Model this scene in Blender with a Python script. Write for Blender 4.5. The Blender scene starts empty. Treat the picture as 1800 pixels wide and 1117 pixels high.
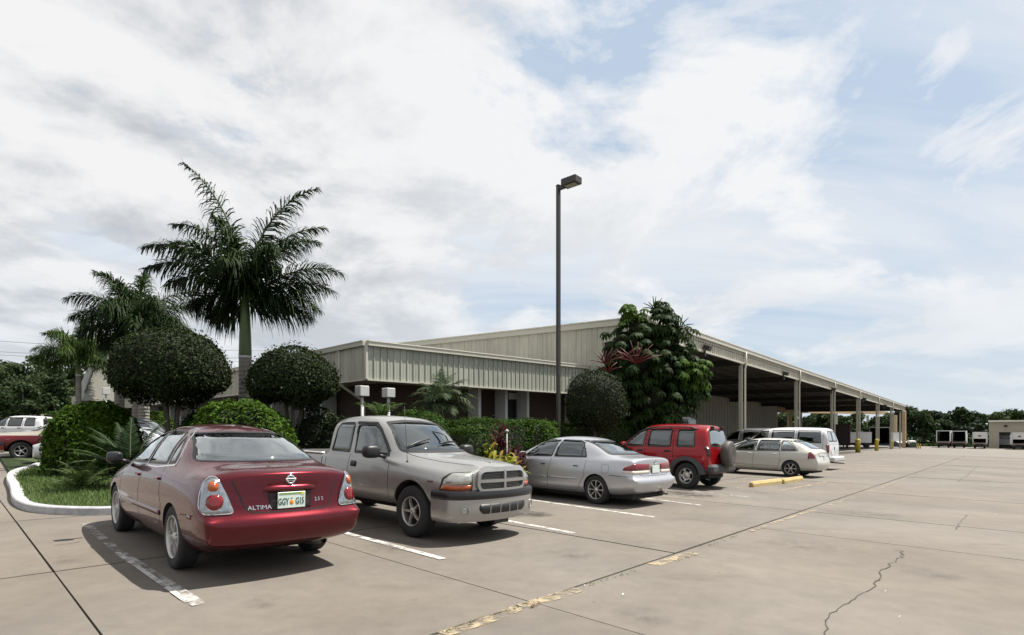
import bpy, bmesh, math, random
import numpy as np
from mathutils import Vector, Matrix
from mathutils.bvhtree import BVHTree
from math import sin, cos, pi, radians

# ------------------------------------------------------------------ camera, sky, sun, exposure
sc = bpy.context.scene
COL = sc.collection
H_EYE = 1.46           # eye height above the ground under the camera
GRADE = 0.019          # the lot falls gently towards the right (drainage grade)
cam = bpy.data.cameras.new('camera')
cam.lens = 20.0; cam.sensor_width = 36.0; cam.shift_y = 0.1108
cam.clip_start = 0.1; cam.clip_end = 3000
camo = bpy.data.objects.new('camera', cam)
camo.location = (0, 0, H_EYE); camo.rotation_euler = (radians(90), 0, 0)
COL.objects.link(camo); sc.camera = camo

SUN_AZ = radians(72)      # to the right of the view direction (+Y)
SUN_EL = radians(62)
sun = bpy.data.lights.new('sun', 'SUN'); sun.energy = 4.6; sun.angle = radians(0.55); sun.color = (1.0, 0.955, 0.88)
suno = bpy.data.objects.new('sun', sun); COL.objects.link(suno)
sdir = Vector((sin(SUN_AZ)*cos(SUN_EL), cos(SUN_AZ)*cos(SUN_EL), sin(SUN_EL)))
suno.rotation_euler = sdir.to_track_quat('Z', 'Y').to_euler()

world = bpy.data.worlds.new('World'); sc.world = world; world.use_nodes = True
W = world.node_tree; W.nodes.clear()
def wn(t, **k):
    n = W.nodes.new(t)
    for a, b in k.items(): setattr(n, a, b)
    return n
def wl(a, b): W.links.new(a, b)
def wmath(op, a, b=None, clamp=False):
    n = wn('ShaderNodeMath', operation=op, use_clamp=clamp)
    for i, v in enumerate((a, b)):
        if v is None: continue
        if isinstance(v, (int, float)): n.inputs[i].default_value = v
        else: wl(v, n.inputs[i])
    return n.outputs[0]
def wramp(fac, stops, interp='LINEAR'):
    n = wn('ShaderNodeValToRGB'); n.color_ramp.interpolation = interp
    e = n.color_ramp.elements
    while len(e) < len(stops): e.new(0.5)
    for i, (p, c) in enumerate(stops):
        e[i].position = p; e[i].color = c if len(c) == 4 else (*c, 1)
    wl(fac, n.inputs[0]); return n.outputs[0]
def g(v): return (v, v, v, 1)
tc = wn('ShaderNodeTexCoord')
sep = wn('ShaderNodeSeparateXYZ'); wl(tc.outputs['Generated'], sep.inputs[0])
dx, dy, dz = sep.outputs
zc = wmath('MAXIMUM', dz, 0.0)
den = wmath('ADD', zc, 0.27)
px = wmath('DIVIDE', dx, den); py = wmath('DIVIDE', dy, den)
comb = wn('ShaderNodeCombineXYZ'); wl(px, comb.inputs[0]); wl(py, comb.inputs[1])
def wnoise(scale, detail, rough, off, dist=0.0, lac=2.0, sx=1.0, sy=1.0, rot=0.0):
    m = wn('ShaderNodeMapping'); m.inputs['Location'].default_value = off
    m.inputs['Rotation'].default_value = (0, 0, rot); m.inputs['Scale'].default_value = (sx, sy, 1)
    wl(comb.outputs[0], m.inputs[0])
    n = wn('ShaderNodeTexNoise'); n.inputs['Scale'].default_value = scale; n.inputs['Detail'].default_value = detail
    n.inputs['Roughness'].default_value = rough; n.inputs['Distortion'].default_value = dist
    n.inputs['Lacunarity'].default_value = lac
    wl(m.outputs[0], n.inputs['Vector']); return n.outputs['Fac']
sky = wn('ShaderNodeTexSky', sky_type='NISHITA'); sky.sun_disc = False
sky.sun_elevation = SUN_EL; sky.sun_rotation = SUN_AZ; sky.air_density = 1.0; sky.dust_density = 2.2; sky.ozone_density = 1.0
skym = wn('ShaderNodeMix', data_type='RGBA', blend_type='MULTIPLY'); skym.inputs[0].default_value = 1.0
wl(sky.outputs[0], skym.inputs[6]); skym.inputs[7].default_value = (0.072, 0.076, 0.082, 1)   # Nishita at about 0.07
# azimuth weights: left of the view = heavy grey cumulus, right = thin cirrus
hl = wmath('SQRT', wmath('ADD', wmath('MULTIPLY', dx, dx), wmath('ADD', wmath('MULTIPLY', dy, dy), 1e-4)))
az = wmath('DIVIDE', dx, hl)                                   # -1 left .. +1 right
left = wramp(wmath('ADD', wmath('MULTIPLY', az, 0.5), 0.5), [(0.30, g(1)), (0.46, g(0.55)), (0.62, g(0.12)), (0.80, g(0.0))])
milk = wn('ShaderNodeMix', data_type='RGBA'); milk.inputs[0].default_value = 0.72; wl(skym.outputs[2], milk.inputs[6]); milk.inputs[7].default_value = (0.48, 0.595, 0.73, 1)
n1 = wnoise(2.1, 13, 0.60, (4.1, 1.2, 0), 0.3)
n1b = wnoise(0.45, 3, 0.5, (7.3, 2.2, 0), 0.0)
cum = wmath('ADD', n1, wmath('MULTIPLY', wmath('SUBTRACT', n1b, 0.5), 0.55))
cum = wmath('ADD', cum, wmath('MULTIPLY', left, 0.22))
cmask = wramp(cum, [(0.50, g(0)), (0.53, g(0.40)), (0.60, g(1))])
n2 = wnoise(0.9, 7, 0.60, (1.3, 5.2, 0), 0.5, sx=0.42, sy=1.7, rot=radians(52))
cirm = wramp(n2, [(0.36, g(0.10)), (0.49, g(0.63)), (0.62, g(0.94))])
# brightness inside the cumulus: the same billows seen a little higher, so that tops shine and bases are grey
n3 = wnoise(2.1, 11, 0.58, (4.2, 1.06, 0.0), 0.3)
n4 = wnoise(1.1, 6, 0.55, (9.4, 0.3, 0.0), 0.2)
br = wmath('ADD', wmath('MULTIPLY', wmath('SUBTRACT', n1, n3), 1.5), wmath('MULTIPLY', n4, 1.0))
ccol = wramp(br, [(0.30, (0.45, 0.47, 0.50)), (0.45, (0.575, 0.59, 0.61)), (0.55, (0.68, 0.685, 0.70)), (0.66, (0.745, 0.745, 0.75))])
cbr = wn('ShaderNodeMix', data_type='RGBA'); wl(wmath('MULTIPLY', wmath('SUBTRACT', 1.0, left), 0.80), cbr.inputs[0])
wl(ccol, cbr.inputs[6]); cbr.inputs[7].default_value = (0.745, 0.76, 0.78, 1)
mx1 = wn('ShaderNodeMix', data_type='RGBA'); wl(cirm, mx1.inputs[0]); wl(milk.outputs[2], mx1.inputs[6]); mx1.inputs[7].default_value = (0.69, 0.715, 0.745, 1)
mx2 = wn('ShaderNodeMix', data_type='RGBA'); wl(cmask, mx2.inputs[0]); wl(mx1.outputs[2], mx2.inputs[6]); wl(cbr.outputs[2], mx2.inputs[7])
# pale band near the horizon
hz = wramp(zc, [(0.0, g(1.0)), (0.10, g(0.45)), (0.26, g(0.0))])
mx3 = wn('ShaderNodeMix', data_type='RGBA'); wl(wmath('MULTIPLY', hz, 0.75), mx3.inputs[0]); wl(mx2.outputs[2], mx3.inputs[6]); mx3.inputs[7].default_value = (0.52, 0.60, 0.67, 1)
bg = wn('ShaderNodeBackground'); wl(mx3.outputs[2], bg.inputs[0]); bg.inputs[1].default_value = 0.64
wo = wn('ShaderNodeOutputWorld'); wl(bg.outputs[0], wo.inputs[0])

sc.view_settings.view_transform = 'Standard'; sc.view_settings.look = 'None'
sc.view_settings.exposure = 0.92; sc.view_settings.gamma = 1.0
try: sc.view_settings.use_curve_mapping = False
except Exception: pass
sc.render.engine = 'CYCLES'
sc.cycles.max_bounces = 7; sc.cycles.transparent_max_bounces = 10; sc.cycles.diffuse_bounces = 2; sc.cycles.glossy_bounces = 3
sc.cycles.use_denoising = True
rnd = random.Random(7)
RS = np.random.RandomState(11)

# ------------------------------------------------------------------ where pixels of the photograph (1800 wide) lie in the world
def hor(x): return 758.0 + GRADE*(x-900)
def gz(x, y=0): return -GRADE*x
def gp(px_, py_):                      # ground point seen at a pixel
    Y = 1000*H_EYE/(py_-hor(px_)); X = (px_-900)/1000*Y
    return Vector((X, Y, gz(X)))
def at(px_, py_, Y):                   # point at depth Y seen at a pixel
    return Vector(((px_-900)/1000*Y, Y, H_EYE+(758-py_)/1000*Y))
AA = radians(41.3)
DA = Vector((sin(AA), cos(AA), 0)); DB = Vector((-cos(AA), sin(AA), 0))      # along the row of stalls / into the stalls
def ab(a, b, dz=0.0):
    p = DA*a + DB*b; return Vector((p.x, p.y, gz(p.x)+dz))
def on(px_, Y, dz=0.0):
    X = (px_-900)/1000*Y; return Vector((X, Y, gz(X)+dz))

# ------------------------------------------------------------------ materials
MC = {}
def mat(name, col, rough=0.6, metal=0.0, coat=0.0, spec=None, var=0.0, vscale=3.0, bump=0.0, bscale=40.0, island=0.0, dirt=0.0, trans=0.0, emis=None):
    if name in MC: return MC[name]
    m = bpy.data.materials.new(name); m.use_nodes = True; MC[name] = m
    N = m.node_tree.nodes; L = m.node_tree.links; b = N['Principled BSDF']
    b.inputs['Base Color'].default_value = (*col, 1); b.inputs['Roughness'].default_value = rough; b.inputs['Metallic'].default_value = metal
    if coat: b.inputs['Coat Weight'].default_value = coat; b.inputs['Coat Roughness'].default_value = 0.03
    if spec is not None: b.inputs['Specular IOR Level'].default_value = spec
    tcn = N.new('ShaderNodeTexCoord')
    src = None
    if var or island or dirt:
        rgb = N.new('ShaderNodeRGB'); rgb.outputs[0].default_value = (*col, 1); src = rgb.outputs[0]
    def scaled(src, fac, lo, hi):
        r = N.new('ShaderNodeMapRange'); L.new(fac, r.inputs[0]); r.inputs[3].default_value = lo; r.inputs[4].default_value = hi
        mul = N.new('ShaderNodeVectorMath'); mul.operation = 'SCALE'; L.new(src, mul.inputs[0]); L.new(r.outputs[0], mul.inputs['Scale'])
        return mul.outputs[0]
    if var:
        n = N.new('ShaderNodeTexNoise'); n.inputs['Scale'].default_value = vscale; n.inputs['Detail'].default_value = 5
        n.inputs['Roughness'].default_value = 0.6; L.new(tcn.outputs['Object'], n.inputs['Vector'])
        src = scaled(src, n.outputs['Fac'], 1-var*1.6, 1+var*1.6)
    if island:
        gnode = N.new('ShaderNodeNewGeometry'); src = scaled(src, gnode.outputs['Random Per Island'], 1-island, 1+island)
    if dirt:
        n = N.new('ShaderNodeTexNoise'); n.inputs['Scale'].default_value = 9; n.inputs['Detail'].default_value = 8
        L.new(tcn.outputs['Object'], n.inputs['Vector'])
        r = N.new('ShaderNodeMapRange'); L.new(n.outputs['Fac'], r.inputs[0]); r.inputs[1].default_value = .35; r.inputs[2].default_value = .75
        r.inputs[3].default_value = rough; r.inputs[4].default_value = min(1, rough+dirt); L.new(r.outputs[0], b.inputs['Roughness'])
    if src is not None: L.new(src, b.inputs['Base Color'])
    if bump:
        n = N.new('ShaderNodeTexNoise'); n.inputs['Scale'].default_value = bscale; n.inputs['Detail'].default_value = 4
        L.new(tcn.outputs['Object'], n.inputs['Vector'])
        bp = N.new('ShaderNodeBump'); bp.inputs['Strength'].default_value = bump; bp.inputs['Distance'].default_value = 0.02
        L.new(n.outputs['Fac'], bp.inputs['Height']); L.new(bp.outputs[0], b.inputs['Normal'])
    if trans:      # thin leaf: some light comes through
        tr = N.new('ShaderNodeBsdfTranslucent'); mx = N.new('ShaderNodeMixShader'); mx.inputs[0].default_value = trans
        if src is not None: L.new(src, tr.inputs[0])
        else: tr.inputs[0].default_value = (*col, 1)
        L.new(b.outputs[0], mx.inputs[1]); L.new(tr.outputs[0], mx.inputs[2]); L.new(mx.outputs[0], N['Material Output'].inputs[0])
    if emis: b.inputs['Emission Color'].default_value = (*emis, 1)
    return m
def glass(name, tint=0.35, refl=0.12, col=(0.80, 0.9, 0.88)):
    if name in MC: return MC[name]
    m = bpy.data.materials.new(name); m.use_nodes = True; MC[name] = m
    N = m.node_tree.nodes; L = m.node_tree.links; N.clear()
    t = N.new('ShaderNodeBsdfTransparent'); t.inputs[0].default_value = (tint*col[0], tint*col[1], tint*col[2], 1)
    gl = N.new('ShaderNodeBsdfGlossy'); gl.inputs['Roughness'].default_value = 0.015; gl.inputs[0].default_value = (0.95, 1, 1, 1)
    lw = N.new('ShaderNodeFresnel'); lw.inputs[0].default_value = 1.52
    ad = N.new('ShaderNodeMath'); ad.operation = 'MULTIPLY_ADD'; L.new(lw.outputs[0], ad.inputs[0]); ad.inputs[1].default_value = 1.7; ad.inputs[2].default_value = refl; ad.use_clamp = True
    mx = N.new('ShaderNodeMixShader'); L.new(ad.outputs[0], mx.inputs[0]); L.new(t.outputs[0], mx.inputs[1]); L.new(gl.outputs[0], mx.inputs[2])
    o = N.new('ShaderNodeOutputMaterial'); L.new(mx.outputs[0], o.inputs[0]); return m

# ------------------------------------------------------------------ objects
def link(name, me, m=None, parent=None, loc=None):
    o = bpy.data.objects.new(name, me)
    if me is not None and m is not None:
        for x in (m if isinstance(m, (list, tuple)) else [m]): me.materials.append(x)
    COL.objects.link(o)
    if parent is not None: o.parent = parent
    if loc is not None: o.location = loc
    return o
def tag(o, label, cat, group=None, kind=None):
    if label: o['label'] = label
    if cat: o['category'] = cat
    if group: o['group'] = group
    if kind: o['kind'] = kind
    return o
def thing(name, label, cat, loc=(0, 0, 0), group=None, rotz=0.0):
    o = bpy.data.objects.new(name, None); COL.objects.link(o); o.location = loc; o.rotation_euler = (0, 0, rotz)
    o.empty_display_size = 0.2
    return tag(o, label, cat, group)
KIDS = {}
def copy_tree(o, parent=None, matmap=None):
    c = o.copy(); COL.objects.link(c)
    if parent is not None: c.parent = parent
    if matmap and c.type == 'MESH':
        for s in c.material_slots:
            if s.material and s.material.name in matmap:
                nm = matmap[s.material.name]; s.link = 'OBJECT'; s.material = nm
    for ch in [x for x in COL.objects if x.parent == o]: copy_tree(ch, c, matmap)
    return c

class MB:
    """collects boxes, tubes, lathes and polygons into one mesh"""
    def __init__(s): s.v = []; s.f = []; s.sm = []
    def add(s, vs, fs, smooth=False):
        n = len(s.v); s.v += [tuple(v) for v in vs]
        for f in fs: s.f.append(tuple(i+n for i in f)); s.sm.append(smooth)
        return s
    def box(s, c, d, rot=None):
        hx, hy, hz_ = d[0]/2, d[1]/2, d[2]/2
        vs = [Vector((x, y, z)) for x in (-hx, hx) for y in (-hy, hy) for z in (-hz_, hz_)]
        if rot is not None: vs = [rot @ v for v in vs]
        c = Vector(c)
        return s.add([v+c for v in vs], [(0, 1, 3, 2), (4, 6, 7, 5), (0, 4, 5, 1), (2, 3, 7, 6), (0, 2, 6, 4), (1, 5, 7, 3)])
    def cbox(s, c, d, r=0.02, rot=None):     # box with all edges chamfered
        hx, hy, hz_ = d[0]/2, d[1]/2, d[2]/2; r = min(r, hx*.9, hy*.9, hz_*.9)
        bm = bmesh.new(); 
        pts = []
        for sx in (-1, 1):
            for sy in (-1, 1):
                for sz in (-1, 1):
                    pts += [(sx*hx, sy*(hy-r), sz*(hz_-r)), (sx*(hx-r), sy*hy, sz*(hz_-r)), (sx*(hx-r), sy*(hy-r), sz*hz_)]
        for p in pts: bm.verts.new(p)
        bmesh.ops.convex_hull(bm, input=bm.verts[:])
        bmesh.ops.dissolve_limit(bm, angle_limit=0.02, verts=bm.verts[:], edges=bm.edges[:])
        bm.verts.ensure_lookup_table(); bm.verts.index_update()
        vs = [v.co.copy() for v in bm.verts]
        if rot is not None: vs = [rot @ v for v in vs]
        c = Vector(c)
        s.add([v+c for v in vs], [tuple(v.index for v in f.verts) for f in bm.faces]); bm.free(); return s
    def prism(s, poly, ext, close=True):      # polygon of 3D points extruded by a vector
        n = len(poly); e = Vector(ext); P = [Vector(p) for p in poly]
        fs = [tuple(range(n))[::-1], tuple(range(n, 2*n))] + [(i, (i+1) % n, n+(i+1) % n, n+i) for i in range(n)]
        return s.add(P+[p+e for p in P], fs)
    def tube(s, path, r, n=8, caps=True, smooth=True):
        P = [Vector(p) for p in path]; m = len(P); rr = r if isinstance(r, (list, tuple)) else [r]*m
        vs = []; up = None
        for i, p in enumerate(P):
            t = (P[min(i+1, m-1)]-P[max(i-1, 0)]).normalized()
            if up is None: up = t.orthogonal().normalized()
            up = (up-t*up.dot(t)).normalized(); w = t.cross(up)
            for k in range(n):
                a = 2*pi*k/n; vs.append(p+up*(cos(a)*rr[i])+w*(sin(a)*rr[i]))
        fs = [(i*n+k, i*n+(k+1) % n, (i+1)*n+(k+1) % n, (i+1)*n+k) for i in range(m-1) for k in range(n)]
        s.add(vs, fs, smooth)
        if caps:
            b = len(s.v)-len(vs); s.f.append(tuple(b+k for k in range(n))[::-1]); s.f.append(tuple(b+(m-1)*n+k for k in range(n))); s.sm += [False, False]
        return s
    def lathe(s, prof, n=24, M=None, smooth=True, arc=None):   # profile (r, h) about local z
        vs = []; m = len(prof)
        for k in range(n):
            a = 2*pi*k/n
            for r, h in prof: vs.append(Vector((r*cos(a), r*sin(a), h)))
        if M is not None: vs = [M @ v for v in vs]
        fs = [(k*m+i, ((k+1) % n)*m+i, ((k+1) % n)*m+i+1, k*m+i+1) for k in range(n) for i in range(m-1)]
        return s.add(vs, fs, smooth)
    def ell(s, c, r, nu=16, nv=10, e=1.0, rot=None):           # (super)ellipsoid
        vs = []; f = lambda x: math.copysign(abs(x)**e, x)
        for i in range(nv+1):
            ph = -pi/2+pi*i/nv
            for k in range(nu):
                th = 2*pi*k/nu
                v = Vector((r[0]*f(cos(ph))*f(cos(th)), r[1]*f(cos(ph))*f(sin(th)), r[2]*f(sin(ph))))
                if rot is not None: v = rot @ v
                vs.append(v+Vector(c))
        fs = [(i*nu+k, i*nu+(k+1) % nu, (i+1)*nu+(k+1) % nu, (i+1)*nu+k) for i in range(nv) for k in range(nu)]
        return s.add(vs, fs, True)
    def mesh(s, name='m'):
        me = bpy.data.meshes.new(name); me.from_pydata(s.v, [], s.f); me.update()
        if any(s.sm): me.polygons.foreach_set('use_smooth', s.sm)
        return me
    def build(s, name, m, parent=None, loc=None, fix=True):
        me = s.mesh(name)
        if fix:
            bm = bmesh.new(); bm.from_mesh(me); bmesh.ops.recalc_face_normals(bm, faces=bm.faces[:]); bm.to_mesh(me); bm.free()
        return link(name, me, m, parent, loc)
def npmesh(name, V, F, smooth=False):
    """mesh from arrays; every face has F.shape[1] corners"""
    me = bpy.data.meshes.new(name); nv, nf, k = len(V), len(F), F.shape[1]
    me.vertices.add(nv); me.vertices.foreach_set('co', np.asarray(V, np.float32).ravel())
    me.loops.add(nf*k); me.loops.foreach_set('vertex_index', np.asarray(F, np.int32).ravel())
    me.polygons.add(nf); me.polygons.foreach_set('loop_start', np.arange(0, nf*k, k, dtype=np.int32))
    me.polygons.foreach_set('loop_total', np.full(nf, k, np.int32))
    if smooth: me.polygons.foreach_set('use_smooth', np.ones(nf, bool))
    me.update(calc_edges=True); return me
def text_mesh(txt, size, depth, bold=0.0, align='CENTER'):
    cu = bpy.data.curves.new('t', 'FONT'); cu.body = txt; cu.size = size; cu.extrude = depth; cu.align_x = align; cu.align_y = 'CENTER'; cu.offset = bold
    cu.resolution_u = 2
    o = bpy.data.objects.new('t', cu); COL.objects.link(o); dg = bpy.context.evaluated_depsgraph_get(); dg.update()
    me = bpy.data.meshes.new_from_object(o.evaluated_get(dg)); bpy.data.objects.remove(o); bpy.data.curves.remove(cu)
    me.materials.clear(); return me
# ------------------------------------------------------------------ ground, slabs, kerb, painted lines
def concrete(name, col, stain=0.30, seam=False):
    m = bpy.data.materials.new(name); m.use_nodes = True; MC[name] = m
    N = m.node_tree.nodes; L = m.node_tree.links; b = N['Principled BSDF']; b.inputs['Roughness'].default_value = 0.82; b.inputs['Specular IOR Level'].default_value = 0.3
    gm = N.new('ShaderNodeNewGeometry')
    def noise(s, d, r=0.6, sc3=None):
        n = N.new('ShaderNodeTexNoise'); n.inputs['Scale'].default_value = s; n.inputs['Detail'].default_value = d; n.inputs['Roughness'].default_value = r
        if sc3:
            mp = N.new('ShaderNodeMapping'); mp.inputs['Scale'].default_value = sc3; mp.inputs['Rotation'].default_value = (0, 0, -AA); L.new(gm.outputs['Position'], mp.inputs[0]); L.new(mp.outputs[0], n.inputs['Vector'])
        else: L.new(gm.outputs['Position'], n.inputs['Vector'])
        return n.outputs['Fac']
    def mr(f, a, b_, lo, hi):
        r = N.new('ShaderNodeMapRange'); L.new(f, r.inputs[0]); r.inputs[1].default_value = a; r.inputs[2].default_value = b_; r.inputs[3].default_value = lo; r.inputs[4].default_value = hi; return r.outputs[0]
    def mul(a, b_):
        n = N.new('ShaderNodeMath'); n.operation = 'MULTIPLY'; L.new(a, n.inputs[0])
        if isinstance(b_, float): n.inputs[1].default_value = b_
        else: L.new(b_, n.inputs[1])
        return n.outputs[0]
    oi = N.new('ShaderNodeObjectInfo')
    f = mul(mr(noise(0.5, 6), .3, .7, 1-stain*.65, 1+stain*.4), mr(noise(4.5, 8, .7), .3, .7, .90, 1.10))
    f = mul(f, mr(noise(11, 6, .75), .62, .74, 1.0, .84))
    f = mul(f, mr(noise(170, 2), .3, .7, .93, 1.07))
    f = mul(f, mr(oi.outputs['Random'], 0, 1, .95, 1.05))
    f = mul(f, mr(noise(1.3, 5, .6, (.35, 1, 1)), .60, .74, 1.0, .80))           # darker drip and tyre marks
    sp = N.new('ShaderNodeTexVoronoi'); sp.inputs['Scale'].default_value = 1.9; L.new(gm.outputs['Position'], sp.inputs['Vector'])
    f = mul(f, mr(sp.outputs['Distance'], .0, .055, .55, 1.0))                     # small dropped spots
    col1 = N.new('ShaderNodeMix'); col1.data_type = 'RGBA'; L.new(mr(noise(0.23, 4), .35, .65, 0, 1), col1.inputs[0])
    col1.inputs[6].default_value = (col[0]*1.02, col[1]*.985, col[2]*.95, 1); col1.inputs[7].default_value = (col[0]*.96, col[1]*.975, col[2]*.985, 1)
    v = N.new('ShaderNodeVectorMath'); v.operation = 'SCALE'; L.new(col1.outputs[2], v.inputs[0]); L.new(f, v.inputs['Scale']); L.new(v.outputs[0], b.inputs['Base Color'])
    bp = N.new('ShaderNodeBump'); bp.inputs['Strength'].default_value = .25; bp.inputs['Distance'].default_value = .004; L.new(noise(90, 4), bp.inputs['Height']); L.new(bp.outputs[0], b.inputs['Normal'])
    return m
M_CONC = concrete('concrete_paving', (0.150, 0.133, 0.114))
M_CONC2 = concrete('far_concrete_paving', (0.168, 0.152, 0.134), .2)
M_JOINT = mat('joint_soil', (0.035, 0.030, 0.022), .95)
M_GRASSG = mat('grass_soil', (0.035, 0.055, 0.014), .95, var=.4, vscale=2)
M_MULCH = mat('bark_mulch', (0.030, 0.021, 0.014), .95, var=.45, vscale=12, bump=.8, bscale=30)
M_FIELD = mat('far_field_grass', (0.05, 0.075, 0.025), .95, var=.35, vscale=.05)

def sheet(name, pts, m, dz, kind='structure', th=None, parent=None):
    b = MB(); P = [Vector((p[0], p[1], gz(p[0])+dz)) for p in pts]
    if th: b.prism([p-Vector((0, 0, th)) for p in P], (0, 0, th))
    else: b.add(P, [tuple(range(len(P)))])
    o = b.build(name, m, parent)
    if kind and parent is None: o['kind'] = kind
    return o
sheet('ground', [(-900, -60), (900, -60), (900, 1200), (-900, 1200)], M_FIELD, -0.09)
sheet('truck_yard', [(-120, -20), (150, -20), (190, 105), (60, 118), (20, 95), (-70, 92), (-120, 60)], M_CONC2, -0.045)
BED_A1 = 21.6
lot = sheet('parking_lot', [tuple(ab(-16, -9)[:2]), tuple(ab(66, -9)[:2]), tuple(ab(66, 13)[:2]), tuple(ab(24, 13)[:2]), tuple(ab(24, 46)[:2]), tuple(ab(-16, 46)[:2])], M_JOINT, -0.022)
def sc_corner(k, b):
    a = 0.98+2.79*k
    ang = radians(45.2+3.3*min(1, max(0, (a-1)/8.0)))     # joints run into the stalls
    p0 = DA*a + DB*3.1; d = Vector((-sin(radians(45.2+ (48.7-45.2)*min(1, max(0, (a-1)/8.0)))), cos(radians(45.2+(48.7-45.2)*min(1, max(0, (a-1)/8.0)))), 0))
    t = (b-3.1)/max(.5, d.dot(DB)); p = p0+d*t
    return p
BL = [-9, 3.1, 7.03, 10.95, 14.9, 18.8, 22.7, 26.6, 30.5, 34.4, 38.3, 42.2, 46]
for i in range(len(BL)-1):
    for k in range(-6, 23):
        a = 0.98+2.79*k
        if i >= 3:
            if a > 3 and a < BED_A1-3: continue
            if a >= BED_A1-3 and i > 3: continue
            if a > 40 and i > 2: continue
            if a < -1 and i > 10 and k < -5: continue
        w = .011 + (0.006 if i == 0 else 0)
        q = [sc_corner(k, BL[i]), sc_corner(k+1, BL[i]), sc_corner(k+1, BL[i+1]), sc_corner(k, BL[i+1])]
        c = sum(q, Vector())/4
        q = [p+(c-p).normalized()*w*1.5+Vector((rnd.uniform(-.002, .002), rnd.uniform(-.002, .002), 0)) for p in q]
        sheet('concrete_slab', q, M_CONC, rnd.uniform(-.003, .003), th=.03, parent=lot)

# paint
def paint(name, col, cover=.5, sc_=7):
    m = mat(name, col, .7); N = m.node_tree.nodes; L = m.node_tree.links
    gm = N.new('ShaderNodeNewGeometry'); n = N.new('ShaderNodeTexNoise'); n.inputs['Scale'].default_value = sc_; n.inputs['Detail'].default_value = 9; n.inputs['Roughness'].default_value = .75
    L.new(gm.outputs['Position'], n.inputs['Vector'])
    r = N.new('ShaderNodeMapRange'); L.new(n.outputs['Fac'], r.inputs[0]); r.inputs[1].default_value = cover-.06; r.inputs[2].default_value = cover+.10; r.inputs[3].default_value = 1; r.inputs[4].default_value = 0
    L.new(r.outputs[0], N['Principled BSDF'].inputs['Alpha']); return m
M_WP = paint('worn_white_paint', (0.50, 0.48, 0.45), .53); M_WP2 = paint('faded_white_paint', (0.40, 0.38, 0.35), .47, 5)
M_YP = paint('worn_yellow_paint', (0.32, 0.255, 0.165), .47); M_YP2 = paint('faded_yellow_paint', (0.28, 0.23, 0.16), .47, 6)
def stripe(name, p, q, w, m, dz=.0065, wob=0):
    a, b_ = gp(*p), gp(*q); d = (b_-a); n = max(2, int(d.length/.35)) if wob else 1
    s = Vector((-d.y, d.x, 0)).normalized()*w/2
    Lp = []; Rp = []
    for i in range(n+1):
        c = a+d*i/n; k1 = 1+rnd.uniform(-wob, wob); k2 = 1+rnd.uniform(-wob, wob)
        Lp.append(c+s*k1); Rp.append(c-s*k2)
    vs = [Vector((v.x, v.y, gz(v.x)+dz)) for v in Lp+Rp]; m_ = len(Lp)
    o = MB().add(vs, [(i, i+1, m_+i+1, m_+i) for i in range(n)]).build(name, m); o['kind'] = 'structure'; return o
stripe('stall_line', (150, 921), (211, 973), .10, M_WP2)
stripe('stall_line', (211, 973), (351, 1064), .115, M_WP2)
stripe('stall_line', (206, 972), (330, 1060), .05, M_WP, .009)
stripe('stall_line', (560, 925), (779, 983.5), .10, M_WP)
stripe('stall_line', (800, 899), (1009, 938), .10, M_WP)
stripe('stall_line', (880, 872), (1151, 910), .10, M_WP)
stripe('stall_line', (1060, 867), (1232, 889), .10, M_WP)
stripe('stall_line', (1180, 859), (1318, 875), .10, M_WP2)
stripe('stall_line', (1235, 854.5), (1312, 846.5), .11, M_YP)
stripe('stall_line', (1290, 858.5), (1325, 856.5), .11, M_YP)
stripe('stall_line', (1372, 863.5), (1456, 847.5), .12, M_YP)
stripe('stall_line', (1300, 845), (1345, 835.5), .10, M_YP2)
for p, q, w in (((780, 1117), (915, 1069), .13), ((915, 1067), (1018, 1037), .15), ((1148, 994), (1218, 973), .14), ((1318, 934), (1360, 920), .10), ((1360, 920), (1436, 896), .10), ((1452, 890.5), (1500, 875), .08), ((1530, 865), (1590, 843), .07)):
    stripe('drive_line', p, q, w, M_YP2 if w < .13 else M_YP, .0065, .25)
def poly_line(name, pts, w, m, dz=.0045, jit=0):
    P = [gp(*p) for p in pts]; Q = []
    for i in range(len(P)-1):
        n = max(1, int((P[i+1]-P[i]).length/.09)) if jit else 1
        for k in range(n):
            p = P[i].lerp(P[i+1], k/n); p += Vector((rnd.uniform(-jit, jit), rnd.uniform(-jit, jit), 0)); Q.append(p)
    Q.append(P[-1]); vs = []
    for i, p in enumerate(Q):
        t = (Q[min(i+1, len(Q)-1)]-Q[max(i-1, 0)]).normalized(); s = Vector((-t.y, t.x, 0))*w/2*rnd.uniform(.5, 1.5)
        for v in (p+s, p-s): vs.append(Vector((v.x, v.y, gz(v.x)+dz)))
    o = MB().add(vs, [(2*i, 2*i+1, 2*i+3, 2*i+2) for i in range(len(Q)-1)]).build(name, m); o['kind'] = 'structure'; return o
M_CRACK = mat('crack_dirt', (0.05, 0.042, 0.033), .95)
poly_line('paving_crack', [(1443, 1125), (1452, 1107), (1450, 1092), (1457, 1079), (1490, 1061), (1512, 1046), (1530, 1040), (1545, 1017), (1552, 1005), (1565, 992), (1585, 980), (1587, 969), (1572, 967)], .010, M_CRACK, jit=.022)
poly_line('paving_crack', [(1680, 932), (1687, 920), (1700, 906)], .010, M_CRACK, jit=.02)
poly_line('paving_crack', [(1682, 848), (1700, 836), (1718, 820)], .010, M_CRACK, jit=.03)
poly_line('paving_crack', [(95, 960), (120, 957), (141, 953)], .012, M_CRACK, jit=.01)
poly_line('paving_crack', [(760, 905), (800, 902), (880, 893), (915, 888)], .008, M_CRACK, jit=.02)
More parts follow.
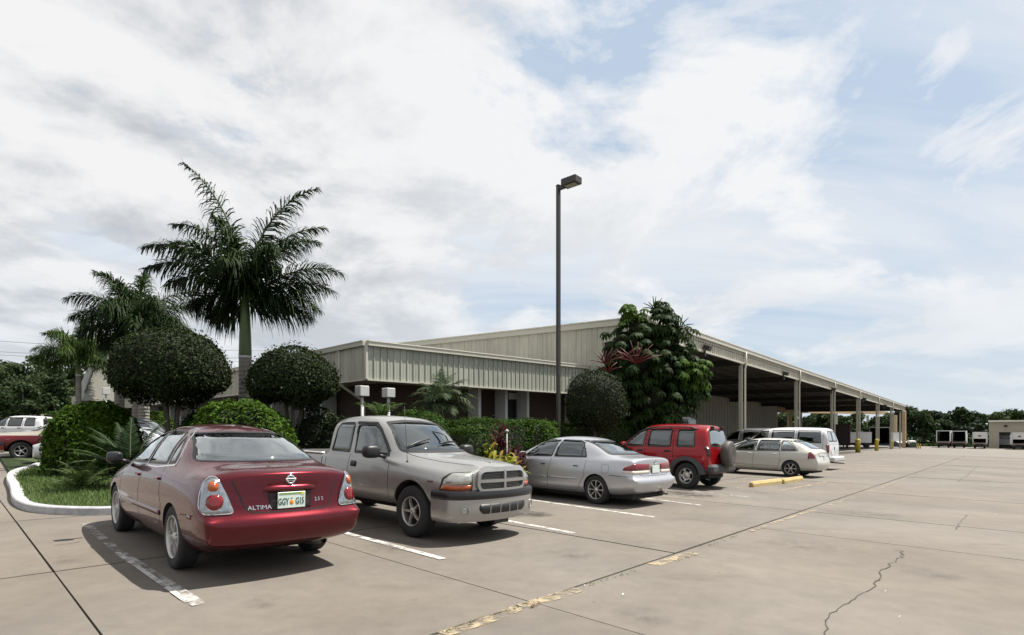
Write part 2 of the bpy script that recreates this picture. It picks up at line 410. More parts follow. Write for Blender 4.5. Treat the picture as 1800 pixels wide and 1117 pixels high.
# soft oil and drip stains in the bays
def stain_mat(name, k):
    m = mat(name, (0.045, 0.038, 0.032), .6); N = m.node_tree.nodes; L = m.node_tree.links; t = N.new('ShaderNodeTexCoord')
    mp = N.new('ShaderNodeMapping'); mp.inputs['Location'].default_value = (-1, -1, 0); mp.inputs['Scale'].default_value = (2, 2, 0); L.new(t.outputs['Generated'], mp.inputs[0])
    gr = N.new('ShaderNodeTexGradient'); gr.gradient_type = 'SPHERICAL'; L.new(mp.outputs[0], gr.inputs[0])
    n = N.new('ShaderNodeTexNoise'); n.inputs['Scale'].default_value = 3.5; n.inputs['Detail'].default_value = 8; n.inputs['Roughness'].default_value = .7; L.new(t.outputs['Object'], n.inputs['Vector'])
    r = N.new('ShaderNodeMapRange'); L.new(n.outputs['Fac'], r.inputs[0]); r.inputs[1].default_value = .42; r.inputs[2].default_value = .68; r.inputs[3].default_value = 0; r.inputs[4].default_value = k
    q = N.new('ShaderNodeMath'); q.operation = 'MULTIPLY'; L.new(gr.outputs['Fac'], q.inputs[0]); L.new(r.outputs[0], q.inputs[1]); q.use_clamp = True
    L.new(q.outputs[0], N['Principled BSDF'].inputs['Alpha']); return m
M_OIL = stain_mat('oil_stain', 1.5); M_OIL2 = stain_mat('tyre_dirt', .40)
def stain(pxl, pyl, ra, rb, m, dz=.0085):
    c = gp(pxl, pyl); vs = []
    for i in range(20):
        a = 2*pi*i/20; p = c+DA*(cos(a)*ra)+DB*(sin(a)*rb); vs.append(Vector((p.x, p.y, gz(p.x)+dz)))
    o = MB().add([v-c for v in vs], [tuple(range(20))]).build('oil_stain', m, None, c); o['kind'] = 'structure'
for i, (x, y, ra, rb, m) in enumerate(((905, 903, .55, .8, M_OIL), (945, 905, .3, .4, M_OIL), (1215, 871, .7, .7, M_OIL), (1190, 866, .4, .6, M_OIL), (1265, 868, .5, .5, M_OIL2), (690, 962, .5, .5, M_OIL2), (1330, 866, .5, .7, M_OIL2), (470, 1060, .25, .22, M_OIL2), (1130, 1085, .35, .25, M_OIL2), (1000, 975, .45, .35, M_OIL2), (1400, 960, .8, .5, M_OIL2), (1640, 1010, .4, .3, M_OIL2), (120, 985, .3, .25, M_OIL2), (1530, 905, .9, .8, M_OIL2))): stain(x, y, ra, rb, m, .0085+.0006*i)
# weeds and dead leaves in the joints
M_WEED = mat('joint_weeds', (0.06, 0.085, 0.022), .9, island=.4); M_DEAD = mat('dead_leaves', (0.10, 0.04, 0.018), .9, island=.4)
def litter(name, spots, n, r, size, m, label=None):
    b = MB()
    for (sx_, sy_) in spots:
        c = gp(sx_, sy_)
        for i in range(n):
            p = c+DA*rnd.gauss(0, r)+DB*rnd.gauss(0, r*.12); p.z = gz(p.x)+.008+rnd.uniform(0, .012); s = size*rnd.uniform(.5, 1.3); a = rnd.uniform(0, 6.3)
            u = Vector((cos(a), sin(a), rnd.uniform(-.3, .8)))*s; v = Vector((-sin(a), cos(a), rnd.uniform(-.3, .5)))*s*.35
            b.add([p-v, p+u*.5-v*.2, p+u, p+v], [(0, 1, 2, 3)])
    o = b.build(name, m); o['kind'] = 'stuff'; return o
litter('joint_weeds', [(1255, 957), (1100, 1010), (1290, 945), (905, 1071), (1210, 980), (1050, 1025), (800, 1108)], 26, .16, .022, M_WEED)
litter('dead_leaves', [(938, 1068)], 16, .03, .022, M_DEAD)
litter('pale_litter', [(1094, 1048), (1556, 1041), (1580, 1087), (1026, 1033), (1750, 905)], 2, .01, .02, mat('litter_paper', (.7, .7, .68), .8))

# planting bed: raised soil inside a white painted kerb
def tip(a, b): p = DA*a+DB*b; return (p.x, p.y)
KP = [(-24.5, 32), (-19.6, 24.5), (-16.9, 20.6), (-14.8, 17.4), (-13.9, 15.75), (-12.3, 13.8), (-10.45, 11.85), (-8.9, 10.1), (-8.0, 9.3), (-7.45, 9.02), (-6.9, 8.93), (-6.3, 9.02)]
e = KP[-1]; last = Vector((e[0], e[1], 0)); bb = last.dot(DB)
for a in np.linspace(last.dot(DA)+.8, BED_A1, 14): KP.append(tip(a, bb+(10.75-bb)*min(1, (a-2)/4)))
KP += [tip(BED_A1+.4, 10.95), tip(BED_A1+.55, 11.5), tip(BED_A1+.6, 15.6)]
KV = [Vector((x, y, 0)) for x, y in KP]
def smooth_path(P, n=3):
    for _ in range(n):
        Q = [P[0]]
        for i in range(len(P)-1): Q += [P[i].lerp(P[i+1], .25), P[i].lerp(P[i+1], .75)]
        Q.append(P[-1]); P = Q
    return P
KS = smooth_path(KV, 2)
def offset_path(P, d):
    out = []
    for i, p in enumerate(P):
        t = (P[min(i+1, len(P)-1)]-P[max(i-1, 0)]).normalized(); out.append(p+Vector((-t.y, t.x, 0))*d)
    return out
prof = [(0, -.02), (.0, .11), (.015, .125), (.12, .13), (.14, .12), (.15, .09), (.20, .085), (.21, .01)]     # painted step and gutter lip inside
b = MB(); n = len(KS); offs = [offset_path(KS, d) for d, z in prof]; vs = []
for i in range(n):
    for j, (d, z) in enumerate(prof): p = offs[j][i]; vs.append((p.x, p.y, gz(p.x)+z))
m_ = len(prof); b.add(vs, [(i*m_+j, i*m_+j+1, (i+1)*m_+j+1, (i+1)*m_+j) for i in range(n-1) for j in range(m_-1)], False)
M_KERB = mat('white_kerb_paint', (0.36, 0.355, 0.365), .65, var=.38, vscale=7, bump=.25)
kerb = b.build('kerb', M_KERB); kerb['kind'] = 'structure'
inner = offset_path(KS, .18)
bed = [(p.x, p.y) for p in inner] + [tip(BED_A1+.6, 30), tip(0, 46)]
o = sheet('planting_bed', bed, M_MULCH, .06)
grass_poly = [(p.x, p.y) for p in inner if p.x < -5.2] + [tip(4.2, 11.2), tip(4.6, 13.4), tip(5.2, 15.5), tip(4.5, 19.5), tip(3.5, 30)]
sheet('grass_bed', grass_poly, M_GRASSG, .072)
def in_poly(x, y, P):
    c = np.zeros(len(x), bool); j = len(P)-1
    for i in range(len(P)):
        xi, yi = P[i]; xj, yj = P[j]
        c ^= ((yi > y) != (yj > y)) & (x < (xj-xi)*(y-yi)/(yj-yi+1e-12)+xi); j = i
    return c
N = 90000; X = RS.uniform(-17, -3.5, N); Y = RS.uniform(8.5, 21, N)
keep = in_poly(X, Y, grass_poly) & (RS.rand(N) < np.clip(1.35-(Y-9)/9, .12, 1)); X = X[keep]; Y = Y[keep]; N = len(X)
ang = RS.uniform(0, 2*pi, N); h = RS.uniform(.03, .085, N)*(1+.5*RS.rand(N)); w = RS.uniform(.004, .008, N)*(1+(Y-9)/6)
z = -GRADE*X+.07; V = np.empty((N, 3, 3)); lean = RS.normal(0, .03, (N, 2))
V[:, 0] = np.c_[X-np.cos(ang)*w, Y-np.sin(ang)*w, z]; V[:, 1] = np.c_[X+np.cos(ang)*w, Y+np.sin(ang)*w, z]; V[:, 2] = np.c_[X+lean[:, 0], Y+lean[:, 1], z+h]
me = npmesh('grass', V.reshape(-1, 3), np.arange(N*3).reshape(-1, 3))
M_GRASS = mat('grass_blades', (0.085, 0.135, 0.028), .7, island=.45, trans=.35)
o = link('grass', me, M_GRASS); o['kind'] = 'stuff'

# yellow wheel stops
M_STOP = mat('yellow_concrete_paint', (0.42, 0.32, 0.14), .75, var=.25, vscale=5, bump=.3)
for (p, q, lab) in (((1325, 857), (1377, 850.5), 'chipped yellow concrete wheel stop nearer to the red four wheel drive, nose of the pair'), ((1380, 851), (1413, 845.5), 'yellow concrete wheel stop by the rear wheel of the cream wagon')):
    a, c = gp(*p), gp(*q); d = (c-a); Ln = d.length; d.normalize(); s = Vector((-d.y, d.x, 0))
    b = MB(); w = .15; hh = .155
    sec = [(-.07, 0), (-.07, .085), (-.035, hh), (.045, hh), (.085, .085), (.085, 0)]
    ring = lambda t, sc1: [a+d*t+s*(u*sc1+.07)+Vector((0, 0, v*(1 if sc1 == 1 else .82))) for u, v in sec]
    vs = []; T = [(0, .82), (.05, 1), (Ln-.05, 1), (Ln, .82)]
    for t, s1 in T: vs += ring(t, s1)
    k = len(sec); fs = [tuple(range(k))[::-1], tuple(range(3*k, 4*k))]+[(i*k+j, i*k+(j+1) % k, (i+1)*k+(j+1) % k, (i+1)*k+j) for i in range(3) for j in range(k)]
    o = b.add(vs, fs).build('wheel_stop', M_STOP); tag(o, lab, 'wheel stop', 'yellow wheel stops')
# ------------------------------------------------------------------ buildings
def metal_panel_mat(name, col):
    """painted sheet with faint upright rain streaks and small tone changes from sheet to sheet"""
    m = mat(name, col, .48, .0, spec=.4); N = m.node_tree.nodes; L = m.node_tree.links
    gm = N.new('ShaderNodeNewGeometry'); oi = N.new('ShaderNodeObjectInfo'); out = None
    for sc3, amp, det in (((5, 5, .35), .17, 6), ((.9, .9, .9), .12, 4), ((14, 14, 2.2), .06, 5)):
        mp = N.new('ShaderNodeMapping'); mp.inputs['Scale'].default_value = sc3; L.new(gm.outputs['Position'], mp.inputs[0])
        n = N.new('ShaderNodeTexNoise'); n.inputs['Scale'].default_value = 1; n.inputs['Detail'].default_value = det; L.new(mp.outputs[0], n.inputs['Vector'])
        r = N.new('ShaderNodeMapRange'); L.new(n.outputs['Fac'], r.inputs[0]); r.inputs[1].default_value = .3; r.inputs[2].default_value = .7; r.inputs[3].default_value = 1-amp; r.inputs[4].default_value = 1+amp*.6
        if out is None: out = r.outputs[0]
        else:
            k = N.new('ShaderNodeMath'); k.operation = 'MULTIPLY'; L.new(out, k.inputs[0]); L.new(r.outputs[0], k.inputs[1]); out = k.outputs[0]
    r = N.new('ShaderNodeMapRange'); L.new(oi.outputs['Random'], r.inputs[0]); r.inputs[3].default_value = .965; r.inputs[4].default_value = 1.03
    k = N.new('ShaderNodeMath'); k.operation = 'MULTIPLY'; L.new(out, k.inputs[0]); L.new(r.outputs[0], k.inputs[1])
    v = N.new('ShaderNodeVectorMath'); v.operation = 'SCALE'; v.inputs[0].default_value = col; L.new(k.outputs[0], v.inputs['Scale']); L.new(v.outputs[0], N['Principled BSDF'].inputs['Base Color']); return m
M_PAN = metal_panel_mat('pale_metal_siding', (0.45, 0.43, 0.35)); M_PAN2 = metal_panel_mat('grey_green_metal_siding', (0.34, 0.35, 0.29))
M_TRIM = mat('trim_metal', (0.46, 0.44, 0.37), .4, var=.06); M_TRIML = mat('pale_trim_metal', (0.60, 0.57, 0.48), .4, var=.05)
M_ROOF = mat('galvanised_roof', (0.42, 0.42, 0.40), .45, .3, var=.1)
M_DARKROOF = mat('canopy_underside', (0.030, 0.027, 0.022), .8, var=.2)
M_COLM = mat('column_paint', (0.36, 0.34, 0.27), .55, var=.1, vscale=2)
M_WHITE = mat('white_render', (0.46, 0.46, 0.45), .6, var=.06)
M_WIN = mat('dark_window_glass', (0.012, 0.014, 0.016), .06, spec=.6)
M_DARK = mat('dark_plastic', (0.012, 0.012, 0.013), .5)
M_LAMP = mat('bronze_lamp_metal', (0.030, 0.026, 0.022), .45, var=.2)
def brick_mat():
    m = bpy.data.materials.new('dark_brick'); m.use_nodes = True; N = m.node_tree.nodes; L = m.node_tree.links; b = N['Principled BSDF']
    tcn = N.new('ShaderNodeTexCoord'); mp = N.new('ShaderNodeMapping'); L.new(tcn.outputs['UV'], mp.inputs[0])
    br = N.new('ShaderNodeTexBrick'); L.new(mp.outputs[0], br.inputs[0]); br.inputs['Scale'].default_value = 1; br.inputs['Brick Width'].default_value = .22; br.inputs['Row Height'].default_value = .075; br.inputs['Mortar Size'].default_value = .008
    br.inputs['Color1'].default_value = (.050, .027, .019, 1); br.inputs['Color2'].default_value = (.036, .019, .014, 1); br.inputs['Mortar'].default_value = (.06, .052, .045, 1)
    L.new(br.outputs[0], b.inputs['Base Color']); b.inputs['Roughness'].default_value = .9
    bp = N.new('ShaderNodeBump'); bp.inputs['Distance'].default_value = .01; L.new(br.outputs['Fac'], bp.inputs['Height']); bp.invert = True; L.new(bp.outputs[0], b.inputs['Normal']); return m
M_BRICK = brick_mat()
def wall_quad(name, p, q, z0a, z0b, z1a, z1b, m, parent, th=.2, uv=False):
    """upright wall from p to q (xy); z0/z1 at each end; thickness towards its back (left of p->q)"""
    d = Vector((q[0]-p[0], q[1]-p[1], 0)); Ln = d.length; nrm = Vector((-d.y, d.x, 0)).normalized()*th
    P = Vector((p[0], p[1], 0)); Q = Vector((q[0], q[1], 0))
    a = [P+Vector((0, 0, z0a)), Q+Vector((0, 0, z0b)), Q+Vector((0, 0, z1b)), P+Vector((0, 0, z1a))]
    o = MB().prism(a, nrm).build(name, m, parent)
    if uv:
        l = o.data.uv_layers.new(name='UVMap'); t = d.normalized()
        for lp in o.data.loops:
            v = o.data.vertices[lp.vertex_index].co; l.data[lp.index].uv = ((v-P).dot(t)+v.dot(nrm.normalized()), v.z)
    return o
PANEL = {}
def ribbed(parent, p, q, z0a, z0b, z1a, z1b, w, m, out, name='metal_panel', joined=False, top=None):
    """row of upright ribbed sheet panels hung along p->q; out = side the ribs face; each panel is a part"""
    P = Vector((p[0], p[1], 0)); Q = Vector((q[0], q[1], 0)); d = (Q-P); Ln = d.length; d.normalize(); o_ = Vector((out[0], out[1], 0)).normalized()
    n = max(1, round(Ln/w)); ww = Ln/n; J = MB()
    prof_ = [(0.0, 0), (.0, .032), (.030, .032), (.055, 0.004), (ww*.5-.02, .004), (ww*.5, .012), (ww*.5+.02, .004), (ww-.003, .004), (ww-.003, 0)]
    for i in range(n):
        t0, t1 = i/n, (i+1)/n
        za, zb = z0a+(z0b-z0a)*t0, z0a+(z0b-z0a)*t1; ta, tb = z1a+(z1b-z1a)*t0, z1a+(z1b-z1a)*t1
        vs = []; k = len(prof_)
        for u, v in prof_:
            s = u/ww; vs.append(d*u+o_*v+Vector((0, 0, (zb-za)*s)))
        for u, v in prof_:
            s = u/ww; vs.append(d*u+o_*v+Vector((0, 0, ta-za+(tb-ta)*s)))
        fs = [(j, j+1, k+j+1, k+j) for j in range(k-1)]+[tuple(range(k))[::-1], tuple(range(k, 2*k)), (k-1, 0, k, 2*k-1)]
        base = P+d*(ww*i)+Vector((0, 0, za))
        if joined: J.add([base+v for v in vs], fs)
        else:
            key = (name, m.name, round(zb-za, 4), round(ta-za, 3), round(tb-ta, 4), round(ww, 4), round(d.x, 3))
            me = PANEL.get(key)
            if me is None:
                mb = MB().add(vs, fs); me = mb.mesh(name); bm = bmesh.new(); bm.from_mesh(me); bmesh.ops.recalc_face_normals(bm, faces=bm.faces[:]); bm.to_mesh(me); bm.free(); me.materials.append(m); PANEL[key] = me
            link(name, me, None, parent, base)
    if joined:
        o = J.build(name, m, parent); o['kind'] = 'stuff'; return o
def beam(name, p, q, w, h, m, parent, drop=0.0):
    """box beam between two points, w across, h high, top at the points"""
    p, q = Vector(p), Vector(q); d = q-p; s = Vector((-d.y, d.x, 0)).normalized()*w/2; dn = Vector((0, 0, -h))
    return MB().prism([p-s+dn, p+s+dn, p+s, p-s], d).build(name, m, parent)
def xy(u, Y): return Vector((u*Y, Y, 0))
def hit(u, P, d):         # point of the line P + t d seen at u = (px-900)/1000
    t = (u*P.y-P.x)/(d.x-u*d.y); return P+d*t

# --- low office: front corner, ends of its fascia
C0 = xy(-.256, 17.97); E0 = xy(.150, 27.85); DL = Vector((-sin(radians(45.2)), cos(radians(45.2)), 0)); DR = (E0-C0).normalized()
off = thing('office_building', 'low dark brick office with deep ribbed metal fascia and white fins', 'building', (C0.x, C0.y, gz(C0.x)))
def loc(o): o.matrix_parent_inverse = Matrix.Translation(-Vector(off.location)); return o
class Lift:      # parts built in world coordinates under an Empty at the base
    def __init__(s, root): s.r = root
def parent_keep(root):
    T = Matrix.Translation(-Vector(root.location))
    for o in COL.objects:
        if o.parent == root and o.get('_k') is None: o.matrix_parent_inverse = T; o['_k'] = 1
zb0, zt0 = 3.085, 4.17; zb1, zt1 = 3.21, 4.46; LL = 41.0; E1 = C0+DL*LL; zbl, ztl = 3.14, 4.16
# walls stand 1.3 m behind the fascia
nR = Vector((DR.y, -DR.x, 0)); nL = Vector((-DL.y, DL.x, 0));  nL = nL if nL.dot(Vector((0, -1, 0))) > 0 else -nL
W0 = None
def isect(P, d, Q, e):
    t = ((Q.x-P.x)*e.y-(Q.y-P.y)*e.x)/(d.x*e.y-d.y*e.x); return P+d*t
OV = 1.35
WC = isect(C0-nR*OV, DR, C0-nL*OV, DL)
WR = WC+DR*((E0-C0).length-OV); WL = WC+DL*(LL-OV)
wall_quad('brick_wall', WR, WC, gz(WR.x)-.2, gz(WC.x)-.2, zb1+.3, zb0+.3, M_BRICK, off, .25, True) if False else wall_quad('brick_wall', WC, WR, gz(WC.x)-.2, gz(WR.x)-.2, zb0+.3, zb1+.3, M_BRICK, off, .25, True)
wall_quad('brick_wall', WL, WC, gz(WL.x)-.2, gz(WC.x)-.2, zbl+.3, zb0+.3, M_BRICK, off, .25, True)
ribbed(off, C0, E0, zb0, zb1, zt0, zt1, .262, M_PAN2, nR)
ribbed(off, C0+DL*LL, C0, zbl, zb0, ztl, zt0, .262, M_PAN, nL)
# corner strip, top coping, bottom edge
MB().cbox((C0.x+(nR+nL).x*.03, C0.y+(nR+nL).y*.03, (zb0+zt0)/2), (.09, .09, zt0-zb0), .015, Matrix.Rotation(-.75, 3, 'Z')).build('corner_trim', M_TRIM, off)
for (p, q, za, zc_, nn) in ((C0, E0, zt0, zt1, nR), (C0, E1, zt0, ztl, nL)):
    e = .22
    a = p+nn*.02; c = q+nn*.02
    beam('roof_coping', Vector((a.x, a.y, za+.115)), Vector((c.x, c.y, zc_+.115)), .22, .13, M_TRIM, off)
    beam('coping_edge', Vector((a.x, a.y, za+.15)), Vector((c.x, c.y, zc_+.15)), .26, .034, M_TRIML, off)
    zz = (zb0, zb1) if nn is nR else (zb0, zbl)
    beam('fascia_sill', Vector((p.x+nn.x*.01, p.y+nn.y*.01, zz[0]+.02)), Vector((q.x+nn.x*.01, q.y+nn.y*.01, zz[1]+.02)), .12, .05, M_TRIM, off)
# soffit and roof
def slab(name, P, m, parent, th): return MB().prism(P, (0, 0, th)).build(name, m, parent)
slab('soffit', [Vector((C0.x, C0.y, zb0+.05)), Vector((E0.x, E0.y, zb1+.05)), Vector(((WR-nR*.1).x, (WR-nR*.1).y, zb1+.05)), Vector(((WC-nR*.1-nL*.1).x, (WC-nR*.1-nL*.1).y, zb0+.05)), Vector(((WL-nL*.1).x, (WL-nL*.1).y, zbl+.05)), Vector((E1.x, E1.y, zbl+.05))], M_TRIM, off, .03)
slab('roof', [Vector((C0.x, C0.y, zt0-.02)), Vector((E0.x, E0.y, zt1-.02)), Vector((E0.x+DB.x*16, E0.y+DB.y*16, zt1+.1)), Vector((E1.x+DR.x*14, E1.y+DR.y*14, ztl+.1)), Vector((E1.x, E1.y, ztl-.02))], M_ROOF, off, .06)
# standing seams on the left roof edge
b = MB()
for i in range(46):
    p = C0+DL*(.4+i*.61)+nL*.0; d = -nL
    b.prism([Vector((p.x, p.y, zt0+.12)), Vector((p.x+DL.x*.04, p.y+DL.y*.04, zt0+.12)), Vector((p.x+DL.x*.04, p.y+DL.y*.04, zt0+.175)), Vector((p.x, p.y, zt0+.175))], (d.x*1.4, d.y*1.4, .03))
o = b.build('roof_seams', M_ROOF, off); o['kind'] = 'stuff'
# white fins and door/window bays on the right-hand wall; seen at these pixels
def fin_at(pxl, P, d, nn, w=.13, dep=1.05, z1=3.3):
    q = hit((pxl-900)/1000, P, d); c = q+nn*(dep/2-.05)
    rz = math.atan2(d.y, d.x); zlo = gz(q.x)-.1
    return MB().cbox((c.x, c.y, (zlo+z1)/2), (w, dep, z1-zlo), .01, Matrix.Rotation(rz, 3, 'Z')).build('fin', M_WHITE, off), q
FD = .62
P0 = WC+nR*FD
for pxl in (842, 889, 927): fin_at(pxl, P0, DR, -nR, .15, FD, zb0+.2)
for (pa, pb, hd) in ((893, 917, 1), (849, 880, 0)):
    qa = hit((pa-900)/1000, WC+nR*.02, DR); qb = hit((pb-900)/1000, WC+nR*.02, DR)
    if hd:
        o = wall_quad('door', qa, qb, gz(qa.x), gz(qb.x), 2.75, 2.78, M_WIN, off, .04)
        wall_quad('door_header', qa+nR*.06, qb+nR*.06, 2.85, 2.88, zb0+.05, zb0+.08, M_WHITE, off, .2)
        m2 = (qa+qb)/2+nR*.03; MB().cbox((m2.x, m2.y, 1.45), (.07, .07, 2.6), .01, Matrix.Rotation(math.atan2(DR.y, DR.x), 3, 'Z')).build('door_frame', M_DARK, off)
# bays on the left-hand wall
PL = WC+nL*FD
for pxl in (432, 479, 505, 538, 566, 395, 372, 345, 318, 300, 262, 243): fin_at(pxl, PL, DL, -nL, .13, FD, zb0+.2)
for (pa, pb) in ((483, 502), (542, 562), (376, 392), (322, 341), (246, 259)):
    qa = hit((pa-900)/1000, WC+nL*.02, DL); qb = hit((pb-900)/1000, WC+nL*.02, DL)
    f = wall_quad('window', qa, qb, .75, .75, 3.0, 3.0, M_WIN, off, .05)
    wall_quad('window_sill', qa+nL*.08, qb+nL*.08, .62, .62, .74, .74, M_WHITE, off, .18)
# downspout at the front left, kinked back to the wall
ds = hit((596-900)/1000, C0+nL*.07, DL); dw = ds-nL*(OV-.15)
b = MB(); b.tube([Vector((ds.x, ds.y, zt0-.02)), Vector((ds.x, ds.y, zb0-.05)), Vector((ds.x+.5, ds.y+.72, zb0-.5)), Vector((ds.x+.62, ds.y+.82, zb0-.62)), Vector((ds.x+.62, ds.y+.82, .3))], .05, 8); b.build('downspout', M_TRIM, off)
parent_keep(off)

# --- warehouse: gable wall, canopy on columns
G0 = xy(.240, 25.1); DBo = DB
wh = thing('warehouse', 'long metal warehouse with open canopy on columns down the yard', 'building', (G0.x, G0.y, gz(G0.x)))
GL = 24.0; G1 = G0+DB*GL; zg0, zg1 = 6.50, 6.50+GL*.0335
zlow = 0.0
ribbed(wh, G1, G0+DB*2.4, 3.4, 0.0, zg1-.22, zg0-.12, .30, M_PAN, -DA)
wall_quad('gable_wall', G1, G0+DB*2.4, gz(G1.x)-.3, gz(G0.x)-.3, zg1-.25, zg0-.15, M_TRIM, wh, .25)
ribbed(wh, G0+DB*2.4, G0, 5.6, 5.6, zg0-.12, zg0-.22, .30, M_PAN, -DA)
nA = -DA; nB = -DB
beam('gable_trim', Vector((G0.x+nA.x*.06, G0.y+nA.y*.06, zg0)), Vector((G1.x+nA.x*.06, G1.y+nA.y*.06, zg1)), .14, .26, M_TRIM, wh)
beam('gable_edge', Vector((G0.x+nA.x*.08, G0.y+nA.y*.08, zg0+.05)), Vector((G1.x+nA.x*.08, G1.y+nA.y*.08, zg1+.05)), .22, .048, M_TRIML, wh)
# canopy: fascia runs G0 -> F1 along DA
F1 = xy(.691, 25.1*(.873-.240)/(.873-.691)); LA = (F1-G0).length; DAf = (F1-G0).normalized()
def ztop(t): return 6.50+(5.35-6.50)*t      # falls with the lot
def zbot(t): return 5.66+(4.49-5.66)*t
nF = Vector((DAf.y, -DAf.x, 0))
ribbed(wh, G0, G0+DAf*(LA*.30), zbot(0), zbot(.3), ztop(0)-.18, ztop(.3)-.18, .30, M_PAN, nF)
ribbed(wh, G0+DAf*(LA*.30), F1, zbot(.3), zbot(1), ztop(.3)-.18, ztop(1)-.18, .30, M_PAN, nF, name='far_panels', joined=True)
wall_quad('fascia_back', G0, F1, zbot(0)+.02, zbot(1)+.02, ztop(0)-.1, ztop(1)-.1, M_TRIM, wh, .12)
a, c = G0+nF*.07, F1+nF*.07
beam('gutter', Vector((a.x, a.y, ztop(0))), Vector((c.x, c.y, ztop(1))), .16, .20, M_TRIM, wh)
beam('gutter_edge', Vector((a.x, a.y, ztop(0)+.05)), Vector((c.x, c.y, ztop(1)+.05)), .22, .046, M_TRIML, wh)
beam('fascia_sill', Vector((G0.x+nF.x*.02, G0.y+nF.y*.02, zbot(0)+.03)), Vector((F1.x+nF.x*.02, F1.y+nF.y*.02, zbot(1)+.03)), .13, .07, M_TRIM, wh)
DEEP = 21.0
K0 = G0+DB*DEEP; K1 = F1+DB*DEEP
slab('roof', [Vector((G0.x, G0.y, ztop(0)-.1)), Vector((F1.x, F1.y, ztop(1)-.1)), Vector((K1.x, K1.y, ztop(1)+.6)), Vector((K0.x, K0.y, ztop(0)+.6))], M_ROOF, wh, .08)
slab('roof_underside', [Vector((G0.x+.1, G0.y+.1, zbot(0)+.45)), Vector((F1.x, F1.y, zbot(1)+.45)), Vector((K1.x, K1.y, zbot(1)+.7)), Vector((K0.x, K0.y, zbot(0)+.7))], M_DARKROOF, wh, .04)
# purlins and rafters below the roof
M_STEEL = mat('brown_primer_steel', (0.10, 0.06, 0.04), .7, var=.2)
for j in range(14):
    s = (j+.7)/14.5*DEEP; a = G0+DB*s; c = F1+DB*s
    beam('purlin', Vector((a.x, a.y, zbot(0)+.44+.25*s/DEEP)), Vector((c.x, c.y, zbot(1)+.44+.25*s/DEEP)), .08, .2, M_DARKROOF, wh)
COLPX = [1302, 1399, 1462, 1507, 1541, 1566, 1582]
UI = .873
for i, pxl in enumerate(COLPX):
    p = hit((pxl-900)/1000, G0-nF*.12, DAf); t = (p-G0).dot(DAf)/LA; z0 = gz(p.x)-.05; z1 = zbot(t)+.3
    rz = math.atan2(DAf.y, DAf.x)
    MB().cbox((p.x, p.y, (z0+z1)/2), (.17, .20, z1-z0), .01, Matrix.Rotation(rz, 3, 'Z')).build('column', M_COLM, wh)
    q = p-nF*.02
    a = q; c = q+DB*DEEP
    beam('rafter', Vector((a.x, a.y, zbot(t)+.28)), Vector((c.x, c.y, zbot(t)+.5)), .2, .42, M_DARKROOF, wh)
    if i < 6:
        f = p+nF*.26+DAf*.16; g_ = p+nF*.2+DAf*.17
        b = MB(); b.tube([Vector((f.x, f.y, ztop(t)-.15)), Vector((f.x, f.y, zbot(t)-.05)), Vector((g_.x, g_.y, zbot(t)-.35)), Vector((g_.x, g_.y, z0+1.5)), Vector((g_.x+DAf.x*.3, g_.y+DAf.y*.3, z0+1.15))], .06, 8); b.build('downspout', M_TRIML if i == 0 else M_TRIM, wh)
# end column pair and end wall of tan panels at the far end
for pxl in (1574, 1589):
    p = hit((pxl-900)/1000, G0+DB*(.3 if pxl == 1589 else 5), DAf); z0 = gz(p.x)
    MB().cbox((p.x, p.y, (z0+4.6)/2), (.55, .5, 4.6-z0), .02, Matrix.Rotation(math.atan2(DAf.y, DAf.x), 3, 'Z')).build('end_column', mat('tan_paint', (.42, .31, .19), .7, var=.1), wh)
# fascia floodlights at these pixels
for i, (pxl, pyl) in enumerate(((1237, 612), (1376, 657), (1461, 684), (1516, 701), (1553, 713), (1581, 722))):
    p = hit((pxl-900)/1000, G0+nF*.06, DAf); z = H_EYE+(758-pyl)/1000*p.y
    rz = Matrix.Rotation(math.atan2(DAf.y, DAf.x), 3, 'Z'); b = MB(); c = p+nF*.2
    b.cbox((c.x, c.y, z), (.42, .34, .30), .05, rz @ Matrix.Rotation(.35, 3, 'X')); b.box((p.x+nF.x*.05, p.y+nF.y*.05, z-.28), (.12, .1, .3), rz); b.build('floodlight', M_LAMP, wh)
# enclosed part behind the canopy: grey wall facing the yard, its end, dock opening
M_IWALL = mat('grey_wall_panels', (0.30, 0.275, 0.22), .7, var=.1, vscale=.6)
BK = 13.6
I0 = G0+DB*BK; ih = hit((1367-900)/1000, I0, DAf)
t1 = (ih-I0).dot(DAf)/LA
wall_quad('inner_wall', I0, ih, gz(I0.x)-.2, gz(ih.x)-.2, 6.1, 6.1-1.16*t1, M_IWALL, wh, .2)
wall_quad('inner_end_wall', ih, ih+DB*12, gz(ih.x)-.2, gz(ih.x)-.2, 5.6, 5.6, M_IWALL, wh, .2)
b = MB()
Lw = (ih-I0).length
for i in range(int(Lw/.9)):
    p = I0+DAf*(i*.9)+nF*.015; b.box((p.x, p.y, 2.6), (.05, .04, 6.0), Matrix.Rotation(math.atan2(DAf.y, DAf.x), 3, 'Z'))
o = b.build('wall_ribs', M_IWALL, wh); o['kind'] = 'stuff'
# rear beam and posts; yellow light put into the beam's and one post's colour
p = ih; q = hit((1560-900)/1000, I0, DAf)
tt = (q-I0).dot(DAf)/LA
beam('rear_beam', at(1366, 716, ih.y), at(1560, 724, q.y), .25, .8, mat('lit_beam_tan', (.30, .20, .10), .7, var=.2), wh)
for pxl, mm in ((1388, mat('lit_post_yellow', (.55, .40, .18), .6, var=.1)), (1407, M_COLM), (1470, M_COLM), (1525, M_COLM)):
    p = hit((pxl-900)/1000, I0+DB*.5, DAf); MB().cbox((p.x, p.y, 2.2), (.5 if pxl == 1388 else .4, .4, 6.2), .02).build('rear_column', mm, wh)
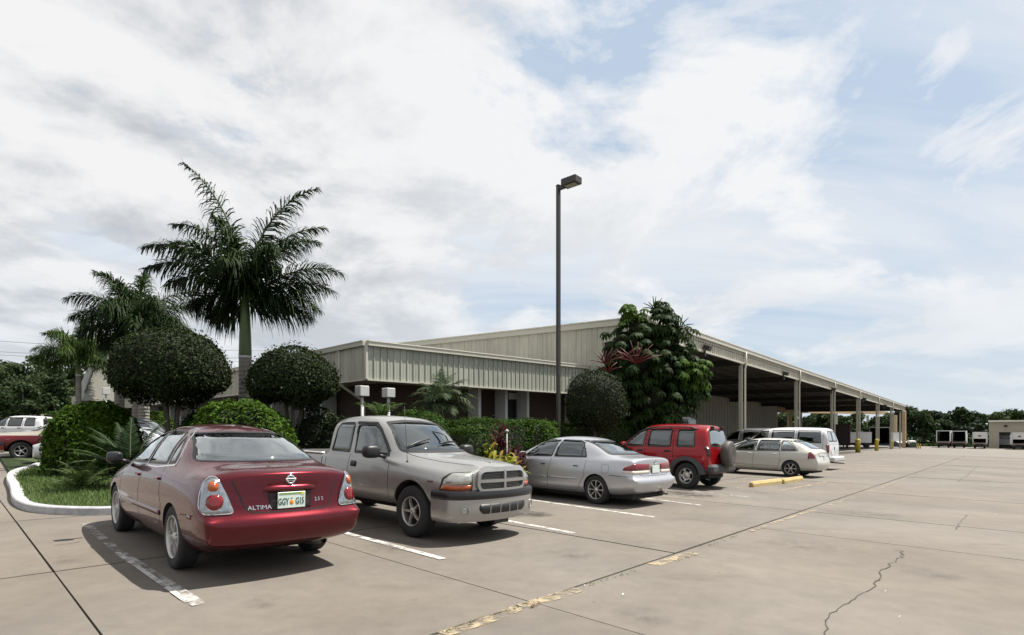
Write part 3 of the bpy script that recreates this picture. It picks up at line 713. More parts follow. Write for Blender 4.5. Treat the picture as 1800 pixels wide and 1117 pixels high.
# canopy floor
fl = [G0+DB*.6, F1+DB*.6, F1+DB*26, G0+DB*26]
MB().prism([Vector((p.x, p.y, gz(p.x)-.1)) for p in fl], (0, 0, .11)).build('floor', M_CONC2, wh)
parent_keep(wh)

# --- mansard entrance of the office at the far left, and the low wing beyond it
M_MANS = mat('mansard_metal', (0.20, 0.195, 0.165), .5, var=.08)
Ym = 42.0
ment = thing('entrance_pavilion', 'small pavilion with sloping metal mansard and dark emblem at far left', 'building', on(188, Ym))
c = on(188, Ym); dl = DL; dn = Vector((-DL.y, DL.x, 0)); dn = dn if dn.y < 0 else -dn
r = MB(); 
base = [c+dl*3.2-dn*3.2, c-dl*1.3-dn*3.2, c-dl*1.3+dn*1.6, c+dl*3.2+dn*1.6]
zb_, zt_ = 3.6, 6.3
cc = sum(base, Vector())/4
top = [cc+(p-cc)*.66 for p in base]
r.add([Vector((p.x, p.y, zb_)) for p in base]+[Vector((p.x, p.y, zt_)) for p in top], [(0, 1, 5, 4), (1, 2, 6, 5), (2, 3, 7, 6), (3, 0, 4, 7), (4, 5, 6, 7), (3, 2, 1, 0)]); r.build('mansard_roof', M_MANS, ment)
b = MB()
for p in top: pass
for i in range(4):
    a = top[i]; d_ = top[(i+1) % 4]; beam('roof_coping', Vector((a.x, a.y, zt_+.12)), Vector((d_.x, d_.y, zt_+.12)), .2, .16, M_TRIML, ment)
wl_ = [cc+(p-cc)*.8 for p in base]
MB().prism([Vector((p.x, p.y, gz(p.x)-.3)) for p in wl_], (0, 0, zb_+.3-gz(cc.x)+.1)).build('wall', M_BRICK, ment)
# emblem on the sloping face that looks towards the camera-left
fa = [Vector((base[2].x, base[2].y, zb_)), Vector((base[3].x, base[3].y, zb_)), Vector((top[3].x, top[3].y, zt_)), Vector((top[2].x, top[2].y, zt_))]
uu = (fa[1]-fa[0]).normalized(); vv = ((fa[3]+fa[2])/2-(fa[0]+fa[1])/2).normalized(); nn_ = uu.cross(vv); nn_ = nn_ if nn_.y < 0 else -nn_
ctr = sum(fa, Vector())/4+nn_*.03
ctr = min((ctr+uu*(t*.05) for t in range(-40, 41)), key=lambda q: abs(q.x/q.y*1000+900-173))
out = [(-.15, -.9), (.2, -.75), (.05, -.5), (.38, -.3), (.2, -.05), (.5, .1), (.25, .3), (.42, .6), (.15, .55), (.05, .95), (-.12, .6), (-.4, .5), (-.22, .2), (-.45, 0), (-.2, -.2), (-.35, -.5)]
MB().prism([ctr+uu*x+vv*y for x, y in out], nn_*.05).build('emblem', M_DARK, ment)
parent_keep(ment)
wing = thing('office_wing', 'low pale wing with metal fascia beyond the entrance pavilion', 'building', on(140, 50))
a, c = on(126, 52), on(166, 46)
b = MB(); wall_quad('fascia', a, c, 3.3, 3.3, 4.5, 4.5, M_PAN, wing, .3); wall_quad('wall', a, c, 0.5, .4, 3.3, 3.3, M_BRICK, wing, .3)
slab('roof', [Vector((p.x, p.y, 4.5)) for p in (a, c, c+Vector((2, 9, 0)), a+Vector((2, 9, 0)))], M_ROOF, wing, .1)
parent_keep(wing)
pw = thing('garden_wall', 'pale rendered wall under the trees at far left', 'wall', on(60, 55))
wall_quad('wall_panel', on(38, 56), on(72, 52), .8, .7, 3.0, 3.0, mat('cream_render', (.42, .38, .32), .8, var=.1), pw, .2); parent_keep(pw)

# --- far right shed with a wide opening
sh = thing('yard_shed', 'flat roofed tan shed with wide open bay at far right', 'building', on(1741, 104))
Ys = 104
M_SHED = mat('tan_block_wall', (0.33, 0.30, 0.24), .8, var=.12, vscale=.5)
def X_(p, Y=Ys): return (p-900)/1000*Y
gs = -.6; zs = H_EYE+(758-742)/1000*Ys-sh.location.z; zd = H_EYE+(758-760)/1000*Ys-sh.location.z
sh.rotation_euler = (0, 0, -radians(41))
MB().box((.5, 0, (gs+zs)/2), (1.4, .4, zs-gs)).build('wall', M_SHED, sh)
MB().box((8.2, .01, (zd+zs)/2), (14, .4, zs-zd)).build('lintel_wall', M_SHED, sh)
MB().box((7.5, 9, (gs+zs)/2), (15.4, .3, zs-gs)).build('rear_wall', M_SHED, sh)
MB().box((0, 4.6, (gs+zs)/2), (.3, 8.8, zs-gs)).build('side_wall', M_SHED, sh)
MB().box((7.5, 4.3, zs+.13), (15.6, 10.4, .26)).build('roof', M_TRIML, sh)
MB().cbox((2.1, -.35, zs-.75), (.5, .3, .35), .05).build('floodlight', M_LAMP, sh)


# --- bollards at the canopy columns and by the bin
M_BOL = mat('yellow_bollard_paint', (0.42, 0.32, 0.03), .5, var=.15, vscale=2)
def bollard(pxl, base_y, top_y, wpx, lab, grp='big yellow bollards at the canopy columns'):
    p = gp(pxl, base_y); h_ = (base_y-top_y)/1000*p.y; r_ = wpx/2000*p.y
    o = MB().lathe([(0, -.02), (r_, -.02), (r_, h_*.93), (r_*.85, h_*.985), (r_*.4, h_), (0, h_)], 20).build('bollard', M_BOL, None, p)
    return tag(o, lab, 'bollard', grp)
bollard(1508, 795.3, 772, 8, 'stout yellow bollard at the column right of the white van')
bollard(1541, 792.5, 772, 6, 'middle yellow bollard, before the dark trailer opening')
bollard(1567, 789, 774, 6, 'farthest of the three column bollards, by the trailers')
bollard(1299, 800, 768, 7, 'yellow bollard at the first column, mostly behind the parked cars')
for i, pxl in enumerate((1611.5, 1614.5, 1617.8)):
    bollard(pxl, 788.8, 780.5, 1.7, ('slim yellow post nearest the rubbish bin', 'slim yellow post, middle of three beyond the bin', 'slim yellow post farthest right of the bin')[i], 'slim yellow posts beyond the bin')
# ------------------------------------------------------------------ vehicles
def paintm(name, col, metal=0.0, rough=.28, flake=0.0, dirt=.10):
    m = mat(name, col, rough, metal, coat=.7, spec=.2, dirt=dirt, var=.03, vscale=1.5); return m
M_TYRE = mat('tyre_rubber', (0.016, 0.016, 0.017), .8, bump=.2, bscale=60)
M_BLK = mat('black_trim', (0.010, 0.010, 0.011), .45); M_SEAM = mat('panel_gap', (0.004, 0.004, 0.004), .9)
M_ALU = mat('wheel_alloy', (0.50, 0.49, 0.47), .32, .85, dirt=.2); M_HUBD = mat('dark_wheel_well', (0.010, 0.010, 0.010), .9)
M_CHR = mat('chrome_trim', (0.75, 0.75, 0.75), .12, 1.0)
M_INT = mat('dark_cabin', (0.025, 0.024, 0.023), .8); M_INTL = mat('beige_cabin', (0.30, 0.27, 0.22), .8)
M_REDL = mat('red_lens', (0.16, 0.003, 0.006), .15, coat=.6); M_AMB = mat('amber_lens', (0.36, 0.07, 0.012), .15, coat=.6); M_CLR = mat('clear_lamp_reflector', (0.28, 0.31, 0.33), .18, .75, coat=1, var=.5, vscale=22)
M_HEAD = mat('headlamp_lens', (0.42, 0.42, 0.38), .15, .6, coat=1, var=.35, vscale=14)
G_CLEAR = glass('clear_window_glass', .48, .10); G_TINT = glass('tinted_window_glass', .10, .09); G_DARK = glass('privacy_glass', .05, .07); G_BACK = glass('rear_window_glass', .42, .24)

def S(x, bow, zb, wb, s1, s2, s3, p4, p5, p6, z7, dx=None):
    pts = [(0, zb), (wb*.33, zb), (wb*.68, zb), (wb, zb+.02), s1, s2, s3, p4, p5, p6, (0, z7)]
    return (x, bow, pts, dx or {})
def cage(st):
    V = []; F = []; n = 11; rings = []
    for x, bow, pts, dxs in st:
        Wd = max(p[0] for p in pts); ids = []
        def vx(i, y): 
            f = (1-(abs(y)/Wd)**2) if i not in (4, 5, 6) else 0
            return x+bow*f+dxs.get(i, 0)
        for i in range(n): V.append((vx(i, pts[i][0]), pts[i][0], pts[i][1])); ids.append(len(V)-1)
        right = []
        for i in range(n-2, 0, -1): V.append((vx(i, pts[i][0]), -pts[i][0], pts[i][1])); right.append(len(V)-1)
        rings.append(ids+right)
    m = len(rings[0])
    for a, b in zip(rings[:-1], rings[1:]):
        for k in range(m): F.append((a[k], a[(k+1) % m], b[(k+1) % m], b[k]))
    for e in (0, -1):
        r = rings[e]; x, bow, pts, dxs = st[e]; R = lambda i: r[20-i] if 0 < i < 10 else r[i]
        bottom = [r[3], r[2], r[1], r[0], R(1), R(2), R(3)]; top = [r[7], r[8], r[9], r[10], R(9), R(8), R(7)]
        rows = [bottom]
        for i in (4, 5, 6):
            row = [r[i]]; w = pts[i][0]
            for c in range(1, 6):
                fb = V[bottom[c]][1]/max(.01, V[bottom[0]][1]); ft = V[top[c]][1]/max(.01, V[top[0]][1]); k = (i-3)/4
                f = fb*(1-k)+ft*k; V.append((x+bow*(1-f*f)+dxs.get(i, 0), w*f, pts[i][1])); row.append(len(V)-1)
            row.append(R(i)); rows.append(row)
        rows.append(top)
        for a, b in zip(rows[:-1], rows[1:]):
            for c in range(6): F.append((a[c], a[c+1], b[c+1], b[c]))
    return V, F
def make_body(name, st, mats, root, arches, level=3, bed=None, creases=(), creasex=(), endc=.45):
    PIV[0] = st[0][0]; PIV[1] = st[-1][0]; creasex = list(creasex)+[(0, 3, 10, endc), (len(st)-1, 3, 10, endc*.8)]
    V, F = cage(st); me = bpy.data.meshes.new(name); me.from_pydata(V, [], F)
    bm = bmesh.new(); bm.from_mesh(me); bmesh.ops.recalc_face_normals(bm, faces=bm.faces[:])
    cl = bm.edges.layers.float.new('crease_edge'); nr = 20
    bm.verts.ensure_lookup_table()
    for e in bm.edges:
        a, b = e.verts[0].index, e.verts[1].index
        if a < nr*len(st) and b < nr*len(st):
            ra, rb, ia, ib = a//nr, b//nr, a % nr, b % nr
            if ia == ib and ra != rb:
                i = ia if ia <= 10 else 20-ia
                for (idx, r0, r1, c) in creases:
                    if i == idx and min(ra, rb) >= r0 and max(ra, rb) <= r1: e[cl] = c
            if ra == rb:
                for (r, i0, i1, c) in creasex:
                    ja, jb = [(q if q <= 10 else 20-q) for q in (ia, ib)]
                    if ra == r and min(ja, jb) >= i0 and max(ja, jb) <= i1: e[cl] = c
    bm.to_mesh(me); bm.free()
    o = bpy.data.objects.new(name, me); COL.objects.link(o)
    for m in mats: me.materials.append(m)
    s = o.modifiers.new('s', 'SUBSURF'); s.levels = s.render_levels = level
    cutters = []
    for (ax, r, z, wo_, fl) in arches:
        for sd in (1, -1):
            b = MB(); yi = wo_-.30
            b.lathe([(0, yi), (r, yi), (r, wo_+.3), (0, wo_+.3)], 40, Matrix.Translation((ax, 0, z)) @ Matrix.Rotation(-pi/2*sd, 4, 'X'), smooth=False)
            # open the arch downwards
            c = b.build('cut', M_HUBD); c.data.materials.clear(); c.data.materials.append(M_HUBD)
            bmx = bmesh.new(); bmx.from_mesh(c.data); bmesh.ops.remove_doubles(bmx, verts=bmx.verts[:], dist=1e-5); bmesh.ops.recalc_face_normals(bmx, faces=bmx.faces[:]); bmx.to_mesh(c.data); bmx.free()
            cutters.append(c)
            md = o.modifiers.new('b', 'BOOLEAN'); md.operation = 'DIFFERENCE'; md.object = c; md.solver = 'EXACT'; md.material_mode = 'TRANSFER'
    if bed:
        c = MB().box(*bed).build('cut', mats[0]); cutters.append(c)
        md = o.modifiers.new('b', 'BOOLEAN'); md.operation = 'DIFFERENCE'; md.object = c; md.solver = 'EXACT'; md.material_mode = 'TRANSFER'
    dg = bpy.context.evaluated_depsgraph_get(); dg.update()
    ev = bpy.data.meshes.new_from_object(o.evaluated_get(dg)); ev.name = name
    bpy.data.objects.remove(o)
    for c in cutters: bpy.data.objects.remove(c)
    ev.polygons.foreach_set('use_smooth', np.ones(len(ev.polygons), bool)); ev.set_sharp_from_angle(angle=radians(38))
    bm = bmesh.new(); bm.from_mesh(ev); bvh = BVHTree.FromBMesh(bm); bm.free()
    ob = link(name, ev, None, root)
    return ob, bvh

PIV = [0.0, 0.0]      # where slanting views pivot: rear and front end of the body
def view(phi, m):
    if phi == -1: return Vector((0, 0, 1)), Vector((1, 0, 0))          # from above: (x, m*y)
    ph = radians(phi); outd = Vector((-cos(ph), m*sin(ph), 0)); u = Vector((sin(ph), m*cos(ph), 0)); return outd, u
def rnd_poly(P, r, n=3):
    out = []; k = len(P)
    for i in range(k):
        p0, p, p1 = Vector(P[i-1]), Vector(P[i]), Vector(P[(i+1) % k])
        rr = r[i] if isinstance(r, (list, tuple)) else r
        a = (p0-p); b = (p1-p); q = min(rr, a.length*.45, b.length*.45)
        if q < 1e-4: out.append(p); continue
        A_ = p+a.normalized()*q; B_ = p+b.normalized()*q
        for j in range(n+1):
            t = j/n; out.append(A_*(1-t)**2+p*2*t*(1-t)+B_*t*t)
    return [Vector((v[0], v[1])) for v in out]
def area2(P): return sum(P[i-1][0]*P[i][1]-P[i][0]*P[i-1][1] for i in range(len(P)))
def inset(P, d):
    if area2(P) < 0: P = P[::-1]
    out = []; k = len(P)
    for i in range(k):
        p0, p, p1 = P[i-1], P[i], P[(i+1) % k]; e0 = (p-p0).normalized(); e1 = (p1-p).normalized()
        n0 = Vector((-e0.y, e0.x)); n1 = Vector((-e1.y, e1.x)); s = (n0+n1); l = s.length
        s = s.normalized()/max(.5, l/2) if l > 1e-6 else n0
        out.append(p+s*d)
    return out
def resample(P, step):
    out = []
    for i in range(len(P)):
        a, b = P[i], P[(i+1) % len(P)]; n = max(1, int((b-a).length/step))
        for j in range(n): out.append(a.lerp(b, j/n))
    return out
class Proj:
    def __init__(s, bvh, phi, m):
        s.bvh = bvh; s.out, s.u = view(phi, m); s.c = Vector((0, 0, 0)); s.w = Vector((0, m, 0)) if phi == -1 else Vector((0, 0, 1))
        if phi not in (0, 90, 180, -1): s.c = Vector((PIV[0] if phi < 90 else PIV[1], 0, 0))
    def __call__(s, p, off):
        o = s.c+s.out*6+s.u*p[0]+s.w*p[1]; h = s.bvh.ray_cast(o, -s.out)
        if h[0] is None:
            q = s.c+s.u*p[0]+s.w*p[1]+s.out*.8; h = s.bvh.find_nearest(q)
            if h[0] is None: return q, s.out
        n = h[1] if h[1].dot(s.out) > 0 else -h[1]
        return h[0]+n*off, n
def patch(bvh, poly, phi, m, off, th, material, name, parent, step=.07, r=.0, swell=0):
    """panel or pane that follows the body surface"""
    P = rnd_poly([Vector(p) for p in poly], r) if r else [Vector(p) for p in poly]
    pj = Proj(bvh, phi, m); bm = bmesh.new(); vs = [bm.verts.new((p[0], p[1], 0)) for p in resample(P, step)]; bm.faces.new(vs)
    x0, x1 = min(p[0] for p in P), max(p[0] for p in P); y0, y1 = min(p[1] for p in P), max(p[1] for p in P)
    for k in range(1, int((x1-x0)/step)+1): bmesh.ops.bisect_plane(bm, geom=bm.verts[:]+bm.edges[:]+bm.faces[:], plane_co=(x0+k*(x1-x0)/(int((x1-x0)/step)+1), 0, 0), plane_no=(1, 0, 0), dist=1e-5)
    for k in range(1, int((y1-y0)/step)+1): bmesh.ops.bisect_plane(bm, geom=bm.verts[:]+bm.edges[:]+bm.faces[:], plane_co=(0, y0+k*(y1-y0)/(int((y1-y0)/step)+1), 0), plane_no=(0, 1, 0), dist=1e-5)
    cx_, cy_ = (x0+x1)/2, (y0+y1)/2
    top = {}; bot = {}; V = []; F = []; S_ = []
    for v in bm.verts:
        e_ = 0
        if swell: e_ = swell*max(0, 1-((v.co.x-cx_)/((x1-x0)/2))**2)*max(0, 1-((v.co.y-cy_)/((y1-y0)/2))**2)
        h, n = pj(v.co, off+e_); top[v] = len(V); V.append(h); bot[v] = len(V); V.append(h-n*(th+off+e_))
    for f in bm.faces: F.append(tuple(top[v] for v in f.verts)); S_.append(True)
    nt = len(F)
    for e in bm.edges:
        if len(e.link_faces) == 1: a, b = e.verts; F.append((top[a], top[b], bot[b], bot[a])); S_.append(False)
    bm.free()
    mb = MB(); mb.v = [tuple(v) for v in V]; mb.f = F; mb.sm = S_
    return mb.build(name, material, parent)
def ring(bvh, P, w, phi, m, off, th, material, name, parent, step=.05):
    pj = Proj(bvh, phi, m); P = resample(P, step); Q = inset(P, w)
    if area2(P) < 0: P = P[::-1]
    V = []; F = []; n = len(P)
    for a, b in zip(P, Q):
        h, nn = pj(a, 0); V += [h-nn*.004, h+nn*off]
        h2, n2 = pj(b, 0); V += [h2+n2*off, h2-n2*th]
    for i in range(n):
        for j in range(3): F.append((i*4+j, ((i+1) % n)*4+j, ((i+1) % n)*4+j+1, i*4+j+1))
    mb = MB(); mb.v = [tuple(v) for v in V]; mb.f = F; mb.sm = [False]*len(F)
    return mb.build(name, material, parent)
def strip(bvh, path, w, phi, m, off, material, name, parent, step=.05, closed=False, th=.004):
    pj = Proj(bvh, phi, m); P = [Vector(p) for p in path]
    if closed: P.append(P[0])
    Q = []
    for a, b in zip(P[:-1], P[1:]):
        n = max(1, int((b-a).length/step))
        for j in range(n): Q.append(a.lerp(b, j/n))
    Q.append(P[-1]); V = []
    H = [pj(q, off) for q in Q]
    for i, (h, n) in enumerate(H):
        t = (H[min(i+1, len(H)-1)][0]-H[max(i-1, 0)][0]); s = t.cross(n).normalized()*w/2; V += [h-s, h+s, h+s-n*(th+off), h-s-n*(th+off)]
    F = []
    for i in range(len(H)-1):
        for j in range(4): F.append((i*4+j, i*4+(j+1) % 4, i*4+4+(j+1) % 4, i*4+4+j))
    mb = MB(); mb.v = [tuple(v) for v in V]; mb.f = F; mb.sm = [False]*len(F)
    return mb.build(name, material, parent)
def stick(bvh, me_, c2, phi, m, off, material, name, parent, lean=0.0):
    """lettering / badge mesh (drawn in its xy plane) set on the body surface"""
    pj = Proj(bvh, phi, m); V = []
    sgn = 1 if True else -1
    u = pj.u; right = Vector((0, 0, 1)).cross(pj.out)      # as seen from outside
    s = 1 if right.dot(u) > 0 else -1
    for v in me_.vertices:
        h, n = pj((c2[0]+s*v.co.x, c2[1]+v.co.y), off+v.co.z); v.co = h
    me_.update(); return link(name, me_, material, parent)
def cut_window(ob, poly, phi, m, depth=.5):
    """take the body faces away behind a pane"""
    P = [(p[0], p[1]) for p in poly]; outd, u = view(phi, m); me = ob.data; bm = bmesh.new(); bm.from_mesh(me)
    C = np.array([tuple(f.calc_center_median()) for f in bm.faces]); Nn = np.array([tuple(f.normal) for f in bm.faces])
    uu = C @ np.array(u); ins = in_poly(uu, C[:, 2], P) & ((Nn @ np.array(outd)) > .12)
    if abs(cos(radians(phi))) < .5: ins &= (C[:, 1]*m > .2)
    bm.faces.ensure_lookup_table()
    bmesh.ops.delete(bm, geom=[bm.faces[i] for i in np.nonzero(ins)[0]], context='FACES')
    bm.to_mesh(me); bm.free()

RIMS = {}
def rim_mesh(kind, r, w=.19):
    key = (kind, round(r, 3))
    if key in RIMS: return RIMS[key]
    b = MB(); n = {'five': 5, 'seven': 7, 'eight': 8, 'six': 6, 'star': 5, 'steel': 5, 'sevenfat': 7}[kind]
    R = Matrix.Rotation(-pi/2, 4, 'X')        # local z -> +y (outwards)
    b.lathe([(r*.93, -.06), (r*.93, .055), (r*.97, .075), (r, .08), (r*1.01, .06), (r*1.0, .055), (r*.97, .05), (r*.95, -.06)], 40, R)
    zf = .058
    if kind == 'steel':
        b.lathe([(0, .05), (r*.30, .05), (r*.36, .02), (r*.5, .045), (r*.56, .046)], 40, R)
        b.lathe([(r*.86, .04), (r*.93, .05), (r*.95, .07)], 40, R)
        ni = 5; wd = .34
    else:
        b.lathe([(0, zf+.008), (r*.13, zf+.010), (r*.17, zf+.002), (r*.24, zf-.008), (r*.26, zf-.04)], 28, R); wd = {'five': .20, 'star': .25, 'seven': .15, 'eight': .14, 'six': .24, 'sevenfat': .19}[kind]
    r0 = r*.2 if kind != 'steel' else r*.54; r1 = r*.955 if kind != 'steel' else r*.88
    for i in range(n):
        a = 2*pi*i/n; c, s = cos(a), sin(a)
        w0 = r*wd*(.62 if kind not in ('star',) else .95); w1 = r*wd*(1.15 if kind not in ('star', 'five') else (.55 if kind == 'star' else 1.0))
        if kind == 'steel': w0, w1 = r*.26, r*.42
        P = []
        for (rr, ww, zf1) in ((r0, w0, zf-.004), ((r0+r1)/2, (w0+w1)/2*.9, zf+.006), (r1, w1, zf-.004)):
            for (t, dz_) in ((-1, -.035), (-.75, 0), (.75, 0), (1, -.035)):
                P.append((rr*c-t*ww/2*s, zf1+dz_, rr*s+t*ww/2*c))
        b.add([(p[0], p[1], p[2]) for p in P], [(j*4+k, j*4+k+1, j*4+5+k, j*4+4+k) for j in range(2) for k in range(3)], False)
    me = b.mesh('rim'); bm = bmesh.new(); bm.from_mesh(me); bmesh.ops.recalc_face_normals(bm, faces=bm.faces[:]); bm.to_mesh(me); bm.free()
    # brake and inner drum, dark
    d = MB(); d.lathe([(0, -.02), (r*.9, -.02), (r*.9, -.03), (0, -.03)], 24, R); d.lathe([(0, -.01), (r*.6, -.01), (r*.62, -.02)], 24, R)
    dm = d.mesh('brake'); RIMS[key] = (me, dm); return RIMS[key]
def add_wheel(root, x, y, R_, rr, kind, rimmat, w=.205, steer=0.0, z0=None):
    side = 1 if y > 0 else -1
    wh_ = bpy.data.objects.new('wheel', None); COL.objects.link(wh_); wh_.parent = root; wh_.location = (x, y-side*w/2, R_ if z0 is None else z0)
    wh_.rotation_euler = (0, 0, (0 if side > 0 else pi)+steer); wh_.empty_display_size = .1
    k = ('tyre', round(R_, 3), round(rr, 3), w)
    if k not in RIMS:
        b = MB(); Rm = Matrix.Rotation(-pi/2, 4, 'X'); h = w/2
        b.lathe([(rr*.96, -h*.75), (rr*1.03, -h*.98), (R_*.86, -h*1.06), (R_*.955, -h*.95), (R_*.99, -h*.80), (R_, -h*.6), (R_, h*.6), (R_*.99, h*.8), (R_*.955, h*.95), (R_*.86, h*1.06), (rr*1.05, h*.98), (rr*1.0, h*.86), (rr*.95, h*.6)], 48, Rm)
        for j in (-.45, -.15, .15, .45): b.lathe([(R_*1.001, h*(j-.03)), (R_*.992, h*j), (R_*1.001, h*(j+.03))], 48, Rm)
        me = b.mesh('tyre'); me.materials.append(M_TYRE); RIMS[k] = me
    link('tyre', RIMS[k], None, wh_)
    me, dm = rim_mesh(kind, rr)
    if not me.materials: me.materials.append(rimmat); dm.materials.append(M_HUBD)
    o = link('rim', me, None, wh_, (0, w/2-.075, 0))
    if me.materials[0] != rimmat: o.material_slots[0].link = 'OBJECT'; o.material_slots[0].material = rimmat
    link('brake', dm, None, wh_, (0, w/2-.09, 0))
    return wh_
def place(root, P, fwd, up=None):
    up = Vector((GRADE, 0, 1)).normalized(); f = Vector((fwd[0], fwd[1], 0)); f = (f-up*f.dot(up)).normalized(); l = up.cross(f)
    M = Matrix((f, l, up)).transposed(); root.rotation_euler = M.to_euler(); root.location = (P[0], P[1], gz(P[0]))
def seats(root, xs, ys, z, m, h=.62, w=.48):
    b = MB()
    for x in xs:
        for y in ys:
            b.ell((x, y, z+.30), (.10, w/2, h/2), 12, 8, .5, Matrix.Rotation(-.22, 3, 'Y')); b.ell((x+.25, y, z+.05), (.28, w/2, .09), 12, 6, .5); b.ell((x-.09, y, z+.30+h/2+.07), (.05, .13, .09), 10, 6, .6)
    return b.build('seats', m, root)
def mirror_part(root, c, m, sz=(.07, .12, .085), side=1):
    b = MB(); b.ell(c, sz, 16, 10, .62); b.tube([(c[0]+.03, c[1]-side*sz[1]*.7, c[2]-sz[2]*.5), (c[0]+.06, c[1]-side*(sz[1]+.09), c[2]-sz[2]*.9)], .028, 8)
    o = b.build('mirror', m, root)
    g_ = MB().ell((c[0]-sz[0]*.72, c[1], c[2]), (.02, sz[1]*.86, sz[2]*.84), 14, 8, .62).build('mirror_glass', M_WIN, o)
    return o
def handle(bvh, root, x, z, m, material, w=.15, h=.03):
    return patch(bvh, [(x-w/2, z-h/2), (x+w/2, z-h/2), (x+w/2, z+h/2), (x-w/2, z+h/2)], 90, m, .022, .01, material, 'door_handle', root, .05, r=.012)
def windows(ob, bvh, root, polys, phi, m, gmat, cut=True, gw=.022, trim=None, rr=.03, name='window', off=.004):
    for P in polys:
        Q = rnd_poly([Vector(p) for p in P], rr, 3)
        if area2(Q) < 0: Q = Q[::-1]
        if cut: cut_window(ob, inset(Q, gw*.55), phi, m)
        w = patch(bvh, inset(Q, gw*.5), phi, m, off-.002, .0, gmat, name, root, .09)
        ring(bvh, Q, gw, phi, m, off, .012, M_BLK, 'window_seal', w)
        if trim: ring(bvh, inset(Q, -.012), .012, phi, m, off+.004, .0, trim, 'window_trim', w)
def plate(bvh, root, c, txt, phi=0, m=1, tag_=True):
    pj = Proj(bvh, phi, m); h, n = pj(c, .012)
    b = MB().cbox((0, 0, 0), (.31, .155, .006), .003); p = b.build('licence_plate', mat('plate_white', (.60, .68, .62), .4), root)
    nh = Vector((n.x, n.y, 0)).normalized(); right = Vector((0, 0, 1)).cross(nh).normalized()
    M = Matrix((right, Vector((0, 0, 1)), nh)).transposed().to_4x4(); M.translation = h+nh*.01; p.matrix_local = M
    if txt:
        g1 = mat('plate_green', (.02, .10, .07), .5)
        for s_, x_ in ((txt[0], -.092), (txt[1], .092)):
            me = text_mesh(s_, .088, .002, .001); o = link('lettering', me, g1, p, (x_, -.016, .004)); o.scale = (.66, 1.05, 1)
        MB().ell((0, -.022, .003), (.024, .026, .004), 16, 6).build('orange_emblem', mat('plate_orange', (.75, .25, .02), .5), p)
        MB().box((0, .016, .004), (.02, .008, .003)).build('orange_leaf', g1, p)
        MB().box((.0, .062, .0035), (.28, .02, .002)).build('plate_band', mat('plate_band_green', (.18, .30, .10), .5), p)
        MB().box((.125, .060, .005), (.035, .026, .002)).build('plate_sticker', mat('plate_sticker', (.65, .6, .05), .5), p)
    return p
def shade_floor(root, x0, x1, w, z, m=M_INT):
    return MB().box(((x0+x1)/2, 0, z), (x1-x0, w*2, .04)).build('cabin_floor', m, root)

# ---- 1: dark red four-door sedan ------------------------------------------------
P_RED = paintm('metallic_dark_red_paint', (0.088, 0.0010, 0.0055), .65, .26, dirt=.03)
red = thing('red_sedan', 'dark red sedan parked nose in, its rear and licence plate towards the viewer', 'car')
st = [
 S(-2.37, -.10, .30, .78, (.845, .40), (.87, .590), (.835, .635), (.765, .955), (.53, .99), (.27, 1.005), 1.01, {0: .08, 1: .08, 2: .08, 3: .07, 4: -.03, 5: -.065, 6: .05, 7: .09, 8: .08, 9: .06, 10: .05}),
 S(-2.22, -.08, .30, .79, (.885, .40), (.92, .60), (.895, .74), (.815, .975), (.64, 1.03), (.36, 1.05), 1.055),
 S(-2.02, -.05, .22, .80, (.885, .38), (.915, .62), (.90, .80), (.82, .985), (.68, 1.045), (.40, 1.068), 1.072),
 S(-1.74, -.10, .20, .80, (.89, .38), (.915, .62), (.905, .80), (.845, .98), (.73, 1.06), (.58, 1.085), 1.095),
 S(-1.30, -.16, .19, .80, (.895, .38), (.915, .62), (.905, .80), (.865, .965), (.775, 1.06), (.635, 1.29), 1.325),
 S(-0.86, -.16, .18, .80, (.895, .38), (.915, .62), (.905, .80), (.87, .955), (.79, 1.05), (.60, 1.435), 1.485),
 S(-0.25, 0, .17, .80, (.895, .38), (.915, .62), (.905, .79), (.87, .945), (.80, 1.03), (.60, 1.455), 1.505),
 S(0.35, .10, .17, .80, (.895, .38), (.915, .61), (.905, .78), (.865, .93), (.79, 1.01), (.60, 1.40), 1.465),
 S(0.80, .17, .17, .80, (.895, .38), (.915, .60), (.905, .76), (.86, .91), (.78, .985), (.62, 1.22), 1.295),
 S(1.22, .18, .17, .80, (.895, .38), (.915, .60), (.90, .74), (.84, .88), (.74, .955), (.58, 1.01), 1.04),
 S(1.62, .10, .18, .80, (.89, .38), (.91, .58), (.89, .71), (.80, .85), (.62, .91), (.38, .94), .95),
 S(2.02, .08, .20, .76, (.86, .38), (.885, .54), (.85, .66), (.74, .77), (.55, .82), (.32, .845), .85),
 S(2.25, .18, .23, .62, (.72, .38), (.74, .52), (.70, .62), (.60, .69), (.44, .72), (.24, .735), .74),
]
body, bv = make_body('body', st, [P_RED], red, [(1.40, .345, .33, .93, 0), (-1.40, .345, .33, .93, 0)], creases=[(7, 0, 3, .45), (5, 0, 1, .5)], creasex=[(1, 7, 10, .25)])
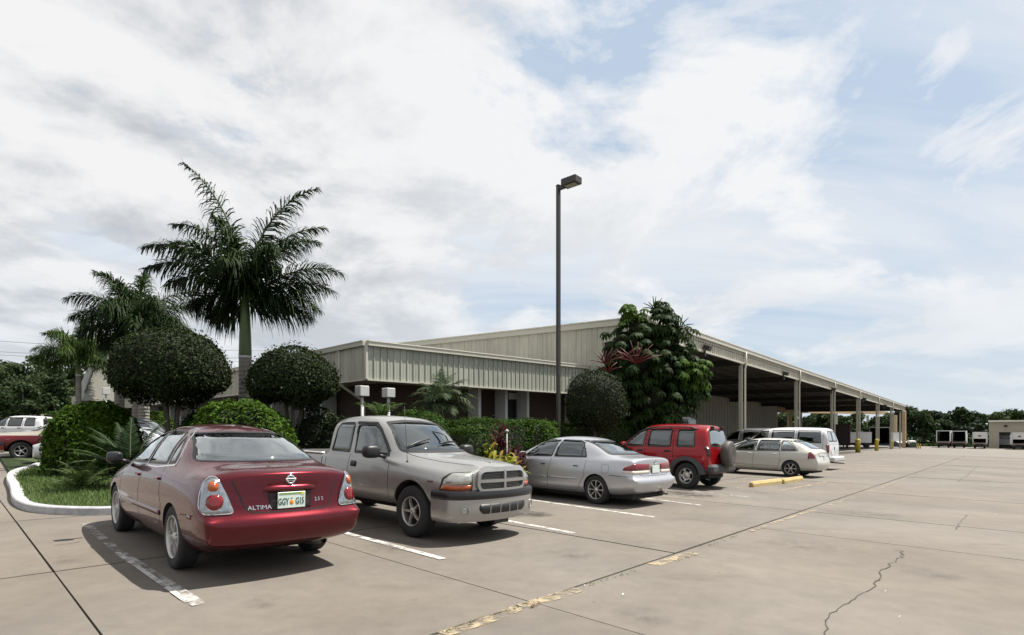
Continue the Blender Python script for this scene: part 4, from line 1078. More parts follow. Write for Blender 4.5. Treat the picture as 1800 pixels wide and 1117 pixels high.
# side windows
def both(f):
    for m in (1, -1): f(m)
SW = [[(.98, .975), (-.02, 1.0), (-.10, 1.395), (.30, 1.36), (.62, 1.235)], [(-.09, 1.0), (-.87, 1.03), (-.78, 1.36), (-.62, 1.40), (-.17, 1.405)], [(-.93, 1.035), (-1.14, 1.055), (-1.10, 1.16), (-1.0, 1.27), (-.86, 1.345)]]
for m in (1, -1):
    windows(body, bv, red, SW, 90, m, G_CLEAR if m == 1 else G_TINT)
    arc = [(1.06, .958), (-.60, .985), (-1.20, 1.035)]; strip(bv, arc, .018, 90, m, .007, M_CHR, 'window_trim', red)
    strip(bv, [(-1.20, 1.035), (-1.185, 1.12), (-1.11, 1.23), (-.97, 1.345), (-.80, 1.415), (-.5, 1.437), (-.1, 1.435), (.3, 1.40), (.62, 1.28), (.9, 1.09)], .014, 90, m, .006, M_CHR, 'window_trim', red)
windows(body, bv, red, [[(-.725, 1.095), (.725, 1.095), (.545, 1.375), (.25, 1.392), (-.25, 1.392), (-.545, 1.375)]], 0, 1, G_BACK, gw=.012, rr=.05, name='rear_window')
windows(body, bv, red, [[(-.66, 1.05), (.66, 1.05), (.50, 1.40), (-.50, 1.40)]], 180, 1, G_CLEAR, gw=.03, rr=.05, name='windscreen')
for m in (1, -1):
    strip(bv, [(.06, .26), (.02, .60), (-.02, .97)], .010, 90, m, .0012, M_SEAM, 'door_gap', red)
    strip(bv, [(1.06, .955), (1.03, .70), (.98, .30), (.05, .23), (-.85, .24)], .009, 90, m, .0012, M_SEAM, 'door_gap', red)
    strip(bv, [(-.86, .23), (-.96, .45), (-1.02, .62), (-.93, .75), (-.90, 1.02)], .009, 90, m, .0012, M_SEAM, 'door_gap', red)
    patch(bv, [(-.98, .50), (.98, .485), (.98, .535), (-.98, .55)], 90, m, .012, .003, P_RED, 'side_moulding', red, .1, r=.015)
    handle(bv, red, .13, .86, m, P_RED); handle(bv, red, -.80, .875, m, P_RED)
    mirror_part(red, (.83, m*1.02, 1.03), M_BLK if m == 1 else P_RED, (.075, .10, .075), m)
    # tail lamps wrap round the corner
    ph = 33
    T = [(.335, .685), (.71, .685), (.80, .74), (.80, .86), (.755, .955), (.665, 1.00), (.56, .985), (.44, .84)]
    T = [(.80-(.80-u_)*.72+.01, .645+(v_-.685)*1.10) for u_, v_ in T]
    lamp = patch(bv, T, ph, m, .012, .004, M_CLR, 'tail_lamp', red, .05, r=.045, swell=.012)
    ring(bv, rnd_poly([Vector(p) for p in T], .045), .006, ph, m, .013, 0, M_CHR, 'lamp_rim', lamp)
    def disc(c, r_, mt, nm, off_):
        return patch(bv, [(c[0]+r_*cos(a), c[1]+r_*sin(a)) for a in np.linspace(0, 2*pi, 21)[:-1]], ph, m, off_, .0, mt, nm, lamp, .05, swell=.012 if nm != 'lens_ring' else 0)
    disc((.655, .757), .082, M_CHR, 'lens_ring', .018); disc((.655, .757), .074, M_REDL, 'stop_lens', .022)
    disc((.676, .898), .052, M_CHR, 'lens_ring', .018); disc((.676, .898), .045, M_AMB, 'turn_lens', .022)
    patch(bv, [(-1.52, .60), (-1.70, .60), (-1.70, .77), (-1.52, .77)], 90, -1, .0012, 0, P_RED, 'fuel_flap', red, .1, r=.03) if m == -1 else None
    patch(bv, [(-1.98, .585), (-2.10, .585), (-2.10, .62), (-1.98, .62)], 90, m, .006, 0, M_REDL, 'side_marker', red, .05, r=.01)
    strip(bv, [(-1.76, .60), (-1.98, .615), (-2.16, .625)], .009, 90, m, .0012, M_SEAM, 'bumper_gap', red)
# boot lid gap, painted shade of the plate recess, garnish, badges
strip(bv, [(-.66, 1.015), (-.60, .95), (-.52, .80), (-.47, .68), (-.40, .648), (0, .640), (.40, .648), (.47, .68), (.52, .80), (.60, .95), (.66, 1.015)], .014, 0, 1, .0012, M_SEAM, 'boot_gap', red)

rec = patch(bv, [(-.23, .66), (.23, .66), (.25, .845), (-.25, .845)], 0, 1, .002, 0, mat('painted_recess_shade', (.012, .002, .003), .5), 'plate_recess_shade', red, .06, r=.02)  # flat patch; the recess shade is put into its near-black red
b = MB()
pj = Proj(bv, 0, 1)
vs = []; K = 15
for i in range(K):
    t = -1+2*i/(K-1); y = t*.29; sc_ = (1-abs(t)**4)**.5 if abs(t) < 1 else 0
    h0, n0 = pj((y, .872+.02*sc_), .001); h1, n1 = pj((y, .862), .030*sc_+.003); h2, n2 = pj((y, .838), .024*sc_+.002); h3, n3 = pj((y, .832), .001); vs += [h0, h1, h2, h3]
b.add(vs, [(i*4+j, i*4+j+1, i*4+5+j, i*4+4+j) for i in range(K-1) for j in range(3)], True); b.build('boot_garnish', P_RED, red)
strip(bv, [(-2.20, .74), (-2.24, .4), (-2.245, 0)], .008, -1, 1, .001, M_SEAM, 'lid_crease', red) if False else None
plate(bv, red, (-.0, .747), ('GGY', 'G15'))
MB().lathe([(.030, 0), (.050, 0), (.052, .006), (.045, .012), (.034, .010), (.030, 0)], 24).build('_t', M_CHR)
t_ = COL.objects['_t']; me = t_.data; bpy.data.objects.remove(t_)
bx = bmesh.new(); bx.from_mesh(me)
for v in bx.verts: v.co.y *= .92
bx.to_mesh(me); bx.free(); me.materials.clear()
bd = stick(bv, me, (0, .945), 0, 1, .003, M_CHR, 'badge', red)
me = MB().cbox((0, 0, .007), (.118, .026, .010), .004).mesh('m'); stick(bv, me, (0, .945), 0, 1, .003, M_CHR, 'badge_bar', red)
me = text_mesh('NISSAN', .020, .002); stick(bv, me, (0, .945), 0, 1, .017, M_BLK, 'badge_lettering', red)
me = text_mesh('ALTIMA', .056, .003, 0); 
for v in me.vertices: v.co.x *= 1.25
stick(bv, me, (.335, .690), 0, 1, .005, M_CHR, 'lettering', red)
me = text_mesh('2.5 S', .050, .003, .0)
for v in me.vertices: v.co.x *= 1.15
stick(bv, me, (-.335, .735), 0, 1, .005, M_CHR, 'lettering', red)
b = MB(); b.tube([(-2.0, -.52, .27), (-2.22, -.52, .265)], .03, 14, caps=False); b.tube([(-1.9, -.52, .27), (-2.15, -.52, .27)], .026, 10); b.ell((-1.95, -.45, .28), (.28, .12, .07), 14, 8, .7); b.build('exhaust', mat('exhaust_metal', (.12, .11, .10), .5, .8), red)
MB().box((.1, 0, .24), (3.9, 1.35, .12)).build('underbody', M_HUBD, red)
for x in (1.40, -1.40):
    for y in (1, -1): add_wheel(red, x, y*.885, .325, .215, 'seven', M_ALU, .21)
seats(red, (.15,), (.38, -.38), .55, M_INTL); 
b = MB(); b.ell((-.92, 0, .88), (.10, .66, .34), 20, 10, .45, Matrix.Rotation(-.25, 3, 'Y')); b.ell((-1.02, .36, 1.17), (.05, .13, .075), 10, 6, .6); b.ell((-1.02, -.36, 1.17), (.05, .13, .075), 10, 6, .6); b.build('rear_seat', M_INTL, red)
MB().box((-1.42, 0, 1.02), (.55, 1.2, .03)).build('parcel_shelf', mat('shelf_cloth', (.20, .18, .15), .9), red)
b = MB(); b.box((.95, 0, .95), (.35, 1.35, .12)); b.build('dashboard', M_INTL, red)
b = MB(); b.tube([(.55+.04*0, .38+.18*cos(t), .98+.18*sin(t)) for t in np.linspace(0, 2*pi, 17)], .014, 6, caps=False); b.build('steering_wheel', M_INT, red)
shade_floor(red, -1.2, 1.1, .75, .40)

# ---- 2: silver-beige extended cab pickup, nose out ------------------------------------------
P_BEI = paintm('silver_beige_paint', (0.34, 0.335, 0.32), .65, .30)
pk = thing('silver_pickup', 'silver beige extended cab pickup backed in, its grille towards the viewer', 'pickup truck')
st = [
 S(-2.88, -.03, .50, .70, (.78, .58), (.82, .74), (.82, .90), (.80, 1.05), (.60, 1.06), (.35, 1.06), 1.06),
 S(-2.78, -.02, .48, .80, (.88, .58), (.905, .74), (.90, .90), (.86, 1.075), (.66, 1.08), (.38, 1.08), 1.08),
 S(-1.90, 0, .42, .80, (.90, .56), (.915, .74), (.905, .90), (.865, 1.075), (.66, 1.08), (.38, 1.08), 1.08),
 S(-0.86, 0, .40, .80, (.90, .54), (.915, .74), (.905, .90), (.865, 1.075), (.66, 1.08), (.38, 1.08), 1.08),
 S(-0.78, 0, .40, .80, (.90, .54), (.915, .74), (.905, .90), (.865, 1.075), (.70, 1.12), (.45, 1.13), 1.13),
 S(-0.72, -.03, .40, .80, (.90, .54), (.915, .74), (.905, .90), (.87, 1.07), (.82, 1.17), (.70, 1.62), 1.68, {8: .0, 9: .05, 10: .05}),
 S(-0.50, -.03, .39, .80, (.90, .54), (.915, .74), (.905, .90), (.875, 1.065), (.82, 1.15), (.70, 1.69), 1.745),
 S(0.05, .0, .38, .80, (.90, .54), (.915, .73), (.905, .90), (.875, 1.06), (.82, 1.14), (.70, 1.70), 1.76),
 S(0.55, .07, .38, .80, (.90, .54), (.915, .73), (.905, .90), (.875, 1.055), (.815, 1.13), (.685, 1.655), 1.72),
 S(0.93, .12, .38, .80, (.90, .54), (.915, .73), (.905, .90), (.875, 1.045), (.79, 1.12), (.69, 1.37), 1.44),
 S(1.28, .13, .38, .80, (.90, .54), (.92, .73), (.91, .90), (.87, 1.03), (.74, 1.10), (.60, 1.135), 1.16),
 S(1.70, .08, .38, .78, (.90, .55), (.925, .73), (.915, .88), (.86, .995), (.66, 1.055), (.46, 1.115), 1.13),
 S(2.15, .10, .38, .74, (.885, .54), (.91, .70), (.90, .84), (.82, .95), (.60, 1.01), (.42, 1.075), 1.095),
 S(2.42, .15, .38, .72, (.86, .54), (.875, .68), (.865, .80), (.79, .915), (.58, .98), (.40, 1.04), 1.055),
 S(2.51, .18, .42, .68, (.80, .54), (.81, .67), (.80, .78), (.74, .875), (.55, .93), (.38, 1.0), 1.015),
]
body, bv = make_body('body', st, [P_BEI], pk, [(1.66, .425, .38, .94, 0), (-1.66, .41, .37, .94, 0)], creases=[(9, 10, 14, .5), (9, 5, 9, .35), (7, 0, 14, .3), (8, 0, 4, .5)], creasex=[(5, 8, 10, .5)], endc=.35, bed=((-1.84, 0, 1.0), (1.84, 1.5, .75)))
for m in (1, -1):
    windows(body, bv, pk, [[(1.03, 1.10), (.10, 1.12), (.05, 1.57), (.48, 1.585), (.66, 1.50)]], 90, m, G_TINT)
    windows(body, bv, pk, [[(-.02, 1.12), (-.60, 1.13), (-.56, 1.50), (-.48, 1.60), (-.05, 1.60)]], 90, m, G_DARK)
    strip(bv, [(.98, 1.17), (.66, 1.50), (.50, 1.595), (.02, 1.60)], .04, 90, m, .012, M_BLK, 'rain_visor', pk)
    strip(bv, [(.02, 1.10), (.0, .75), (-.02, .42)], .010, 90, m, .0012, M_SEAM, 'door_gap', pk)
    strip(bv, [(1.10, 1.05), (1.12, .70), (1.10, .42), (.0, .40), (-.66, .40), (-.70, .75), (-.70, 1.08)], .010, 90, m, .0012, M_SEAM, 'door_gap', pk)
    strip(bv, [(-.82, .42), (-.83, 1.07)], .022, 90, m, .001, M_SEAM, 'cab_gap', pk)
    patch(bv, [(.09, .91), (.24, .91), (.24, 1.00), (.09, 1.00)], 90, m, .012, .002, M_BLK, 'door_handle', pk, .05, r=.03)
    mirror_part(pk, (.88, m*1.06, 1.17), M_BLK, (.085, .15, .095), m)
    # headlamp with amber strip beneath
    ph = 180-28
    pjm = lambda *a: None
    T = [(-.47, .79), (-.86, .79), (-.82, .86), (-.74, .925), (-.46, .945)]
    hl_ = patch(bv, T, ph, m, .010, .004, M_HEAD, 'headlamp', pk, .06, r=.03, swell=.01)
    patch(bv, [(-.47, .72), (-.89, .72), (-.865, .785), (-.47, .785)], ph, m, .010, .004, M_AMB, 'turn_signal', hl_, .06, r=.015)
    ring(bv, rnd_poly([Vector(p) for p in [(-.46, .71), (-.905, .71), (-.86, .87), (-.75, .935), (-.45, .958)]], .03), .016, ph, m, .008, 0, M_BLK, 'lamp_surround', hl_)
    patch(bv, [(1.30+.78, .80), (1.46+.78, .80), (1.46+.78, .835), (1.30+.78, .835)], 90, m, .004, 0, M_BLK, 'nameplate', pk, .05, r=.008) if False else None
    patch(bv, [(2.02, .80), (2.13, .80), (2.13, .83), (2.02, .83)], 90, m, .004, 0, mat('name_plate_brown', (.09, .05, .04), .4), 'nameplate', pk, .05, r=.006)
    wheelx = ring(bv, rnd_poly([Vector((1.66+.425*cos(a), .37+.425*sin(a))) for a in np.linspace(0, pi, 16)]+[Vector((1.25, .30)), Vector((2.07, .30))], 0) if False else [Vector((1.66+.455*cos(a), .38+.455*sin(a))) for a in np.linspace(0, 2*pi, 33)[:-1]], .018, 90, m, .010, 0, P_BEI, 'arch_lip', pk)
windows(body, bv, pk, [[(-.70, 1.165), (.70, 1.165), (.56, 1.62), (.2, 1.655), (-.2, 1.655), (-.56, 1.62)]], 180, 1, G_CLEAR, gw=.035, rr=.05, name='windscreen')
windows(body, bv, pk, [[(-.56, 1.20), (.56, 1.20), (.50, 1.58), (-.50, 1.58)]], 0, 1, G_DARK, cut=False, gw=.03, rr=.04, name='rear_window')
for m in (1, -1): strip(bv, [(1.22, .66), (1.6, .60), (2.0, .545), (2.35, .47), (2.48, .42)], .010, -1, m, .0015, M_SEAM, 'bonnet_gap', pk)
# grille
GP = [(-.46, .685), (.46, .685), (.515, .78), (.49, .955), (.40, 1.0), (-.40, 1.0), (-.49, .955), (-.515, .78)]
gr = patch(bv, GP, 180, 1, .006, 0, M_BLK, 'grille', pk, .08, r=.04)
ring(bv, rnd_poly([Vector(p) for p in GP], .05), .045, 180, 1, .045, 0, P_BEI, 'grille_frame', gr)
for (p, q) in (((0, .70), (0, .97)), ((-.49, .835), (.49, .835))): strip(bv, [p, q], .042, 180, 1, .046, P_BEI, 'grille_bar', gr, th=.02)
for z in (.745, .765, .785, .805, .865, .885, .905, .925, .945): strip(bv, [(-.45, z), (.45, z)], .007, 180, 1, .016, mat('grille_slat_grey', (.10, .10, .095), .4), 'grille_slat', gr, .12)
# bumper: separate bar wrapping the nose; black top, painted below
def bumper(root, pts, prof_, material, name, parent=None):
    vs = []; k = len(prof_)
    for i, p in enumerate(pts):
        t = (Vector(pts[min(i+1, len(pts)-1)])-Vector(pts[max(i-1, 0)])).normalized(); n = Vector((t.y, -t.x)) 
        for d, z in prof_: vs.append((p[0]+n.x*d, p[1]+n.y*d, z))
    b = MB().add(vs, [(i*k+j, i*k+(j+1) % k, (i+1)*k+(j+1) % k, (i+1)*k+j) for i in range(len(pts)-1) for j in range(k)], True)
    b.add([], []); b.f += [tuple(range(k)), tuple(range((len(pts)-1)*k, len(pts)*k))[::-1]]; b.sm += [False, False]
    o = b.build(name, material, parent or root); o.data.set_sharp_from_angle(angle=radians(40)); return o
cur = [(2.16, -.93), (2.38, -.925), (2.50, -.88), (2.60, -.74), (2.665, -.5), (2.70, -.25), (2.71, 0), (2.70, .25), (2.665, .5), (2.60, .74), (2.50, .88), (2.38, .925), (2.16, .93)]
cv = [Vector((x, y, 0)) for x, y in cur]; cv = smooth_path(cv, 2); cur2 = [(v.x, v.y) for v in cv]
bp_ = bumper(pk, cur2, [(-.06, .60), (.02, .60), (.03, .62), (.03, .665), (.015, .70), (-.03, .715), (-.08, .715)], mat('satin_black_bumper', (.012, .012, .014), .28), 'bumper_top')
bp_ = bumper(pk, cur2, [(-.07, .30), (-.015, .30), (.010, .34), (.022, .45), (.018, .595), (-.06, .598)], P_BEI, 'bumper')
MB().ell((2.40, 0, .62), (.16, .80, .10), 20, 8, .5).build('bumper_gap', M_SEAM, pk)
bm_ = bmesh.new(); bm_.from_mesh(bp_.data); bvb = BVHTree.FromBMesh(bm_); bm_.free()
sl = patch(bvb, [(-.44, .40), (.44, .40), (.51, .46), (.49, .53), (-.49, .53), (-.51, .46)], 180, 1, .003, 0, M_BLK, 'air_intake', bp_, .08, r=.03)
for y in (-.3, -.1, .1, .3): strip(bvb, [(y, .40), (y, .53)], .014, 180, 1, .006, P_BEI, 'intake_bar', sl)
for m in (1, -1):
    f_ = patch(bvb, [(-.66*1+.055*cos(a), .455+.055*sin(a)) for a in np.linspace(0, 2*pi, 17)[:-1]], 180-18, m, .004, 0, M_HEAD, 'fog_lamp', bp_, .05)
    ring(bvb, [Vector((-.66+.068*cos(a), .455+.068*sin(a))) for a in np.linspace(0, 2*pi, 17)[:-1]], .016, 180-18, m, .010, 0, P_BEI, 'fog_lamp_ring', f_)
MB().cbox((2.64, .02, .285), (.02, .32, .09), .01).build('air_dam', M_BLK, pk)
me = MB().ell((0, 0, .004), (.028, .028, .010), 14, 8).mesh('m')
h, n = Vector((2.42, 0, 0)), None
hh_ = bv.ray_cast(Vector((2.40, 0, 3)), Vector((0, 0, -1)))[0]
MB().ell((hh_.x, hh_.y, hh_.z+.004), (.05, .042, .010), 16, 8).build('bonnet_badge', M_CHR, pk)
for (x0, y0, x1, y1) in ((1.20, -.62, 1.14, -.08), (1.25, .02, 1.10, .60)):
    b = MB(); P = []
    for t in np.linspace(0, 1, 7):
        y = y0+(y1-y0)*t; 
        x = x0+(x1-x0)*t; hit_ = bv.ray_cast(Vector((x, y, 3)), Vector((0, 0, -1)))[0]; P.append(hit_+Vector((.012, 0, .03)))
    b.tube(P, [.008, .014, .02, .02, .014, .01, .008], 6); b.build('wiper', M_BLK, pk)
hh_ = bv.ray_cast(Vector((1.45, -.80, 3)), Vector((0, 0, -1)))[0]
b = MB(); b.tube([hh_, hh_+Vector((-.10, 0, .80))], [.004, .0025], 6); b.ell(hh_, (.02, .02, .02), 10, 6); b.build('aerial', M_BLK, pk)
MB().cbox((-3.0, 0, .55), (.16, 1.75, .16), .04).build('rear_bumper', M_CHR, pk)
MB().box((-.2, 0, .42), (5.1, 1.1, .2)).build('underbody', M_HUBD, pk)
b = MB()
for sy in (1, -1): b.cbox((-1.84, sy*.835, 1.085), (1.95, .07, .022), .008)
b.build('bed_rail', mat('bed_rail_metal', (.62, .62, .60), .35, .3), pk)
for x in (1.66, -1.66):
    for y in (1, -1): add_wheel(pk, x, y*.895, .362, .205, 'star', M_ALU, .225)
seats(pk, (.28,), (.38, -.38), .72, M_INT); MB().box((.98, 0, 1.10), (.36, 1.4, .1)).build('dashboard', M_INT, pk)
b = MB(); b.tube([(.66, .38+.18*cos(t), 1.16+.17*sin(t)) for t in np.linspace(0, 2*pi, 17)], .014, 6, caps=False); b.build('steering_wheel', M_INT, pk); shade_floor(pk, -.68, 1.1, .76, .6)

# ---- 3: silver sedan -----------------------------------------------------------------------
P_SIL = paintm('silver_paint', (0.47, 0.475, 0.50), .60, .33, dirt=0)
ac = thing('silver_sedan', 'silver sedan parked nose in beside the lamp post', 'car')
st = [
 S(-2.34, -.06, .29, .76, (.84, .40), (.865, .575), (.82, .625), (.76, .95), (.54, .99), (.28, 1.005), 1.008, {0: .07, 1: .07, 2: .07, 3: .06, 4: -.03, 5: -.075, 6: .05, 7: .07, 8: .06, 9: .05, 10: .04}),
 S(-2.22, -.06, .28, .77, (.865, .40), (.905, .585), (.875, .70), (.79, .975), (.62, 1.02), (.36, 1.03), 1.035),
 S(-1.98, -.04, .22, .79, (.875, .38), (.905, .60), (.885, .79), (.815, .98), (.66, 1.025), (.40, 1.04), 1.043),
 S(-1.66, -.07, .20, .80, (.885, .38), (.905, .60), (.89, .79), (.835, .965), (.70, 1.025), (.55, 1.05), 1.06),
 S(-1.22, -.12, .19, .80, (.885, .38), (.905, .60), (.89, .79), (.85, .945), (.76, 1.03), (.62, 1.26), 1.295),
 S(-0.82, -.12, .18, .80, (.885, .38), (.905, .60), (.89, .79), (.855, .935), (.78, 1.02), (.595, 1.405), 1.445),
 S(-0.25, 0, .17, .80, (.885, .38), (.905, .60), (.89, .78), (.855, .925), (.785, 1.00), (.595, 1.43), 1.475),
 S(0.30, .08, .17, .80, (.885, .38), (.905, .60), (.89, .77), (.85, .915), (.78, .985), (.595, 1.385), 1.44),
 S(0.74, .14, .17, .80, (.885, .38), (.905, .60), (.89, .75), (.845, .895), (.77, .965), (.615, 1.20), 1.27),
 S(1.16, .15, .17, .80, (.885, .38), (.905, .59), (.885, .73), (.83, .865), (.73, .935), (.57, .985), 1.01),
 S(1.56, .09, .18, .80, (.88, .38), (.895, .57), (.875, .70), (.79, .83), (.62, .885), (.38, .905), .915),
 S(2.00, .08, .20, .76, (.85, .38), (.87, .53), (.84, .64), (.74, .74), (.55, .78), (.32, .80), .805),
 S(2.22, .16, .23, .62, (.70, .38), (.73, .50), (.69, .60), (.60, .66), (.44, .69), (.24, .70), .705),
]
body, bv = make_body('body', st, [P_SIL], ac, [(1.36, .34, .32, .92, 0), (-1.36, .34, .32, .92, 0)], creases=[(7, 0, 3, .4), (5, 0, 1, .6)])
for m in (1, -1):
    windows(body, bv, ac, [[(.93, .95), (-.02, .975), (-.09, 1.37), (.28, 1.34), (.58, 1.215)], [(-.09, .975), (-1.06, .995), (-.99, 1.11), (-.83, 1.32), (-.70, 1.365), (-.16, 1.375)]], 90, m, G_TINT)
    strip(bv, [(-.90, .99), (-.84, 1.33)], .014, 90, m, .008, M_BLK, 'window_bar', ac)
    strip(bv, [(.06, .26), (.02, .60), (-.05, .96)], .010, 90, m, .0012, M_SEAM, 'door_gap', ac)
    strip(bv, [(1.00, .93), (1.0, .70), (.95, .30), (.05, .25), (-.80, .25)], .009, 90, m, .0012, M_SEAM, 'door_gap', ac)
    strip(bv, [(-.82, .25), (-.92, .43), (-1.04, .60), (-1.05, .75), (-1.08, .98)], .009, 90, m, .0012, M_SEAM, 'door_gap', ac)
    strip(bv, [(-1.72, .655), (-1.95, .645), (-2.2, .64), (-2.34, .64)], .010, 90, m, .001, M_SEAM, 'bumper_gap', ac)
    patch(bv, [(-.86, .515), (.00, .505), (.0, .535), (-.86, .545)], 90, m, .016, .003, P_SIL, 'side_moulding', ac, .1, r=.012)
    patch(bv, [(.09, .505), (.95, .495), (.95, .525), (.09, .535)], 90, m, .016, .003, P_SIL, 'side_moulding', ac, .1, r=.012)
    handle(bv, ac, .18, .80, m, M_BLK, .12, .022); handle(bv, ac, -.80, .80, m, M_BLK, .12, .022)
    mirror_part(ac, (.80, m*.96, 1.0), P_SIL, (.065, .095, .07), m)
    
    ring(bv, rnd_poly([Vector(p) for p in [(-1.515, .685), (-1.705, .685), (-1.705, .865), (-1.515, .865)]], .03), .006, 90, m, .0015, 0, M_SEAM, 'flap_gap', ac) if m == 1 else None
    ph = 30
    lamp = patch(bv, [(.20, .775), (.90, .765), (.86, .83), (.68, .915), (.20, .90)], ph, m, .010, .004, M_REDL, 'tail_lamp', ac, .05, r=.025, swell=.01)
    patch(bv, [(.21, .705), (.905, .695), (.90, .758), (.21, .770)], ph, m, .010, .004, mat('pale_lamp_lens', (.55, .48, .42), .2, coat=1), 'reverse_lens', lamp, .05, r=.012)
    strip(bv, [(1.0, .22), (-.95, .20)], .05, 90, m, .004, mat('painted_sill_shadow', (.05, .05, .05), .6), 'sill', ac)  # dark strip along the sill, its shadow put into the colour
windows(body, bv, ac, [[(-.64, 1.065), (.64, 1.065), (.50, 1.37), (-.50, 1.37)]], 0, 1, G_BACK, gw=.03, rr=.05, name='rear_window')
windows(body, bv, ac, [[(-.64, 1.02), (.64, 1.02), (.50, 1.37), (-.50, 1.37)]], 180, 1, G_CLEAR, gw=.03, rr=.05, name='windscreen')
strip(bv, [(-.70, .97), (-.62, .92), (-.60, .68), (-.5, .655), (.5, .655), (.60, .68), (.62, .92), (.70, .97)], .009, 0, 1, .001, M_SEAM, 'boot_gap', ac)
patch(bv, [(-.19, .70), (.19, .70), (.20, .87), (-.20, .87)], 0, 1, .001, 0, mat('painted_grey_recess_shade', (.10, .10, .10), .6), 'plate_recess_shade', ac, .08, r=.02)  # no hollow here: a darker grey patch carries the recess shade
plate(bv, ac, (0, .785), None)
me = text_mesh('H', .075, .004, .004); stick(bv, me, (0, .945), 0, 1, .004, M_CHR, 'badge', ac)
me = MB().lathe([(.040, 0), (.048, 0), (.048, .006), (.040, .006), (.040, 0)], 20).mesh('m'); stick(bv, me, (0, .945), 0, 1, .003, M_CHR, 'badge_ring', ac)
b = MB(); b.tube([(-2.0, -.48, .24), (-2.42, -.48, .235)], .03, 10); b.build('exhaust', MC['exhaust_metal'], ac)
MB().box((-.1, 0, .22), (4.2, 1.35, .12)).build('underbody', M_HUBD, ac)
for x in (1.36, -1.36):
    for y in (1, -1): add_wheel(ac, x, y*.875, .315, .205, 'eight', M_ALU, .20)
seats(ac, (.15,), (.38, -.38), .5, M_INT); MB().ell((-.92, 0, .82), (.10, .64, .30), 20, 10, .45, Matrix.Rotation(-.25, 3, 'Y')).build('rear_seat', M_INT, ac)
MB().box((-1.38, 0, .98), (.5, 1.15, .03)).build('parcel_shelf', M_INT, ac); MB().box((.92, 0, .92), (.35, 1.35, .1)).build('dashboard', M_INT, ac); shade_floor(ac, -1.2, 1.05, .75, .4)
b = MB(); b.tube([(.52, .38+.18*cos(t), .96+.17*sin(t)) for t in np.linspace(0, 2*pi, 17)], .014, 6, caps=False); b.build('steering_wheel', M_INT, ac)

# ---- 4: red four wheel drive ---------------------------------------------------------------
P_JR = paintm('bright_red_paint', (0.26, 0.003, 0.006), .35, .28, dirt=.05)
M_CLAD = mat('grey_cladding', (0.045, 0.045, 0.047), .7)
jp = thing('red_suv', 'red boxy four wheel drive with spare wheel on its tail', 'car')
st = [
 S(-1.98, -.03, .44, .70, (.80, .54), (.83, .72), (.83, .92), (.82, 1.10), (.72, 1.22), (.55, 1.66), 1.72, {7: .02, 8: .05, 9: .16, 10: .16}),
 S(-1.88, -.03, .42, .78, (.87, .54), (.90, .72), (.895, .92), (.875, 1.10), (.81, 1.20), (.66, 1.72), 1.78, {9: .08, 10: .08}),
 S(-1.60, 0, .40, .78, (.88, .54), (.91, .72), (.90, .92), (.88, 1.09), (.82, 1.18), (.675, 1.76), 1.81),
 S(-1.00, 0, .38, .78, (.88, .54), (.91, .72), (.90, .92), (.88, 1.08), (.83, 1.16), (.675, 1.785), 1.835),
 S(-0.20, 0, .36, .78, (.88, .54), (.91, .72), (.90, .92), (.88, 1.07), (.83, 1.15), (.675, 1.785), 1.84),
 S(0.25, .06, .36, .78, (.88, .54), (.91, .72), (.90, .92), (.88, 1.06), (.825, 1.14), (.665, 1.72), 1.79),
 S(0.62, .12, .36, .78, (.88, .54), (.91, .72), (.90, .92), (.875, 1.05), (.81, 1.13), (.68, 1.44), 1.52),
 S(0.98, .12, .36, .78, (.88, .54), (.91, .72), (.90, .90), (.86, 1.03), (.76, 1.11), (.62, 1.16), 1.18),
 S(1.45, .07, .36, .78, (.86, .54), (.88, .70), (.87, .86), (.80, .98), (.68, 1.03), (.48, 1.07), 1.08),
 S(1.90, .08, .38, .74, (.82, .54), (.83, .68), (.82, .82), (.74, .93), (.62, .97), (.42, 1.0), 1.01),
 S(2.08, .12, .42, .64, (.72, .54), (.74, .66), (.72, .78), (.64, .86), (.54, .89), (.36, .92), .93),
]
body, bv = make_body('body', st, [P_JR], jp, [(1.32, .42, .37, .93, 0), (-1.32, .42, .37, .93, 0)], level=3)
